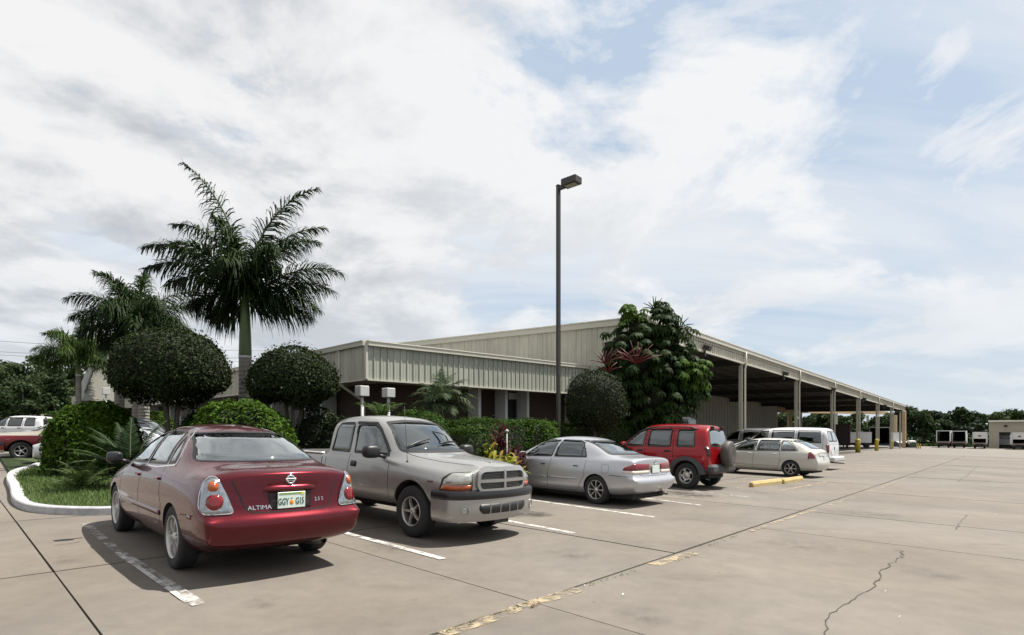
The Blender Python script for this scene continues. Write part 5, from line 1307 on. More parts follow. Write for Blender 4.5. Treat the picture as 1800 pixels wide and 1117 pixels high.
for m in (1, -1):
    windows(body, bv, jp, [[(.86, 1.12), (.12, 1.13), (.10, 1.64), (.30, 1.64), (.44, 1.57)]], 90, m, G_TINT, gw=.03, rr=.05)
    windows(body, bv, jp, [[(.0, 1.13), (-.78, 1.14), (-.76, 1.67), (-.02, 1.67)], [(-.96, 1.15), (-1.55, 1.16), (-1.48, 1.66), (-.95, 1.67)]], 90, m, G_DARK, gw=.03, rr=.06)
    strip(bv, [(.06, .46), (.06, 1.72)], .012, 90, m, .0012, M_SEAM, 'door_gap', jp)
    strip(bv, [(.90, .46), (.96, .9), (.92, 1.1)], .012, 90, m, .0012, M_SEAM, 'door_gap', jp)
    strip(bv, [(-.85, 1.70), (-.87, 1.0), (-.90, .85)], .012, 90, m, .0012, M_SEAM, 'door_gap', jp)
    handle(bv, jp, .22, 1.02, m, M_BLK, .18, .05); handle(bv, jp, -.70, 1.03, m, M_BLK, .18, .05)
    mirror_part(jp, (.72, m*1.02, 1.17), P_JR, (.08, .12, .09), m)
    for ax in (1.32, -1.32):
        A_ = [Vector((ax+.43*cos(a), .37+.43*sin(a))) for a in np.linspace(-.25, pi+.25, 18)]; B_ = [Vector((ax+(.60 if True else 0)*cos(a)*1.0, .37+.535*sin(a))) for a in np.linspace(pi+.25, -.25, 18)]
        P_ = A_+B_
        pj = Proj(bv, 90, m); V = []
        for i in range(18):
            p, q = A_[i], B_[17-i]; h0, n0 = pj(p, .045); h2, n2 = pj(q, .028); h1, n1 = pj(p, -.02); h3, n3 = pj(q, -.01)
            h0.y = m*(.965); h2.y = m*max(.93, abs(h2.y)); h1.y = m*.80; V += [h1, h0, h2, h3]
        MB().add(V, [(i*4+j, i*4+j+1, i*4+5+j, i*4+4+j) for i in range(17) for j in range(3)], False).build('arch_flare', M_CLAD, jp)
    patch(bv, [(-.80, .40), (.80, .40), (.80, .56), (-.80, .56)], 90, m, .02, .003, M_CLAD, 'side_cladding', jp, .15, r=.02)
    patch(bv, [(.66, .92), (.775, .92), (.80, 1.18), (.71, 1.18)], 28, m, .012, .004, mat('dark_lamp_guard', (.02, .012, .012), .4), 'tail_lamp', jp, .06, r=.02)
    patch(bv, [(.70, 1.10), (.755, 1.10), (.765, 1.15), (.70, 1.15)], 28, m, .022, 0, M_CLR, 'reverse_lens', jp, .06, r=.01)
    b = MB(); P = []
    for t in np.linspace(0, 1, 9):
        x = -1.55+1.75*t; hh = bv.ray_cast(Vector((x, m*.60, 3)), Vector((0, 0, -1)))[0]; P.append(hh+Vector((0, 0, .045 if 0 < t < 1 else -.005)))
    b.tube(P, .018, 8)
    for i in (1, 4, 7): b.tube([P[i], P[i]-Vector((0, 0, .06))], .02, 8)
    b.build('roof_rail', M_BLK, jp)
windows(body, bv, jp, [[(-.66, 1.18), (.66, 1.18), (.55, 1.66), (-.55, 1.66)]], 0, 1, G_BACK, gw=.03, rr=.05, name='rear_window')
windows(body, bv, jp, [[(-.66, 1.19), (.66, 1.19), (.56, 1.70), (-.56, 1.70)]], 180, 1, G_CLEAR, gw=.03, rr=.05, name='windscreen')
for y in (.35, -.35): MB().cbox((-1.86, y, 1.70), (.12, .05, .10), .015).build('window_hinge', M_BLK, jp)
b = MB(); b.lathe([(0, -.11), (.33, -.11), (.365, -.07), (.37, 0), (.365, .08), (.33, .12), (.2, .13), (0, .13)], 36, Matrix.Translation((-2.18, -.08, .98)) @ Matrix.Rotation(-pi/2, 4, 'Y')); sw = b.build('spare_wheel_cover', mat('worn_spare_cover', (.055, .048, .040), .6, var=.5, vscale=4), jp)
b = MB()
for r_ in (.12, .2, .27): b.lathe([(r_-.008, .131), (r_, .136), (r_+.008, .131)], 30, Matrix.Translation((-2.18, -.08, .98)) @ Matrix.Rotation(-pi/2, 4, 'Y'))
b.build('cover_print', mat('cover_print_grey', (.16, .15, .14), .6), sw)
MB().cbox((-2.06, -.08, .98), (.12, .3, .3), .03).build('spare_bracket', M_BLK, jp)
b = MB(); b.cbox((-2.02, 0, .58), (.22, 1.76, .24), .06); b.build('rear_bumper', M_CLAD, jp)
b = MB(); b.cbox((2.14, 0, .56), (.24, 1.68, .26), .06); b.build('front_bumper', M_CLAD, jp)
MB().box((-.0, 0, .40), (3.7, 1.1, .2)).build('underbody', M_HUBD, jp)
for x in (1.32, -1.32):
    for y in (1, -1): add_wheel(jp, x, y*.90, .365, .215, 'steel', M_ALU, .225)
seats(jp, (.15,), (.36, -.36), .72, M_INT); MB().ell((-.82, 0, 1.0), (.10, .62, .36), 20, 10, .45, Matrix.Rotation(-.2, 3, 'Y')).build('rear_seat', M_INT, jp)
MB().box((.72, 0, 1.10), (.3, 1.35, .1)).build('dashboard', M_INT, jp); shade_floor(jp, -1.8, .9, .76, .55)

# ---- 5: cream five-door wagon ------------------------------------------------------
P_CRM = paintm('cream_white_paint', (0.52, 0.51, 0.46), .1, .3)
mx = thing('cream_wagon', 'cream white five door hatchback wagon beside the white van', 'car')
st = [
 S(-2.35, -.07, .29, .72, (.82, .39), (.85, .60), (.82, .78), (.79, .92), (.60, .99), (.34, 1.01), 1.02, {0: .07, 1: .07, 2: .07, 3: .06, 4: -.02, 5: -.06, 6: .04, 7: .07, 8: .06, 9: .05, 10: .04}),
 S(-2.22, -.07, .27, .76, (.85, .40), (.89, .60), (.865, .78), (.83, .94), (.68, 1.03), (.42, 1.06), 1.07),
 S(-1.98, -.08, .24, .79, (.875, .40), (.90, .60), (.885, .78), (.85, .94), (.75, 1.04), (.58, 1.14), 1.17),
 S(-1.62, -.12, .22, .80, (.88, .40), (.90, .60), (.89, .78), (.86, .935), (.78, 1.03), (.61, 1.34), 1.39),
 S(-1.25, -.12, .20, .80, (.88, .40), (.90, .60), (.89, .78), (.865, .93), (.79, 1.02), (.60, 1.435), 1.485),
 S(-0.50, 0, .18, .80, (.88, .40), (.90, .60), (.89, .77), (.865, .92), (.79, 1.00), (.60, 1.455), 1.51),
 S(0.20, .06, .18, .80, (.88, .40), (.90, .60), (.89, .76), (.86, .91), (.785, .985), (.60, 1.42), 1.485),
 S(0.68, .14, .18, .80, (.88, .40), (.90, .60), (.89, .75), (.855, .90), (.775, .97), (.62, 1.24), 1.31),
 S(1.14, .16, .18, .80, (.88, .40), (.90, .59), (.885, .74), (.84, .88), (.74, .95), (.58, 1.01), 1.035),
 S(1.58, .10, .19, .80, (.875, .40), (.89, .58), (.87, .71), (.79, .84), (.62, .90), (.38, .93), .94),
 S(2.00, .08, .21, .76, (.85, .40), (.865, .54), (.84, .66), (.74, .77), (.55, .82), (.32, .84), .845),
 S(2.22, .16, .24, .62, (.70, .40), (.73, .52), (.69, .62), (.60, .69), (.44, .72), (.24, .73), .735),
]
body, bv = make_body('body', st, [P_CRM], mx, [(1.42, .345, .325, .92, 0), (-1.42, .345, .325, .92, 0)])
for m in (1, -1):
    windows(body, bv, mx, [[(.98, .965), (.0, .99), (-.06, 1.40), (.22, 1.375), (.55, 1.25)], [(-.10, .99), (-.98, 1.01), (-.94, 1.41), (-.14, 1.41)], [(-1.04, 1.015), (-1.60, 1.03), (-1.34, 1.30), (-1.12, 1.40), (-1.0, 1.41)]], 90, m, G_CLEAR)
    strip(bv, [(1.0, .955), (-.6, .98), (-1.66, 1.018), (-1.36, 1.34), (-1.12, 1.43)], .02, 90, m, .006, M_BLK, 'window_trim', mx)
    strip(bv, [(.05, .28), (.0, .97)], .010, 90, m, .0012, M_SEAM, 'door_gap', mx); strip(bv, [(1.02, .94), (1.03, .7), (1.0, .28), (-.85, .27)], .010, 90, m, .0012, M_SEAM, 'door_gap', mx)
    strip(bv, [(-.87, .27), (-1.0, .5), (-1.03, .75), (-.99, 1.0)], .010, 90, m, .0012, M_SEAM, 'door_gap', mx)
    handle(bv, mx, .16, .86, m, P_CRM, .16, .03); handle(bv, mx, -.82, .87, m, P_CRM, .16, .03)
    patch(bv, [(-.92, .42), (.97, .41), (.97, .45), (-.92, .46)], 90, m, .012, .003, P_CRM, 'side_moulding', mx, .12, r=.012)
    mirror_part(mx, (.80, m*.97, 1.02), P_CRM, (.065, .1, .07), m)
    lamp = patch(bv, [(.60, .72), (.85, .70), (.80, .95), (.715, .99)], 45, m, .012, .004, M_REDL, 'tail_lamp', mx, .05, r=.012, swell=.008)
    patch(bv, [(.61, .715), (.845, .695), (.85, .73), (.62, .745)], 45, m, .020, 0, M_HEAD, 'reverse_lens', lamp, .05, r=.006)
windows(body, bv, mx, [[(-.60, 1.09), (.60, 1.09), (.50, 1.42), (-.50, 1.42)]], 0, 1, G_BACK, gw=.03, rr=.05, name='rear_window')
windows(body, bv, mx, [[(-.64, 1.05), (.64, 1.05), (.50, 1.40), (-.50, 1.40)]], 180, 1, G_CLEAR, gw=.03, rr=.05, name='windscreen')
strip(bv, [(-.60, 1.05), (-.55, .90), (-.52, .70), (-.4, .68), (.4, .68), (.52, .70), (.55, .90), (.60, 1.05)], .010, 0, 1, .001, M_SEAM, 'hatch_gap', mx)
strip(bv, [(-.55, .86), (.55, .86)], .05, 0, 1, .014, P_CRM, 'hatch_garnish', mx); plate(bv, mx, (0, .775), None)
MB().box((-.1, 0, .24), (4.1, 1.35, .12)).build('underbody', M_HUBD, mx)
for x in (1.42, -1.42):
    for y in (1, -1): add_wheel(mx, x, y*.875, .325, .215, 'six', M_ALU, .20)
seats(mx, (.15, -.85), (.36, -.36), .52, M_INTL); MB().box((.95, 0, .95), (.35, 1.3, .1)).build('dashboard', M_INTL, mx); shade_floor(mx, -1.6, 1.1, .75, .42)

# ---- 6: white passenger van --------------------------------------------------------
P_WH = paintm('white_van_paint', (0.52, 0.52, 0.53), 0, .35)
vn = thing('white_van', 'white boxy passenger van with dark windows behind the cream wagon', 'van')
st = [
 S(-2.30, -.03, .42, .74, (.84, .54), (.90, .76), (.90, .98), (.88, 1.15), (.82, 1.30), (.72, 1.80), 1.86, {8: .03, 9: .20, 10: .20}),
 S(-2.20, -.03, .40, .84, (.94, .54), (.975, .76), (.97, .98), (.95, 1.14), (.89, 1.27), (.77, 1.84), 1.90, {9: .12, 10: .12}),
 S(-1.90, 0, .38, .86, (.95, .54), (.985, .76), (.98, .98), (.96, 1.13), (.91, 1.25), (.80, 1.885), 1.94),
 S(-1.00, 0, .36, .86, (.95, .54), (.985, .76), (.98, .98), (.96, 1.12), (.915, 1.23), (.81, 1.90), 1.955),
 S(0.20, 0, .36, .86, (.95, .54), (.985, .76), (.98, .98), (.96, 1.11), (.915, 1.22), (.80, 1.885), 1.945),
 S(0.75, .10, .36, .86, (.95, .54), (.985, .76), (.98, .98), (.955, 1.10), (.90, 1.20), (.76, 1.75), 1.83),
 S(1.20, .15, .36, .86, (.95, .54), (.985, .76), (.97, .96), (.94, 1.08), (.87, 1.17), (.74, 1.42), 1.50),
 S(1.58, .16, .36, .84, (.94, .54), (.97, .74), (.95, .92), (.90, 1.05), (.80, 1.13), (.64, 1.20), 1.23),
 S(2.05, .10, .38, .80, (.90, .54), (.92, .72), (.89, .88), (.80, .99), (.66, 1.05), (.44, 1.08), 1.09),
 S(2.32, .12, .42, .70, (.80, .54), (.82, .70), (.78, .84), (.70, .93), (.58, .96), (.38, .98), .99),
]
body, bv = make_body('body', st, [P_WH], vn, [(1.42, .37, .345, 1.0, 0), (-1.40, .37, .345, 1.0, 0)])
for m in (1, -1):
    windows(body, bv, vn, [[(1.30, 1.20), (.38, 1.20), (.38, 1.76), (.66, 1.74), (.84, 1.66)]], 90, m, G_TINT, cut=True)
    windows(body, bv, vn, [[(.22, 1.20), (-.80, 1.20), (-.80, 1.78), (.22, 1.78)], [(-.95, 1.20), (-1.98, 1.20), (-1.90, 1.78), (-.95, 1.78)]], 90, m, G_DARK, cut=False, gw=.03, rr=.04)
    for x in (.30, -.88, -2.04): strip(bv, [(x, .44), (x, 1.84)], .010, 90, m, .0012, M_SEAM, 'door_gap', vn)
    patch(bv, [(-2.2, .62), (1.9, .62), (1.9, .67), (-2.2, .67)], 90, m, .012, .003, mat('pale_grey_moulding', (.45, .45, .46), .5), 'side_moulding', vn, .15, r=.012)
    patch(bv, [(.80, .78), (.90, .78), (.90, 1.14), (.80, 1.14)], 25, m, .012, .004, M_REDL, 'tail_lamp', vn, .08, r=.015)
    mirror_part(vn, (1.20, m*1.12, 1.25), M_BLK, (.08, .12, .12), m); handle(bv, vn, .45, 1.06, m, M_BLK, .15, .04)
windows(body, bv, vn, [[(-.72, 1.27), (-.03, 1.27), (-.03, 1.76), (-.64, 1.76)], [(.72, 1.27), (.03, 1.27), (.03, 1.76), (.64, 1.76)]], 0, 1, G_BACK, cut=False, gw=.03, rr=.05, name='rear_window')
windows(body, bv, vn, [[(-.76, 1.25), (.76, 1.25), (.64, 1.74), (-.64, 1.74)]], 180, 1, G_CLEAR, gw=.03, rr=.05, name='windscreen')
strip(bv, [(0, .50), (0, 1.85)], .012, 0, 1, .001, M_SEAM, 'door_gap', vn); strip(bv, [(-.85, 1.17), (.85, 1.17)], .012, 0, 1, .001, M_SEAM, 'door_gap', vn)
me = text_mesh('SAFARI', .10, .003); stick(bv, me, (.48, 1.08), 0, 1, .004, mat('badge_dark_red', (.25, .02, .02), .4), 'lettering', vn) if False else None
patch(bv, [(-.06, .90), (.05, .90), (.05, 1.05), (-.06, 1.05)], 0, 1, .01, 0, M_BLK, 'door_handle', vn, .08, r=.02); plate(bv, vn, (.45, .80), None)
MB().cbox((-2.42, 0, .50), (.24, 1.9, .22), .05).build('rear_bumper', mat('pale_bumper', (.48, .48, .47), .45), vn)
MB().cbox((2.42, 0, .50), (.22, 1.8, .24), .05).build('front_bumper', mat('pale_bumper', (.48, .48, .47), .45), vn)
b = MB(); b.tube([(-2.0, -.5, .30), (-2.6, -.62, .28)], .03, 8); b.build('exhaust', MC['exhaust_metal'], vn)
MB().box((0, 0, .40), (4.2, 1.3, .2)).build('underbody', M_HUBD, vn)
for x in (1.42, -1.40):
    for y in (1, -1): add_wheel(vn, x, y*.94, .345, .20, 'steel', M_ALU, .22)
seats(vn, (.65,), (.4, -.4), .8, M_INT); shade_floor(vn, -.3, 1.4, .8, .6); MB().box((1.3, 0, 1.1), (.3, 1.4, .1)).build('dashboard', M_INT, vn)

# ---- placing ---------------------------------------------------------------------------------
def fwd(px_left_vp):       # heading from a deg left of the view direction
    return Vector((-sin(radians(px_left_vp)), cos(radians(px_left_vp)), 0))
def place_by(root, gpt, deg, lx, ly, back=False, sc3=(1, 1, 1)):
    """put local ground point (lx, ly) of the car on the world point gpt"""
    f = fwd(deg)*(-1 if back else 1); l = Vector((-f.y, f.x, 0)); root.scale = sc3; P = gpt-f*lx*sc3[0]-l*ly*sc3[1]; place(root, P, f)
place_by(red, gp(301, 1001), 44.6, -1.40, .885, sc3=(.985, .875, 1))
place_by(pk, gp(721, 945), 47.5, 1.66, -.895, back=True, sc3=(.955, .865, .965))
place_by(ac, gp(1046, 887), 47.0, -1.36, .875, sc3=(.90, .91, .945))
place_by(jp, gp(1205, 860), 48.0, -1.32, .90, sc3=(.905, .91, .965))
place_by(mx, gp(1389, 839), 46.5, -1.42, .875, sc3=(.92, .90, .93))
place_by(vn, gp(1472, 826), 47.5, -2.45, -.0, sc3=(.97, .97, .975))
# the other parked vehicles are the same kinds of body in other colours
P_GRY = paintm('grey_van_paint', (0.17, 0.17, 0.18), .4, .3); P_NAVY = paintm('navy_paint', (0.02, 0.025, 0.045), .3, .25); P_TAN = paintm('tan_truck_paint', (0.34, 0.31, 0.26), .3, .35)
P_RT = paintm('red_truck_paint', (0.30, 0.012, 0.012), .1, .3); P_WS = paintm('white_suv_paint', (0.60, 0.60, 0.60), 0, .3)
def another(src, name, label, cat, P, f, matmap, group=None):
    c = copy_tree(src, None, matmap); c.name = name; c['label'] = label; c['category'] = cat
    place(c, P, f); return c
P = on(1322, 31.0); another(vn, 'grey_van', 'dark grey van beyond the white van, only its nose and windscreen showing', 'van', P, fwd(47.5), {'white_van_paint': P_GRY, 'pale_grey_moulding': P_GRY})
def two_tone(name, top, low):
    m = paintm(name, top, .3, .35); N = m.node_tree.nodes; L = m.node_tree.links
    t = N.new('ShaderNodeTexCoord'); sp = N.new('ShaderNodeSeparateXYZ'); L.new(t.outputs['Object'], sp.inputs[0])
    mp = N.new('ShaderNodeMath'); mp.operation = 'LESS_THAN'; L.new(sp.outputs[2], mp.inputs[0]); mp.inputs[1].default_value = .98
    m2 = N.new('ShaderNodeMath'); m2.operation = 'GREATER_THAN'; L.new(sp.outputs[2], m2.inputs[0]); m2.inputs[1].default_value = .40
    m3 = N.new('ShaderNodeMath'); m3.operation = 'MULTIPLY'; L.new(mp.outputs[0], m3.inputs[0]); L.new(m2.outputs[0], m3.inputs[1])
    m4 = N.new('ShaderNodeMath'); m4.operation = 'LESS_THAN'; L.new(sp.outputs[0], m4.inputs[0]); m4.inputs[1].default_value = 2.33
    m5 = N.new('ShaderNodeMath'); m5.operation = 'MULTIPLY'; L.new(m3.outputs[0], m5.inputs[0]); L.new(m4.outputs[0], m5.inputs[1])
    mix = N.new('ShaderNodeMix'); mix.data_type = 'RGBA'; L.new(m5.outputs[0], mix.inputs[0]); mix.inputs[6].default_value = (*top, 1); mix.inputs[7].default_value = (*low, 1)
    L.new(mix.outputs[2], N['Principled BSDF'].inputs['Base Color']); return m
P_TT = two_tone('tan_and_red_paint', (0.34, 0.31, 0.26), (0.11, 0.004, 0.006))
def another_by(src, name, label, cat, gpt, deg, lx, ly, matmap, s3=(1, 1, 1)):
    c = copy_tree(src, None, matmap); c.name = name; c['label'] = label; c['category'] = cat; place_by(c, gpt, deg, lx, ly, sc3=s3); return c
another_by(jp, 'navy_suv', 'dark blue car half hidden between the island bush and the red sedan', 'car', on(258, 22.5), -75, 0.2, 0, {'bright_red_paint': P_NAVY, 'grey_cladding': P_NAVY, 'worn_spare_cover': M_BLK}, (.95, .93, .93))
another_by(pk, 'tan_pickup', 'tan and red pickup with its nose to the left at the far left edge', 'pickup truck', gp(36, 809), 124, 1.66, .895, {'silver_beige_paint': P_TT}, (.96, .93, .95))
another_by(red, 'silver_car', 'pale silver car nosing out behind the big island bush', 'car', gp(112, 820), 118, 1.40, .885, {'metallic_dark_red_paint': P_SIL, 'beige_cabin': M_INT}, (.95, .93, .93))
another_by(jp, 'white_suv', 'white four wheel drive in the back row at the far left', 'car', on(30, 37), 95, 0, 0, {'bright_red_paint': P_WS, 'grey_cladding': P_WS, 'worn_spare_cover': M_BLK}, (1.05, 1, 1.02))
# ------------------------------------------------------------------ plants
def leafm(name, col, island=.5, trans=.25, rough=.6, spec=.10):
    rough = max(rough, .6); col = tuple(c*.86 for c in col)
    return mat(name, col, rough, island=island, trans=trans, spec=spec)
def rot_basis(n):
    """random tangent frames for unit normals n"""
    r = RS.normal(size=n.shape); u = r-(r*n).sum(1, keepdims=True)*n; u /= np.linalg.norm(u, axis=1, keepdims=True)+1e-9
    return u, np.cross(n, u)
def leaves(P, Nn, size, aspect=.5, jit=.6, fold=.0, tip=1.0):
    """one diamond leaf (4 corners) at each point, facing roughly along Nn"""
    n = Nn+RS.normal(0, jit, Nn.shape); n /= np.linalg.norm(n, axis=1, keepdims=True)+1e-9
    u, v = rot_basis(n); s = (size*RS.uniform(.6, 1.35, len(P)))[:, None]
    V = np.empty((len(P), 4, 3)); V[:, 0] = P-u*s*.5; V[:, 1] = P+v*s*aspect*.5+n*s*.08; V[:, 2] = P+u*s*.5*tip; V[:, 3] = P-v*s*aspect*.5+n*s*.08
    return V.reshape(-1, 3)
def quads(V): return np.arange(len(V)).reshape(-1, 4)
def dirs(n, up_only=False):
    d = RS.normal(size=(n, 3)); d /= np.linalg.norm(d, axis=1, keepdims=True)
    if up_only: d[:, 2] = np.abs(d[:, 2])
    return d
def lump(d, k, seed):
    """smooth lumpy radius factor for directions d"""
    r = np.random.RandomState(seed); f = np.zeros(len(d))
    for i in range(k):
        a = r.normal(size=3); a /= np.linalg.norm(a); f += r.uniform(.5, 1)*np.exp(((d @ a)-1)*r.uniform(8, 22))
    return f
M_CORE = mat('painted_deep_shade', (0.010, 0.012, 0.006), .95)  # near-black solid cores: shade inside the foliage put into the colour
M_BARK = mat('grey_bark', (0.085, 0.072, 0.055), .9, var=.3, vscale=8, bump=.6, bscale=25)
M_TOPI = leafm('topiary_leaves', (0.024, 0.036, 0.011), .55, .12, .6)
M_HEDGE = leafm('bright_hedge_leaves', (0.050, 0.100, 0.008), .50, .25, .6)
M_HEDGE2 = leafm('hedge_leaves', (0.034, 0.072, 0.008), .5, .22, .6)
def set_kind_part(o): o['kind'] = 'stuff'; return o

def dome_tree(name, label, P, w, z0, z1, seed, n=15000, leaf=.075, stems=3):
    """clipped half-round crown on bare stems; z0 skirt height, z1 top (world)"""
    root = thing(name, label, 'tree', P, 'clipped dome trees')
    r = np.random.RandomState(seed); H = z1-z0; R_ = w/2
    d = dirs(n); d[:, 2] = np.where(d[:, 2] < -.05, d[:, 2]*.25, d[:, 2])
    f = 1+.045*(lump(d, 26, seed)-.7)+r.normal(0, .012, n)
    zc_ = z0+H*.36-P.z
    up = d[:, 2] > 0; rag = r.uniform(-.5, .15, n)
    X = np.sign(d[:, 0])*np.abs(d[:, 0])**.92*R_*f; Y = np.sign(d[:, 1])*np.abs(d[:, 1])**.92*R_*f
    Z = np.where(up, np.abs(d[:, 2])**.95*H*.64*f, d[:, 2]*H*.36*3.8*(1+.25*np.sin(X*5)+r.uniform(-.2, .1, n))+np.where(d[:, 2] < -.02, rag*.35, 0))
    Pn = np.c_[X, Y, Z+zc_]; nn = d.copy(); nn[:, 2] += .15
    # stray shoots break the clipped outline
    k = r.rand(n) < .10; Pn[k] += nn[k]*r.uniform(.02, .13, (k.sum(), 1))
    V = leaves(Pn, nn, leaf, .55, .75); o = link('crown', npmesh('crown', V, quads(V)), M_TOPI, root)
    MB().ell((0, 0, zc_+H*.12), (R_*.90, R_*.90, H*.46), 20, 12, .95).build('dark_core', M_CORE, root)
    for i in range(stems):
        a = 2*pi*i/stems+seed; b = MB(); x, y = .10*cos(a), .10*sin(a)
        pts = [(x*.6, y*.6, -.1), (x, y, (z0-P.z)*.45), (x*3.2, y*3.2, zc_-.1), (x*6, y*6, zc_+H*.2)]; b.tube(pts, [.075, .06, .05, .03], 8); b.build('trunk', M_BARK, root)
    return root
def mound(name, label, P, w, d_, h, seed, m=M_HEDGE, n=9000, leaf=.10, box=False, cat='shrub', rotz=0, group='rounded hedge bushes', e=.8):
    """round or boxy clipped bush with rosettes of bigger leaves"""
    root = thing(name, label, cat, P, group, rotz); r = np.random.RandomState(seed)
    d = dirs(n, True); ex = .35 if box else e
    f = 1+.05*(lump(d, 30, seed)-.7)
    q = np.sign(d)*np.abs(d)**ex if box else d
    if box:     # points on the faces of a slightly rounded block
        q = r.uniform(-1, 1, (n, 3)); fc = r.choice(5, n, p=[.2, .2, .15, .15, .3])
        q[:, 2] = (q[:, 2]+1)/2; q[fc == 0, 1] = 1; q[fc == 1, 1] = -1; q[fc == 2, 0] = 1; q[fc == 3, 0] = -1; q[fc == 4, 2] = 1
        nn = np.zeros((n, 3)); nn[fc == 0, 1] = 1; nn[fc == 1, 1] = -1; nn[fc == 2, 0] = 1; nn[fc == 3, 0] = -1; nn[fc == 4, 2] = 1
        edge = np.maximum(np.abs(q[:, 0])*np.abs(q[:, 1]), np.abs(q[:, 1])*q[:, 2])**10; f = 1-edge*.05+.0*f
        wob = .035*np.sin(q[:, 0]*w*1.7+seed)+r.normal(0, .012, n)
        Pn = np.c_[q[:, 0]*w/2*f, q[:, 1]*d_/2*f+nn[:, 1]*wob, q[:, 2]*h*f+nn[:, 2]*wob]
    else:
        nn = d; Pn = np.c_[np.sign(d[:, 0])*np.abs(d[:, 0])**e*w/2*f, np.sign(d[:, 1])*np.abs(d[:, 1])**e*d_/2*f, np.abs(d[:, 2])**(e*.8)*h*f]
    Pn += r.normal(0, .02, Pn.shape); k = r.rand(n) < .10; Pn[k] += nn[k]*r.uniform(.03, .09, (k.sum(), 1))
    nu = nn.copy(); nu[:, 2] += .5
    V = leaves(Pn, nu, leaf, .42, .65); link('foliage', npmesh('foliage', V, quads(V)), m, root)
    if box: MB().box((0, 0, h*.46), (w*.95, d_*.88, h*.92)).build('dark_core', M_CORE, root)
    else: MB().ell((0, 0, h*.30), (w*.47, d_*.47, h*.64), 20, 10, e).build('dark_core', M_CORE, root)
    return root
def g3(px_, Y, dz=.06): return on(px_, Y, dz)
def zat(py_, Y): return H_EYE+(758-py_)/1000*Y

dome_tree('dome_tree', 'largest clipped dome tree, between the two tall palms', g3(302, 16.2), 2.92, zat(703, 16.2), zat(580, 16.2), 3, 19000, .085, 4)
dome_tree('dome_tree', 'clipped dome tree right of the tall palm, against the office corner', g3(516, 16.0), 2.30, zat(706, 16), zat(615, 16), 5, 14000, .08, 3)
dome_tree('dome_tree', 'small clipped dome tree behind the silver sedan, beside the lamp post', g3(1048, 18.6), 1.96, zat(752, 18.6), zat(654, 18.6), 8, 12000, .065, 1)
mound('hedge_bush', 'big bright green rounded bush on the grass island', g3(170, 15.4), 1.85, 2.1, zat(717, 15.6)-gz(g3(150, 15.6).x)-.06, 21, M_HEDGE, 11000, .13, group='rounded hedge bushes', e=.72)
mound('hedge_bush', 'wide bright green bush behind the red sedan roof', g3(428, 14.6), 2.50, 2.2, zat(714, 14.6)-gz(g3(434, 14.6).x)-.06, 22, M_HEDGE, 9000, .12, e=.72)
mound('hedge_bush', 'lower bush left of the wide one, half behind it', g3(362, 16.6), 1.6, 1.5, zat(723, 16.6)-gz(g3(362, 16.6).x)-.06, 23, M_HEDGE2, 5000, .12)
mound('hedge_bush', 'small far bush behind the dark blue car, left of the red sedan roof', g3(272, 26.6), 1.7, 1.7, zat(725, 26.6)-gz(g3(272, 26.6).x)-.06, 24, M_HEDGE, 4000, .12)
mound('hedge_bush', 'rounded bush just behind the silver pickup cab', g3(742, 14.6), 1.9, 2.2, zat(727, 14.6)-gz(g3(742, 14.6).x)-.06, 25, M_HEDGE2, 9000, .08, e=.75)
mound('hedge_bush', 'low clipped block bush beside the pickup windscreen', g3(822, 12.6), .75, .75, zat(757, 12.6)-gz(g3(822, 12.6).x)-.06, 26, M_HEDGE2, 5000, .06, True, rotz=-AA+pi/2)
mound('hedge_bush', 'rounded bush left of the lamp post, in front of the long hedge', g3(944, 16.4), 1.15, 1.2, zat(740, 16.4)-gz(g3(944, 16.4).x)-.06, 27, M_HEDGE, 6500, .07, e=.62)
def hedge_run(label, pa, Ya, pb, Yb, ytop_a, seed, th=1.0):
    a, b_ = g3(pa, Ya), g3(pb, Yb); L_ = (b_-a).length; c = (a+b_)/2; zt = (zat(ytop_a[0], Ya)+zat(ytop_a[1], Yb))/2
    return mound('clipped_hedge', label, c, L_, th, zt-c.z, seed, M_HEDGE2, int(5200*L_), .07, True, 'hedge', math.atan2(b_.y-a.y, b_.x-a.x), 'long clipped hedges')
hedge_run('clipped hedge run left of the lamp post, below the white fins', 806, 14.2, 960, 17.6, (741, 744), 31)
hedge_run('longer clipped hedge run right of the lamp post to the red four wheel drive', 970, 18.2, 1150, 23.4, (745, 751), 32)
# dark shrubs under the office corner
M_DKL = leafm('dark_shrub_leaves', (0.018, 0.028, 0.010), .5, .1)
for i, (pxl, Y, w, yt) in enumerate(((560, 16.6, 1.5, 726), (600, 16.0, 1.2, 735), (650, 16.4, 1.4, 742), (700, 17.2, 1.2, 745))):
    mound('dark_shrub', ('dark loose shrub left of the white box lights', 'dark shrub behind the pickup tailgate', 'dark shrub below the left white box light', 'dark shrub below the right white box light')[i], g3(pxl, Y), w, w, zat(yt, Y)-gz(g3(pxl, Y).x), 40+i, M_DKL, 3000, .11, group='dark shrubs under the office eaves')

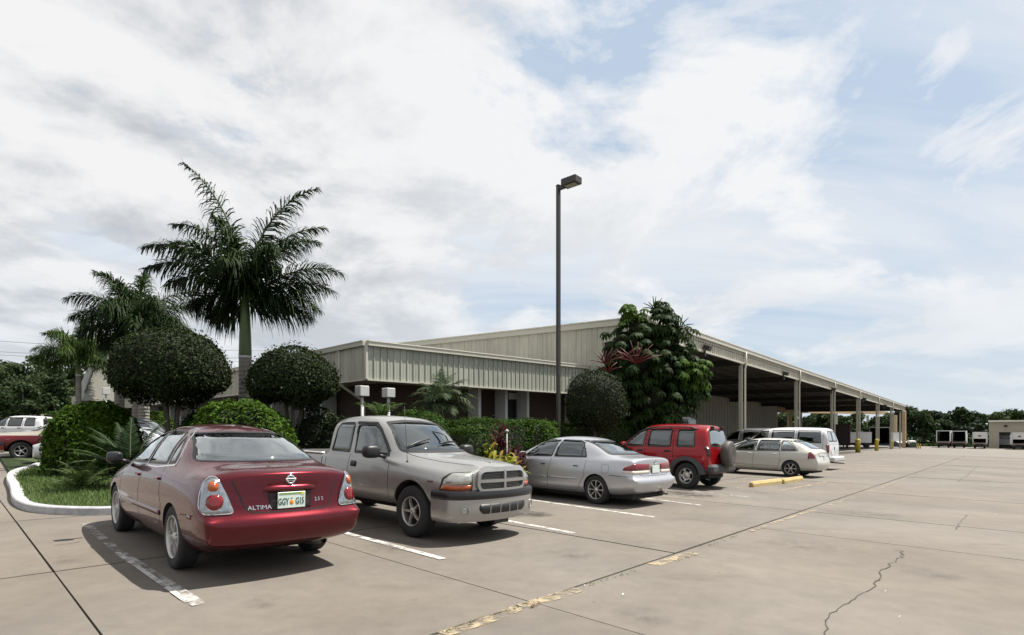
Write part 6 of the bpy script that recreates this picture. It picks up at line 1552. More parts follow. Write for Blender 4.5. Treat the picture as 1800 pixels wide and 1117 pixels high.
# ---- palms
M_FROND = leafm('palm_leaflets', (0.024, 0.043, 0.013), .5, .22, .5)
M_FROND2 = leafm('young_palm_leaflets', (0.050, 0.085, 0.020), .45, .3, .38)
M_RACH = mat('palm_stalk_green', (0.07, 0.10, 0.03), .6)
M_CROWNSH = mat('crownshaft_green', (0.050, 0.080, 0.018), .45, var=.35, vscale=2.5)
def ringed_bark():
    m = mat('ringed_palm_bark', (0.165, 0.150, 0.130), .85, var=.25, vscale=3); N = m.node_tree.nodes; L = m.node_tree.links
    w = N.new('ShaderNodeTexWave'); w.wave_type = 'BANDS'; w.bands_direction = 'Z'; w.inputs['Scale'].default_value = 2.2; w.inputs['Distortion'].default_value = 1.2; w.inputs['Detail'].default_value = 3; w.inputs['Detail Scale'].default_value = 2
    t = N.new('ShaderNodeTexCoord'); L.new(t.outputs['Object'], w.inputs['Vector'])
    bp = N.new('ShaderNodeBump'); bp.inputs['Strength'].default_value = .8; bp.inputs['Distance'].default_value = .03; L.new(w.outputs['Fac'], bp.inputs['Height']); L.new(bp.outputs[0], N['Principled BSDF'].inputs['Normal'])
    return m
M_PBARK = ringed_bark()
def frond(root, base, az, el, Ln, droop, m=None, nl=75, ll=.62, plum=.55, wid=.032, hang=1.0, seed=0, name='frond'):
    """feather leaf: curved stalk and many hanging leaflets"""
    r = np.random.RandomState(seed); m = m or M_FROND
    n = 22; pts = [np.array(base, float)]; e = el; st = Ln/n; h = np.array([cos(az), sin(az)])
    for i in range(n):
        t = i/n; e = el-droop*(t**1.5); pts.append(pts[-1]+st*np.array([cos(e)*h[0], cos(e)*h[1], sin(e)]))
    P = np.array(pts); T = np.gradient(P, axis=0); T /= np.linalg.norm(T, axis=1, keepdims=True)
    rb = MB().tube([tuple(p) for p in P], [.030*(1-.8*i/n)*max(.5, Ln/3) for i in range(n+1)], 5).build(name, M_RACH if m is M_FROND2 else M_RACH, root)
    t = np.repeat(np.linspace(.10, 1.0, nl), 2); side = np.tile([1, -1], nl); k = t*n; i0 = np.clip(k.astype(int), 0, n-1); fr = (k-i0)[:, None]
    C = P[i0]*(1-fr)+P[i0+1]*fr; Tn = T[i0]*(1-fr)+T[i0+1]*fr
    S_ = np.cross(Tn, [0, 0, 1.0]); S_ /= np.linalg.norm(S_, axis=1, keepdims=True)+1e-9; U = np.cross(S_, Tn)
    ang = r.normal(0, plum, len(t)); sd = side[:, None]*S_*np.cos(ang)[:, None]+U*np.sin(ang)[:, None]
    sw = (.45+.55*t)[:, None]                                   # leaflets sweep forward towards the tip
    D = sd*(1-sw*.45)+Tn*sw*.75; D /= np.linalg.norm(D, axis=1, keepdims=True)
    L_ = ll*np.sin(np.clip(t*1.02+.08, 0, 1)*pi*.93+.12)**.55*r.uniform(.8, 1.15, len(t)); L_ = np.clip(L_, .1*ll, None)[:, None]
    W_ = wid*(.8+.4*r.rand(len(t)))[:, None]; Wd = np.cross(D, U); Wd /= np.linalg.norm(Wd, axis=1, keepdims=True)+1e-9
    g_ = np.array([0, 0, -1.0]); hg = hang*r.uniform(.5, 1.2, len(t))[:, None]
    p0 = C; p1 = C+D*L_*.45+g_*L_*.10*hg; p2 = C+D*L_*.80+g_*L_*.42*hg; p3 = C+D*L_*.92+g_*L_*.80*hg
    V = np.stack([p0-Wd*W_*.4, p0+Wd*W_*.4, p1+Wd*W_*.5, p1-Wd*W_*.5, p2+Wd*W_*.35, p2-Wd*W_*.35, p3+Wd*.003, p3-Wd*.003], 1)
    b0 = np.arange(len(t))[:, None, None]*8; F = (b0+np.array([[0, 1, 2, 3], [3, 2, 4, 5], [5, 4, 6, 7]])[None]).reshape(-1, 4)
    o = link('leaflets', npmesh('leaflets', V.reshape(-1, 3), F), m, rb); o['kind'] = 'stuff'
    return rb
def palm(label, P, trunk_top, shaft_top, r0, r1, fr, ll, m=M_FROND, seed=1, group='royal palms by the office'):
    root = thing('royal_palm', label, 'palm tree', P, group)
    b = MB(); H = trunk_top-P.z; b.lathe([(r0*1.35, -.1), (r0*1.12, .3), (r0, H*.3), (r0*1.02, H*.6), (r0*.97, H), (r0*.8, H+.02)], 20); b.build('trunk', M_PBARK, root)
    S0 = shaft_top-P.z; b = MB(); b.lathe([(r0*.98, H-.02), (r0*.99, H+.06), (r0*.90, H+(S0-H)*.4), (r0*.74, H+(S0-H)*.75), (r0*.62, S0), (r0*.3, S0+.1)], 20); b.build('crownshaft', M_CROWNSH, root)
    MB().lathe([(r0*1.0, H-.03), (r0*1.04, H+.0), (r0*1.0, H+.03)], 20).build('leaf_scar', M_WHITE, root)
    for i, (az, el, Ln, dr) in enumerate(fr):
        frond(root, (0, 0, S0-.25+.06*(i % 4)), radians(az), radians(el), Ln, radians(dr), m, 150, ll, .95, .044, .80, seed*50+i)
    frond(root, (0, 0, S0), .3, radians(86), ll*3.2, .25, m, 30, ll*.3, .2, .02, .1, seed*50+40, 'spear_leaf') if False else None
    return root
# azimuth 0 = right in the picture, 180 = left, 90 = away, 270 = towards the camera
Yp = 18.6
palm('tallest royal palm with green crownshaft, beside the office', g3(431, Yp), zat(628, Yp), zat(528, Yp), .20, .2,
     [(178, 60, 4.3, 78), (186, 52, 3.6, 85), (172, 44, 3.2, 80), (182, 24, 1.9, 75), (160, 16, 1.6, 60), (184, 86, 5.2, 50), (170, 76, 4.2, 80), (0, 84, 4.7, 70), (20, 78, 4.1, 75), (350, 70, 3.6, 90),
      (2, 44, 3.5, 68), (12, 36, 3.0, 70), (356, 24, 2.7, 72), (15, 14, 2.2, 60), (270, 76, 3.2, 80), (280, 55, 2.6, 95), (90, 70, 3.3, 80), (80, 40, 2.6, 85), (240, 60, 3.0, 85), (315, 62, 3.0, 90)], .84, seed=1)
Yp = 26.0
palm('middle royal palm, shorter and bushier, behind the big dome tree', g3(243, Yp), zat(640, Yp), zat(575, Yp), .24, .2,
     [(175, 45, 3.2, 95), (200, 60, 3.4, 95), (150, 70, 3.4, 65), (185, 18, 2.8, 70), (165, 5, 2.3, 55), (110, 82, 3.6, 50), (40, 66, 3.5, 70), (10, 48, 3.1, 80), (345, 25, 2.9, 65), (20, 12, 2.6, 50),
      (255, 75, 3.2, 80), (270, 45, 2.7, 90), (300, 30, 2.6, 80), (230, 35, 2.8, 80), (80, 50, 2.9, 90), (60, 25, 2.6, 70), (320, 60, 3.0, 100)], .92, seed=2)
Yp = 40.0
palm('shortest royal palm, left of the middle one and far behind the island', g3(138, Yp), zat(660, Yp), zat(628, Yp), .17, .2,
     [(178, 42, 3.1, 90), (150, 62, 3.3, 75), (200, 20, 2.8, 60), (110, 78, 3.4, 50), (50, 66, 3.3, 80), (10, 40, 3.0, 85), (345, 15, 2.7, 60), (265, 65, 3.1, 90), (285, 35, 2.8, 80), (230, 40, 2.8, 80), (75, 45, 2.8, 80), (325, 55, 3.1, 95), (190, 70, 3.2, 80), (15, 70, 3.2, 80), (170, 8, 2.7, 50), (5, 5, 2.6, 50)], .95, M_FROND2, seed=3)
for i, (pxl, Yq, lab) in enumerate(((210, 27.5, 'grey palm trunk left of the office windows, crown hidden by the dome tree'), (253, 24.6, 'grey palm trunk right of its twin, crown hidden by the dome tree'))):
    root = thing('palm_trunk', lab, 'palm tree', g3(pxl, Yq)); MB().lathe([(.26, -.1), (.22, .4), (.21, 3.4), (.15, 3.6), (.0, 3.62)], 18).build('trunk', M_PBARK, root)
    for j in range(7): frond(root, (0, 0, 3.5), j*.9+i, radians(50+9*(j % 3)), 1.5, 1.5, M_FROND, 34, .4, .6, .03, 1.0, 700+i*20+j)

def spray(name, label, cat, P, fr, base_z, m, ll, nl, wid, group=None, plum=.35, hang=.6, trunk=None, seed=5):
    root = thing(name, label, cat, P, group)
    if trunk: MB().tube([(0, 0, -.1), (.03, 0, base_z*.5), (0, 0, base_z)], trunk, 10).build('trunk', M_BARK, root)
    for i, (az, el, Ln, dr) in enumerate(fr): frond(root, (0, 0, base_z), radians(az), radians(el), Ln, radians(dr), m, nl, ll, plum, wid, hang, seed*90+i)
    return root
fr = [(az, el, Ln, dr) for az, el, Ln, dr in ((180, 50, 1.1, 95), (195, 25, 1.0, 80), (165, 10, 1.05, 75), (150, 65, 1.2, 80), (120, 78, 1.2, 60), (60, 78, 1.25, 60), (30, 62, 1.2, 90), (10, 45, 1.15, 90), (350, 22, 1.1, 80), (15, 5, 1.05, 60), (265, 70, 1.1, 100), (285, 45, 1.1, 100), (250, 40, 1.0, 90), (230, 60, 1.1, 100), (310, 55, 1.1, 100), (330, 35, 1.1, 90), (210, 5, .95, 60), (270, 12, 1.0, 70), (300, 8, 1.0, 70), (90, 60, 1.1, 90), (95, 85, 1.2, 25), (345, 72, 1.15, 80))]
Yq = 16.3
spray('pygmy_palm', 'small feathery palm in front of the brick office wall', 'palm tree', g3(776, Yq), fr, zat(716, Yq)-gz(g3(776, Yq).x), leafm('pygmy_palm_leaflets', (0.055, 0.080, 0.035), .4, .25, .35), .30, 52, .018, None, .25, .55, [.09, .08, .07])
Yq = 14.0
spray('fern_palm', 'low feathery fronds showing over the pickup roof', 'shrub', g3(668, Yq), [(a, 62, .8, 70) for a in range(0, 360, 45)], zat(745, Yq)-gz(g3(668, Yq).x), M_FROND2, .2, 30, .02, None, .3, .4, [.05, .05, .04], seed=7)
# fountain of long stiff fronds at the right end of the island bush
Yq = 12.6
spray('cycad', 'spiky dark fronds fanning out beside the red sedan mirror', 'shrub', g3(228, Yq), [(180, 35, 1.5, 40), (165, 55, 1.5, 45), (195, 20, 1.4, 35), (200, 45, 1.4, 50), (140, 68, 1.5, 40), (120, 80, 1.4, 30), (60, 72, 1.5, 40), (30, 58, 1.5, 45), (10, 40, 1.4, 45), (350, 25, 1.3, 35), (270, 60, 1.3, 60), (250, 35, 1.3, 50), (290, 35, 1.3, 50), (230, 60, 1.3, 60), (320, 50, 1.3, 55), (90, 45, 1.4, 50), (215, 10, 1.2, 30), (185, 70, 1.4, 50)], .25, leafm('cycad_leaflets', (0.015, 0.030, 0.010), .4, .12), .24, 60, .020, None, .12, .15, None, seed=8)
Yq = 11.6
spray('island_fern', 'lighter green fern clump on the grass in front of the bush', 'shrub', g3(146, Yq), [(a, 38+20*((a//40) % 3), .75, 60) for a in range(0, 360, 24)], .05, leafm('fern_leaflets', (0.055, 0.085, 0.025), .4, .25), .16, 34, .018, None, .35, .3, None, seed=9)

# ---- strap-leaved clumps: yellow and dark red
def strap_clump(name, label, P, n, Ln, w, m, seed, zs=(.1, .7), spread=.35, stems=None):
    root = thing(name, label, 'shrub', P); r = np.random.RandomState(seed)
    for i in range(n):
        az = r.uniform(0, 2*pi); el = r.uniform(.3, 1.45); L_ = Ln*r.uniform(.7, 1.1); bx_, by_ = r.normal(0, spread, 2); bz = r.uniform(*zs)
        b = MB(); V = []; p = Vector((bx_, by_, bz)); e = el; k = 6; h = Vector((cos(az), sin(az), 0)); s = Vector((-sin(az), cos(az), 0))
        for j in range(k+1):
            t = j/k; ww = w*sin(pi*min(1, t*.93+.07))**.7*(.95 if j < k else .05); up_ = Vector((-h.x*sin(e), -h.y*sin(e), cos(e)))
            V += [p-s*ww/2+up_*ww*.18, p, p+s*ww/2+up_*ww*.18]; p = p+(h*cos(e)+Vector((0, 0, sin(e))))*L_/k; e -= .9/k*(1+t)*1.1
        F = [(j*3+q, j*3+q+1, j*3+q+4, j*3+q+3) for j in range(k) for q in (0, 1)]
        b.add(V, F, True).build('leaf', m[i % len(m)], root, fix=False)
    for i in range(5):
        a = r.uniform(0, 6.3); MB().tube([(0, 0, -.05), (cos(a)*.15, sin(a)*.15, .3), (cos(a)*.28, sin(a)*.28, .6)], .012, 6).build('stem', M_BARK, root)
    return root
MY = [leafm('yellow_croton_leaf', (0.30, 0.29, 0.04), .25, .3), leafm('yellow_green_croton_leaf', (0.26, 0.32, 0.04), .25, .3), leafm('ochre_croton_leaf', (0.30, 0.20, 0.045), .25, .3)]
MR = [leafm('dark_red_leaf', (0.050, 0.014, 0.016), .4, .25), leafm('maroon_leaf', (0.07, 0.02, 0.02), .4, .25)]
strap_clump('yellow_croton', 'bright yellow leafy clump between the pickup bonnet and the silver sedan', g3(877, 12.3), 110, .42, .075, MY, 61, (.25, .75), .20)
strap_clump('yellow_croton', 'narrow upright yellow clump behind the larger yellow one', g3(857, 12.6), 45, .34, .065, MY, 62, (.55, 1.05), .09)
strap_clump('red_ti_plant', 'dark red leafed plant rising over the long hedge', g3(878, 13.2), 60, .38, .07, MR, 63, (.8, 1.4), .14)
strap_clump('red_ti_plant', 'lower dark red plant right of the yellow clump', g3(906, 12.8), 55, .34, .06, MR, 64, (.45, 1.0), .16)

# ---- umbrella tree with red flower spikes
def schefflera():
    Yt = 21.6; P = g3(1152, Yt); root = thing('umbrella_tree', 'tall dark umbrella tree with big drooping leaflets and red flower spikes', 'tree', P)
    r = np.random.RandomState(77); V = []; F = []; n0 = 0; V2 = []; F2 = []
    blobs = []                       # (px, py, radius m, depth offset)
    for (pxl, pyl, rad, dY) in ((1124, 582, 1.0, 0), (1158, 574, .85, -.3), (1100, 600, 1.0, .2), (1175, 600, 1.15, 0), (1120, 640, 1.5, -.3), (1165, 650, 1.55, 0), (1200, 665, 1.15, .2), (1215, 655, .75, -.2), (1090, 665, 1.0, -.3), (1140, 700, 1.5, -.2), (1185, 700, 1.2, .2), (1225, 680, .6, 0), (1106, 546, .40, 0), (1160, 543, .38, -.3), (1122, 556, .4, .2), (1178, 560, .4, 0), (1085, 690, .9, .0), (1115, 730, 1.2, .3), (1150, 735, 1.0, .2)):
        blobs.append(((pxl-900)/1000*Yt-P.x, dY, zat(pyl, Yt)-P.z, rad))
    ros = []
    for (bx_, by_, bz, rad) in blobs:
        k = int(42*rad*rad)+10; d = dirs(k); rr = rad*(.62+.38*r.rand(k))
        for i in range(k): ros.append((np.array([bx_, by_, bz])+d[i]*rr[i]*np.array([.95, .95, .9]), d[i]))
    for c, d in ros:
        ax = d*.6+np.array([0, 0, .9]); ax /= np.linalg.norm(ax); u, v = rot_basis(ax[None]); u, v = u[0], v[0]; k = r.randint(8, 12); Ls = r.uniform(.17, .30)
        for j in range(k):
            a = 2*pi*j/k+r.uniform(-.1, .1); h = u*cos(a)+v*sin(a); s = np.cross(ax, h); w = Ls*.20
            p0 = c; p1 = c+h*Ls*.35+ax*.01; p2 = c+h*Ls*.78-ax*Ls*.16-np.array([0, 0, .03]); p3 = c+h*Ls-ax*Ls*.40-np.array([0, 0, .08])
            pxc = 900+1000*(c[0]+P.x)/(c[1]+P.y); pyc = 758-(c[2]+P.z-H_EYE)*1000/(c[1]+P.y)
            young = (pyc < 568 and pxc < 1135) or (pxc > 1200 and pyc < 680 and pyc > 630)
            VV, FF = (V2, F2) if young else (V, F); n0 = len(VV)
            VV += [p0, p1-s*w*.8, p1+s*w*.8, p2-s*w, p2+s*w, p3]; FF += [(n0, n0+1, n0+2, n0+2), (n0+1, n0+3, n0+4, n0+2), (n0+3, n0+5, n0+4, n0+4)]
    me = bpy.data.meshes.new('crown'); me.from_pydata([tuple(v) for v in V], [], [tuple(dict.fromkeys(f)) for f in F]); me.update()
    link('crown', me, leafm('umbrella_tree_leaves', (0.022, 0.042, 0.010), .5, .28, .5), root)
    me = bpy.data.meshes.new('young_leaves'); me.from_pydata([tuple(v) for v in V2], [], [tuple(dict.fromkeys(f)) for f in F2]); me.update()
    link('young_leaves', me, leafm('young_umbrella_leaves', (0.055, 0.105, 0.014), .45, .35, .5), root)
    for (bx_, by_, bz, rad) in blobs:
        if rad > .9: MB().ell((bx_, by_+.1, bz), (rad*.38, rad*.38, rad*.42), 10, 7).build('dark_core', M_CORE, root)
    for i in range(6):
        a = i*1.05; q = blobs[4+i]; MB().tube([(cos(a)*.12, sin(a)*.12, -.1), (cos(a)*.25, sin(a)*.25, 1.2), (q[0]*.6, q[1]*.6+.1, q[2]*.6), (q[0], q[1], q[2])], [.09, .075, .06, .03], 8).build('trunk', M_BARK, root)
    M_RF = mat('red_flower_spike', (0.10, 0.010, 0.007), .6, island=.3)
    for (pxl, pyl, n, sz, mm) in ((1118, 640, 9, .85, M_RF), (1062, 640, 7, .62, M_RF), (1068, 655, 5, .5, M_RF), (1098, 632, 5, .5, M_RF), (1150, 545, 8, .55, M_CORE), (1196, 576, 5, .5, M_CORE)):
        c = Vector(((pxl-900)/1000*(Yt-1.5)-P.x, -1.55 if mm is M_RF else -.2, zat(pyl, Yt-1.5)-P.z))
        if mm is M_CORE: c = Vector(((pxl-900)/1000*Yt-P.x, 0, zat(pyl, Yt)-P.z))
        for j in range(n):
            a = radians(15+150*(j+r.uniform(-.3, .3))/(n-1)); L_ = sz*r.uniform(.7, 1.1); e = c+Vector((cos(a)*L_, r.uniform(-.3, .1), sin(a)*L_*.9)); mid = c.lerp(e, .5)+Vector((0, 0, .04))
            MB().tube([c, mid, e], [.016, .022, .010], 5).build('flower_spike', mm, root)
schefflera()

# ---- background trees
M_BG = leafm('oak_leaves', (0.036, 0.058, 0.022), .5, .2, .5); M_BG2 = leafm('light_oak_leaves', (0.070, 0.098, 0.038), .45, .25, .5); M_PINE = leafm('pine_needles', (0.026, 0.042, 0.022), .5, .1, .6)  # far greens brightened: distance haze and sunlit crowns put into the colour
def tree(name, label, P, w, h, seed, m=M_BG, n=5200, leaf=.34, trunk=.22, base=.32, group=None, sx=1.0, gap=.0, top=.0):
    """trunk, limbs and clumps of leaf faces; base = share of bare trunk"""
    root = thing(name, label, 'tree', P, group); r = np.random.RandomState(seed); k = 15
    cl = []
    for i in range(k):
        a = r.uniform(0, 2*pi); t = r.rand()**.7; zz = h*(base+(1-base)*(.12+.75*r.rand())); lim = np.sqrt(max(.05, 1-((zz/h-(base+1)/2)/((1-base)/2)*.85)**2))
        cl.append((cos(a)*w*.36*t*lim, sin(a)*w*.36*t*lim, zz, w*r.uniform(.15, .25)))
    cl.append((0, 0, h*(.86+top), w*.16))
    per = n//len(cl); PP = []; NN = []
    for (x, y, z, rad) in cl:
        d = dirs(per); rr = rad*(.55+.5*r.rand(per))*(1+.25*(lump(d, 8, seed)-.5)); q = d*rr[:, None]*np.array([1.15, 1.15, .8]); PP.append(q+[x, y, z]); NN.append(d+[0, 0, .3])
    V = leaves(np.concatenate(PP), np.concatenate(NN), leaf, .6, .8); link('crown', npmesh('crown', V, quads(V)), m, root)
    MB().tube([(0, 0, -.3), (.05*w*.1, 0, h*base*.6), (0, 0, h*base*1.1), (0, 0, h*.7)], [trunk*1.25, trunk, trunk*.8, trunk*.3], 8).build('trunk', M_BARK, root)
    for (x, y, z, rad) in cl[:6]: MB().tube([(0, 0, h*base*.9), (x*.5, y*.5, (h*base+z)/2), (x, y, z)], [trunk*.55, trunk*.4, trunk*.15], 6).build('limb', M_BARK, root)
    return root
def tr(pxl, Y, wpx, ytop, seed, m, label, leaf=None, base=.25, n=4200, name='broadleaf_tree', group=None):
    P = on(pxl, Y); h = zat(ytop, Y)-P.z; return tree(name, label, P, wpx/1000*Y, h, seed, m, n, leaf or Y*.0065, .25, base, group)
GL_ = 'trees behind the left hand parking lot'
tr(20, 62, 100, 630, 101, M_BG, 'dark rounded tree at the very left edge', group=GL_, base=.15)
tr(65, 70, 90, 612, 102, M_BG2, 'taller mid green tree second from the left edge', group=GL_, base=.2)
tr(100, 58, 90, 640, 103, M_BG, 'low dark tree behind the shortest palm', group=GL_, base=.12)
tr(165, 74, 95, 622, 104, M_BG2, 'olive tree right behind the mansard entrance', group=GL_, base=.15)
tr(128, 80, 70, 640, 105, M_BG, 'tree between the shortest palm and the mansard', group=GL_, base=.15)
tr(42, 52, 60, 668, 106, M_BG, 'low shrubby tree over the pale garden wall', group=GL_, base=.1)
tr(-30, 55, 110, 640, 107, M_BG, 'tree cut off by the left edge of the view', group=GL_, base=.15)
tr(190, 66, 60, 650, 108, M_BG, 'dark tree behind the right side of the mansard', group=GL_, base=.12)
for i in range(9):
    mound('border_shrub', ('low shrub %s at the back of the left lot' % ('far left', 'second from left', 'third from left', 'left of the wall', 'at the wall', 'right of the wall', 'below the palm', 'left of the mansard', 'under the mansard')[i]), on(-15+i*21, 50+(i % 3)*2), 2.6, 2.0, 1.4+.5*(i % 3), 300+i, (M_BG, M_BG2, M_HEDGE2)[i % 3], 900, .26, group='shrubs at the back of the left lot')
GR = 'trees beyond the truck yard'
specs = [(1600, 120, 52, 713, M_BG, 'dark round tree at the canopy end'), (1626, 132, 30, 716, M_BG2, 'thin pale tree with gaps, second right of the canopy'), (1648, 134, 34, 720, M_PINE, 'light crowned tree above the first two box trucks'), (1688, 128, 50, 712, M_BG, 'largest round tree above the trucks'), (1722, 136, 34, 726, M_BG, 'low dark tree left of the tan shed'), (1752, 150, 40, 721, M_BG2, 'tree just behind the left end of the shed roof'), (1782, 150, 44, 719, M_BG, 'tree behind the middle of the shed roof'), (1812, 148, 50, 722, M_BG2, 'tree at the right edge behind the shed'), (1665, 122, 40, 738, M_BG, 'low bushy tree behind the second truck'), (1625, 118, 44, 740, M_BG, 'low bushy tree behind the waste bin'), (1706, 120, 40, 745, M_PINE, 'low tree behind the white truck'), (1580, 126, 40, 730, M_BG, 'tree seen between the last canopy columns')]
for i, (pxl, Y, wpx, yt, m, lab) in enumerate(specs): tr(pxl, Y, wpx*1.15, yt, 400+i, m, lab, leaf=.62, base=.08 if yt > 730 else .2, n=3600, group=GR)
for i, (pxl, Y, wpx, yt) in enumerate(((1380, 128, 60, 722), (1412, 122, 50, 734), (1440, 126, 60, 722), (1475, 122, 56, 730), (1508, 126, 60, 724), (1540, 122, 54, 732), (1562, 128, 44, 724), (1350, 125, 60, 726), (1320, 128, 60, 726))):
    tr(pxl, Y, wpx, yt, 430+i, (M_BG2, M_BG)[i % 2], ('pale', 'dark', 'pale', 'dark', 'pale', 'dark', 'pale', 'dark', 'pale')[i]+' tree seen under the canopy, '+('right of the tan post', 'left of the second open bay', 'over the white van', 'right of the third column', 'behind the white trailer', 'over the dark trailer opening', 'before the last columns', 'behind the inner wall end', 'hidden by the inner wall')[i], leaf=.62, base=.06, n=3600, group='trees seen under the canopy')
b_ = []
N = 26000; X = RS.uniform(-40, 190, N); Y = 113+RS.rand(N)*16+np.clip((40-X)*.1, 0, 20); Z = RS.rand(N)**1.5*3.6*(.6+.4*np.sin(X*.31)*np.sin(X*.11+2)); V = leaves(np.c_[X, Y, -GRADE*X+Z], np.tile([0, -.5, .6], (N, 1)), .62, .6, .8)
o = link('undergrowth', npmesh('undergrowth', V, quads(V)), M_BG); o['kind'] = 'stuff'
N = 12000; X = RS.uniform(-95, -20, N); Y = 78+RS.rand(N)*10; Z = RS.rand(N)**1.3*4.5*(.6+.4*np.sin(X*.31)); V = leaves(np.c_[X, Y, -GRADE*X+Z], np.tile([0, -.5, .6], (N, 1)), .5, .6, .8)
o = link('undergrowth', npmesh('undergrowth', V, quads(V)), M_BG); o['kind'] = 'stuff'
# ------------------------------------------------------------------ lamp post, yard vehicles and small things
Yl = 17.9
lp = thing('lamp_post', 'tall dark square lamp post with one box lamp head', 'lamp post', on(981.5, Yl, .05))
zt = zat(328, Yl)-lp.location.z
MB().cbox((0, 0, zt/2), (.115, .115, zt), .012, Matrix.Rotation(.6, 3, 'Z')).build('pole', M_LAMP, lp)
MB().cbox((0, 0, zt+.02), (.13, .13, .05), .015, Matrix.Rotation(.6, 3, 'Z')).build('pole_cap', M_LAMP, lp)
hd = Vector((sin(radians(48)), -cos(radians(48)), 0)); RZ = Matrix.Rotation(math.atan2(hd.y, hd.x), 3, 'Z')
MB().cbox(tuple(hd*.15+Vector((0, 0, zt-.08))), (.24, .07, .12), .01, RZ).build('arm', M_LAMP, lp)
c = hd*.50+Vector((0, 0, zt+.0)); head = MB().cbox(tuple(c), (.56, .36, .22), .02, RZ).build('lamp_head', M_LAMP, lp)
MB().cbox(tuple(c-Vector((0, 0, .115))), (.40, .26, .02), .008, RZ).build('lens', mat('dusty_lamp_lens', (.20, .18, .12), .35), lp)
# two white box lights on short posts and a small white sign
def light_or_sign_box(pxl, pyl, w, h_, Y, lab):
    P = on(pxl, Y, .05); root = thing('light_or_sign_box', lab, 'light', P, 'white box lights on posts'); z = zat(pyl, Y)-P.z
    MB().cbox((0, 0, z), (w, w, h_), .015, Matrix.Rotation(.8, 3, 'Z')).build('lamp_box', M_WHITE, root); MB().tube([(0, 0, -.1), (0, 0, z-h_/2)], .045, 10).build('post', M_WHITE, root)
light_or_sign_box(636.5, 688, .30, .30, 16.4, 'white box light on a post, left of the pair')
light_or_sign_box(683, 691, .29, .28, 17.0, 'white box light on a post, right of the pair')
light_or_sign_box(186, 688, .36, .40, 34, 'small white sign far left, in front of the mansard entrance')  # a sign, drawn with the same box and post as the lights

M_TW = mat('white_truck_paint', (0.58, 0.58, 0.57), .45, var=.05); M_TD = mat('dark_truck_interior', (0.012, 0.013, 0.014), .85)
def box_truck(label, pxl, Y, wm, ztop, zfl, open_=True, lid=False, mcol=None, deep=6.0):
    P = on(pxl, Y); root = thing('box_truck', label, 'truck', P, 'trucks parked across the far yard'); m = mcol or M_TW
    hw = wm/2; zb = zfl
    for sx in (-1, 1): MB().box((sx*(hw-.05), deep/2, (zb+ztop)/2), (.1, deep, ztop-zb)).build('side_wall', m, root)
    MB().box((0, deep/2, ztop-.06), (wm+.02, deep+.02, .12)).build('roof', m, root); MB().box((0, deep/2, zb+.06), (wm-.22, deep-.05, .1)).build('floor', M_TD, root)
    MB().box((0, deep-.1, (zb+ztop)/2), (wm-.22, .1, ztop-zb-.3)).build('front_wall', M_TD, root)
    if lid:
        MB().box((0, .05, ztop-.55*(ztop-zb)/2-.1), (wm-.24, .08, (ztop-zb)*.55)).build('roller_door', m, root)
        MB().ell((0, -.02, ztop-.62), (.2, .03, .14), 12, 8).build('door_emblem', mat('brown_emblem', (.14, .08, .04), .6), root)
    MB().box((0, .1, zb-.10), (wm, .3, .22)).build('rear_sill', mat('dull_tan_sill', (.28, .24, .19), .7), root)
    for sx in (-1, 1):
        MB().box((sx*(hw-.25), -.02, zb-.35), (.3, .12, .14)).build('tail_lamp', M_REDL, root)
        for yy in (1.2, deep+1.0): MB().lathe([(0, -.14), (.40, -.14), (.45, -.1), (.45, .1), (.40, .14), (0, .14)], 20, Matrix.Translation((sx*(hw-.3), yy, .45)) @ Matrix.Rotation(pi/2, 4, 'Y')).build('wheel', M_TYRE, root)
    root.rotation_euler = (0, 0, -radians(40))
    MB().box((0, deep/2, .62), (1.0, deep+1.5, .35)).build('chassis', M_TD, root)
    b = MB(); b.cbox((0, deep+1.0, 1.5), (2.0, 1.9, 1.9), .2); b.build('cab', m, root)
    return root
box_truck('first open box truck from the left, dark inside', 1658, 98, 1.95, 2.95, 1.05)
box_truck('second open box truck, dark inside, right of its twin', 1685.5, 98, 1.95, 2.95, 1.05)
box_truck('white box truck with half closed roller door, left of the shed', 1722, 95, 1.85, 2.75, .95, lid=True)
box_truck('white truck with half closed door at the right edge of the view', 1792, 92, 1.85, 2.75, .95, lid=True)
Pv = on(1767, 106); root = thing('step_van', 'pale grey step van with blue oval mark, inside the shed opening', 'van', Pv)
root.rotation_euler = (0, 0, -radians(40))
b = MB(); b.cbox((0, 2.2, 1.45), (2.1, 4.6, 2.0), .15); b.build('body', mat('pale_grey_van_paint', (.42, .43, .43), .5), root)
MB().ell((0, -.12, 1.95), (.75, .05, .26), 20, 8).build('oval_mark', mat('dull_blue_mark', (.06, .10, .28), .5), root)
MB().ell((0, -.15, 1.95), (.60, .05, .17), 20, 8).build('oval_inner', mat('pale_grey_van_paint', (.42, .43, .43), .5), root)
MB().cbox((0, -.12, .55), (2.0, .2, .2), .04).build('bumper', M_BLK, root)
for sx in (-1, 1):
    MB().box((sx*.9, -.1, 1.2), (.15, .06, .3)).build('tail_lamp', M_REDL, root)
    for yy in (.9, 3.6): MB().lathe([(0, -.12), (.34, -.12), (.36, 0), (.34, .12), (0, .12)], 18, Matrix.Translation((sx*.9, yy, .36)) @ Matrix.Rotation(pi/2, 4, 'Y')).build('wheel', M_TYRE, root)

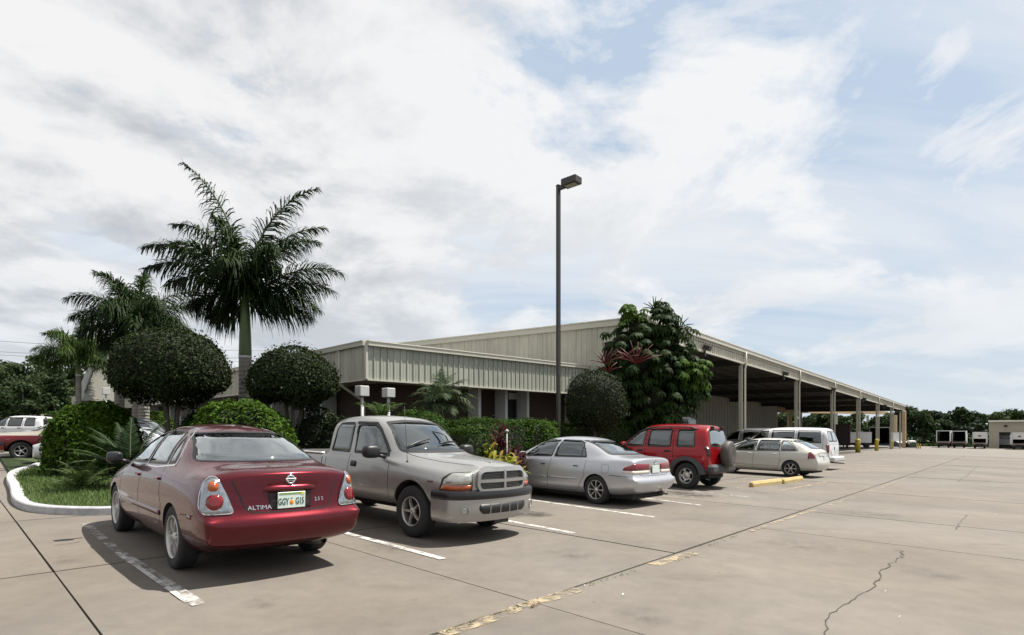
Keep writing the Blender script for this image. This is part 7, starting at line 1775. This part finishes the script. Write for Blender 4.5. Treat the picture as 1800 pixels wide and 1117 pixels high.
# trailers standing under the canopy
def trailer(label, pxa, pxb, Y, ytop, ybot, m, deep=2.4, name='box_trailer', legs=True):
    a = on(pxa, Y); c = on(pxb, Y); P = (a+c)/2; root = thing(name, label, 'trailer', P, 'trailers under the canopy'); L_ = (c-a).length; z1 = zat(ytop, Y)-P.z; z0 = zat(ybot, Y)-P.z
    MB().cbox((0, deep/2, (z0+z1)/2), (L_, deep, z1-z0), .03).build('body', m, root); MB().box((0, deep/2, z1+.02), (L_+.05, deep+.05, .06)).build('roof_edge', M_TRIML, root)
    if legs:
        MB().box((L_*.18, deep/2, z0-.18), (L_*.55, deep*.7, .3)).build('chassis', M_TD, root)
        for yy in (.2, deep-.2): MB().lathe([(0, -.12), (.42, -.12), (.44, 0), (.42, .12), (0, .12)], 20, Matrix.Translation((L_*.33, yy, .44)) @ Matrix.Rotation(pi/2, 4, 'X')).build('wheel', M_TYRE, root)
        for sx in (-.45,): MB().box((L_*sx, .5, z0/2), (.1, .1, z0)).build('prop_leg', M_TD, root)
    return root
trailer('long white trailer side behind the first two yellow bollards', 1484, 1532.5, 78, 760.5, 779, M_TW)
trailer('white trailer beyond the third bollard', 1561, 1586, 92, 761, 785, M_TW, legs=False)
Pq = on(1547, 86); root = thing('open_trailer', 'trailer with its dark open end between the white ones', 'trailer', Pq, 'trailers under the canopy'); root.rotation_euler = (0, 0, -radians(31))
MB().box((0, 3, 3.05), (2.6, 6, .12)).build('roof', M_TW, root)
for sx in (-1.25, 1.25): MB().box((sx, 3, 1.75), (.1, 6, 2.6)).build('side_wall', M_BLK if sx < 0 else M_TW, root)
MB().box((0, 6, 1.75), (2.4, .1, 2.6)).build('front_wall', M_TD, root); MB().box((0, 3, .55), (2.5, 6, .3)).build('floor', M_TD, root)
Pq = on(1476, 72); root = thing('dark_trailer', 'dark red-brown trailer end just right of the white van', 'trailer', Pq, 'trailers under the canopy'); root.rotation_euler = (0, 0, -radians(31))
MB().cbox((0, 3, 1.75), (2.3, 6, 2.7), .05).build('body', mat('dark_brown_trailer', (.02, .010, .010), .6), root); MB().box((1.1, -.02, 1.75), (.08, .1, 2.7)).build('door_post', mat('dull_red_steel', (.12, .02, .02), .6), root)
for sx in (-.8, .8): MB().lathe([(0, -.12), (.42, -.12), (.44, 0), (.42, .12), (0, .12)], 18, Matrix.Translation((sx, .5, .44)) @ Matrix.Rotation(pi/2, 4, 'Y')).build('wheel', M_TYRE, root)
# flat skip, waste bin with a white cover
Pq = on(1583.5, 91); root = thing('flat_skip', 'low grey steel skip at the foot of the last column', 'skip', Pq)
b = MB(); b.add([(-.85, -.8, .1), (.7, -.8, .1), (.85, .8, .1), (-.7, .8, .1), (-.95, -.95, .75), (.85, -.95, .75), (.95, .95, .75), (-.85, .95, .75)], [(0, 1, 5, 4), (1, 2, 6, 5), (2, 3, 7, 6), (3, 0, 4, 7), (3, 2, 1, 0)]); b.build('body', mat('grey_steel', (.10, .10, .11), .5), root)
MB().add([(-.95, -.95, .76), (.85, -.95, .76), (.9, 0, 1.02), (-.9, 0, 1.02), (.95, .95, .78), (-.85, .95, .78)], [(0, 1, 2, 3), (3, 2, 4, 5)]).build('lid', mat('pale_steel_lid', (.40, .41, .42), .4), root)
Pq = on(1602.5, 88); root = thing('rubbish_bin', 'dark bin heaped with white bags near the slim yellow posts', 'bin', Pq)
b = MB(); b.add([(-.55, -.5, .05), (.5, -.5, .05), (.5, .5, .05), (-.55, .5, .05), (-.62, -.6, .85), (.60, -.6, .85), (.6, .6, .85), (-.62, .6, .85)], [(0, 1, 5, 4), (1, 2, 6, 5), (2, 3, 7, 6), (3, 0, 4, 7), (3, 2, 1, 0)]); b.build('body', mat('dark_green_bin', (.03, .045, .035), .5), root)
b = MB(); b.ell((-.1, -.1, .92), (.62, .5, .28), 14, 8, .8); b.build('white_bag', M_WHITE, root); MB().ell((-.45, -.3, .8), (.28, .3, .3), 12, 8).build('white_bag', M_WHITE, root)
# truck cab seen over the red four wheel drive, and the pale cab front left of it
Pq = on(1195, 33.5); root = thing('lorry', 'grey day cab lorry showing above the red four wheel drive roof', 'truck', Pq); M_CAB = mat('grey_cab_paint', (.30, .31, .32), .4)
zt_ = zat(735.5, 33.5)-Pq.z; rz = Matrix.Rotation(-.5, 3, 'Z')
b = MB(); b.cbox((0, 0, zt_-.75), (1.55, 1.7, 1.5), .12, rz); cb = b.build('cab', M_CAB, root)
b = MB(); b.cbox((.15, -1.5, 1.0), (1.3, 1.8, .9), .2, rz); b.build('bonnet', M_CAB, root)
MB().cbox(tuple(rz @ Vector((.05, -.86, zt_-.42))), (1.25, .05, .48), .02, rz).build('windscreen', M_WIN, root); MB().cbox(tuple(rz @ Vector((-.79, -.1, zt_-.42))), (.05, .8, .44), .02, rz).build('window', M_WIN, root)
MB().cbox(tuple(rz @ Vector((0, -.75, zt_-.02))), (1.5, .3, .1), .04, rz).build('sun_visor', M_TW, root)
for sx in (-.75, .75):
    for yy in (-1.7, 1.2): MB().lathe([(0, -.14), (.45, -.14), (.48, 0), (.45, .14), (0, .14)], 18, Matrix.Translation(tuple(rz @ Vector((sx, yy, 0)))+Vector((0, 0, .48)) if False else Vector(tuple(rz @ Vector((sx, yy, 0))))+Vector((0, 0, .48))) @ Matrix.Rotation(pi/2, 4, 'Y')).build('wheel', M_TYRE, root)
MB().cbox((0, 1.6, 1.0), (.9, 3.6, .35), .03, rz).build('chassis', M_TD, root)
Pq = on(1158, 26.5); root = thing('white_utility_truck', 'white truck body with mirror arm, glimpsed right of the umbrella tree trunk', 'truck', Pq); z_ = zat(737, 26.5)-Pq.z
MB().cbox((0, .8, z_*.5+.2), (.75, 1.9, z_-.5), .08).build('cab', M_TW, root); MB().ell((.22, -.3, z_-.0), (.13, .05, .14), 12, 8).build('mirror', M_TW, root); MB().tube([(.1, -.2, z_-.5), (.18, -.3, z_-.3), (.22, -.28, z_-.1)], .02, 6).build('mirror_arm', M_BLK, root)
MB().cbox((0, -.16, z_-.62), (.6, .04, .35), .02).build('windscreen', M_WIN, root)
for sx in (-.3, .3): MB().lathe([(0, -.1), (.36, -.1), (.38, 0), (.36, .1), (0, .1)], 16, Matrix.Translation((sx, .3, .38)) @ Matrix.Rotation(pi/2, 4, 'Y')).build('wheel', M_TYRE, root)

# overhead wires at the left with their poles
M_WIRE = mat('wire_black', (.02, .02, .02), .6)
for i, (ya, yb, lab) in enumerate(((592, 604, 'topmost overhead wire at the left'), (611, 620, 'middle overhead wire at the left'), (617, 626, 'lowest overhead wire at the left'))):
    Y = 95; pts = []
    for t in np.linspace(0, 1, 14):
        pxl = -250+760*t; q = at(pxl, ya+(yb-ya)*(pxl/130.0)*.55+0, Y+5*i+30*t); q.z -= 1.0*math.sin(pi*t); pts.append(q)
    o = MB().tube(pts, .035, 4).build('overhead_wire', M_WIRE); tag(o, lab, 'wire', 'overhead wires')
# small garden light and hose standing in the bed
Pq = on(891, 12.9, .05); root = thing('garden_light', 'small white post light among the red leafed plants', 'light', Pq)
zz = zat(757, 12.9)-Pq.z; MB().tube([(0, 0, 0), (0, 0, zz)], .012, 8).build('post', M_WHITE, root); MB().lathe([(0, zz-.03), (.04, zz-.03), (.045, zz), (.0, zz+.03)], 14).build('lamp_shade', M_WHITE, root)
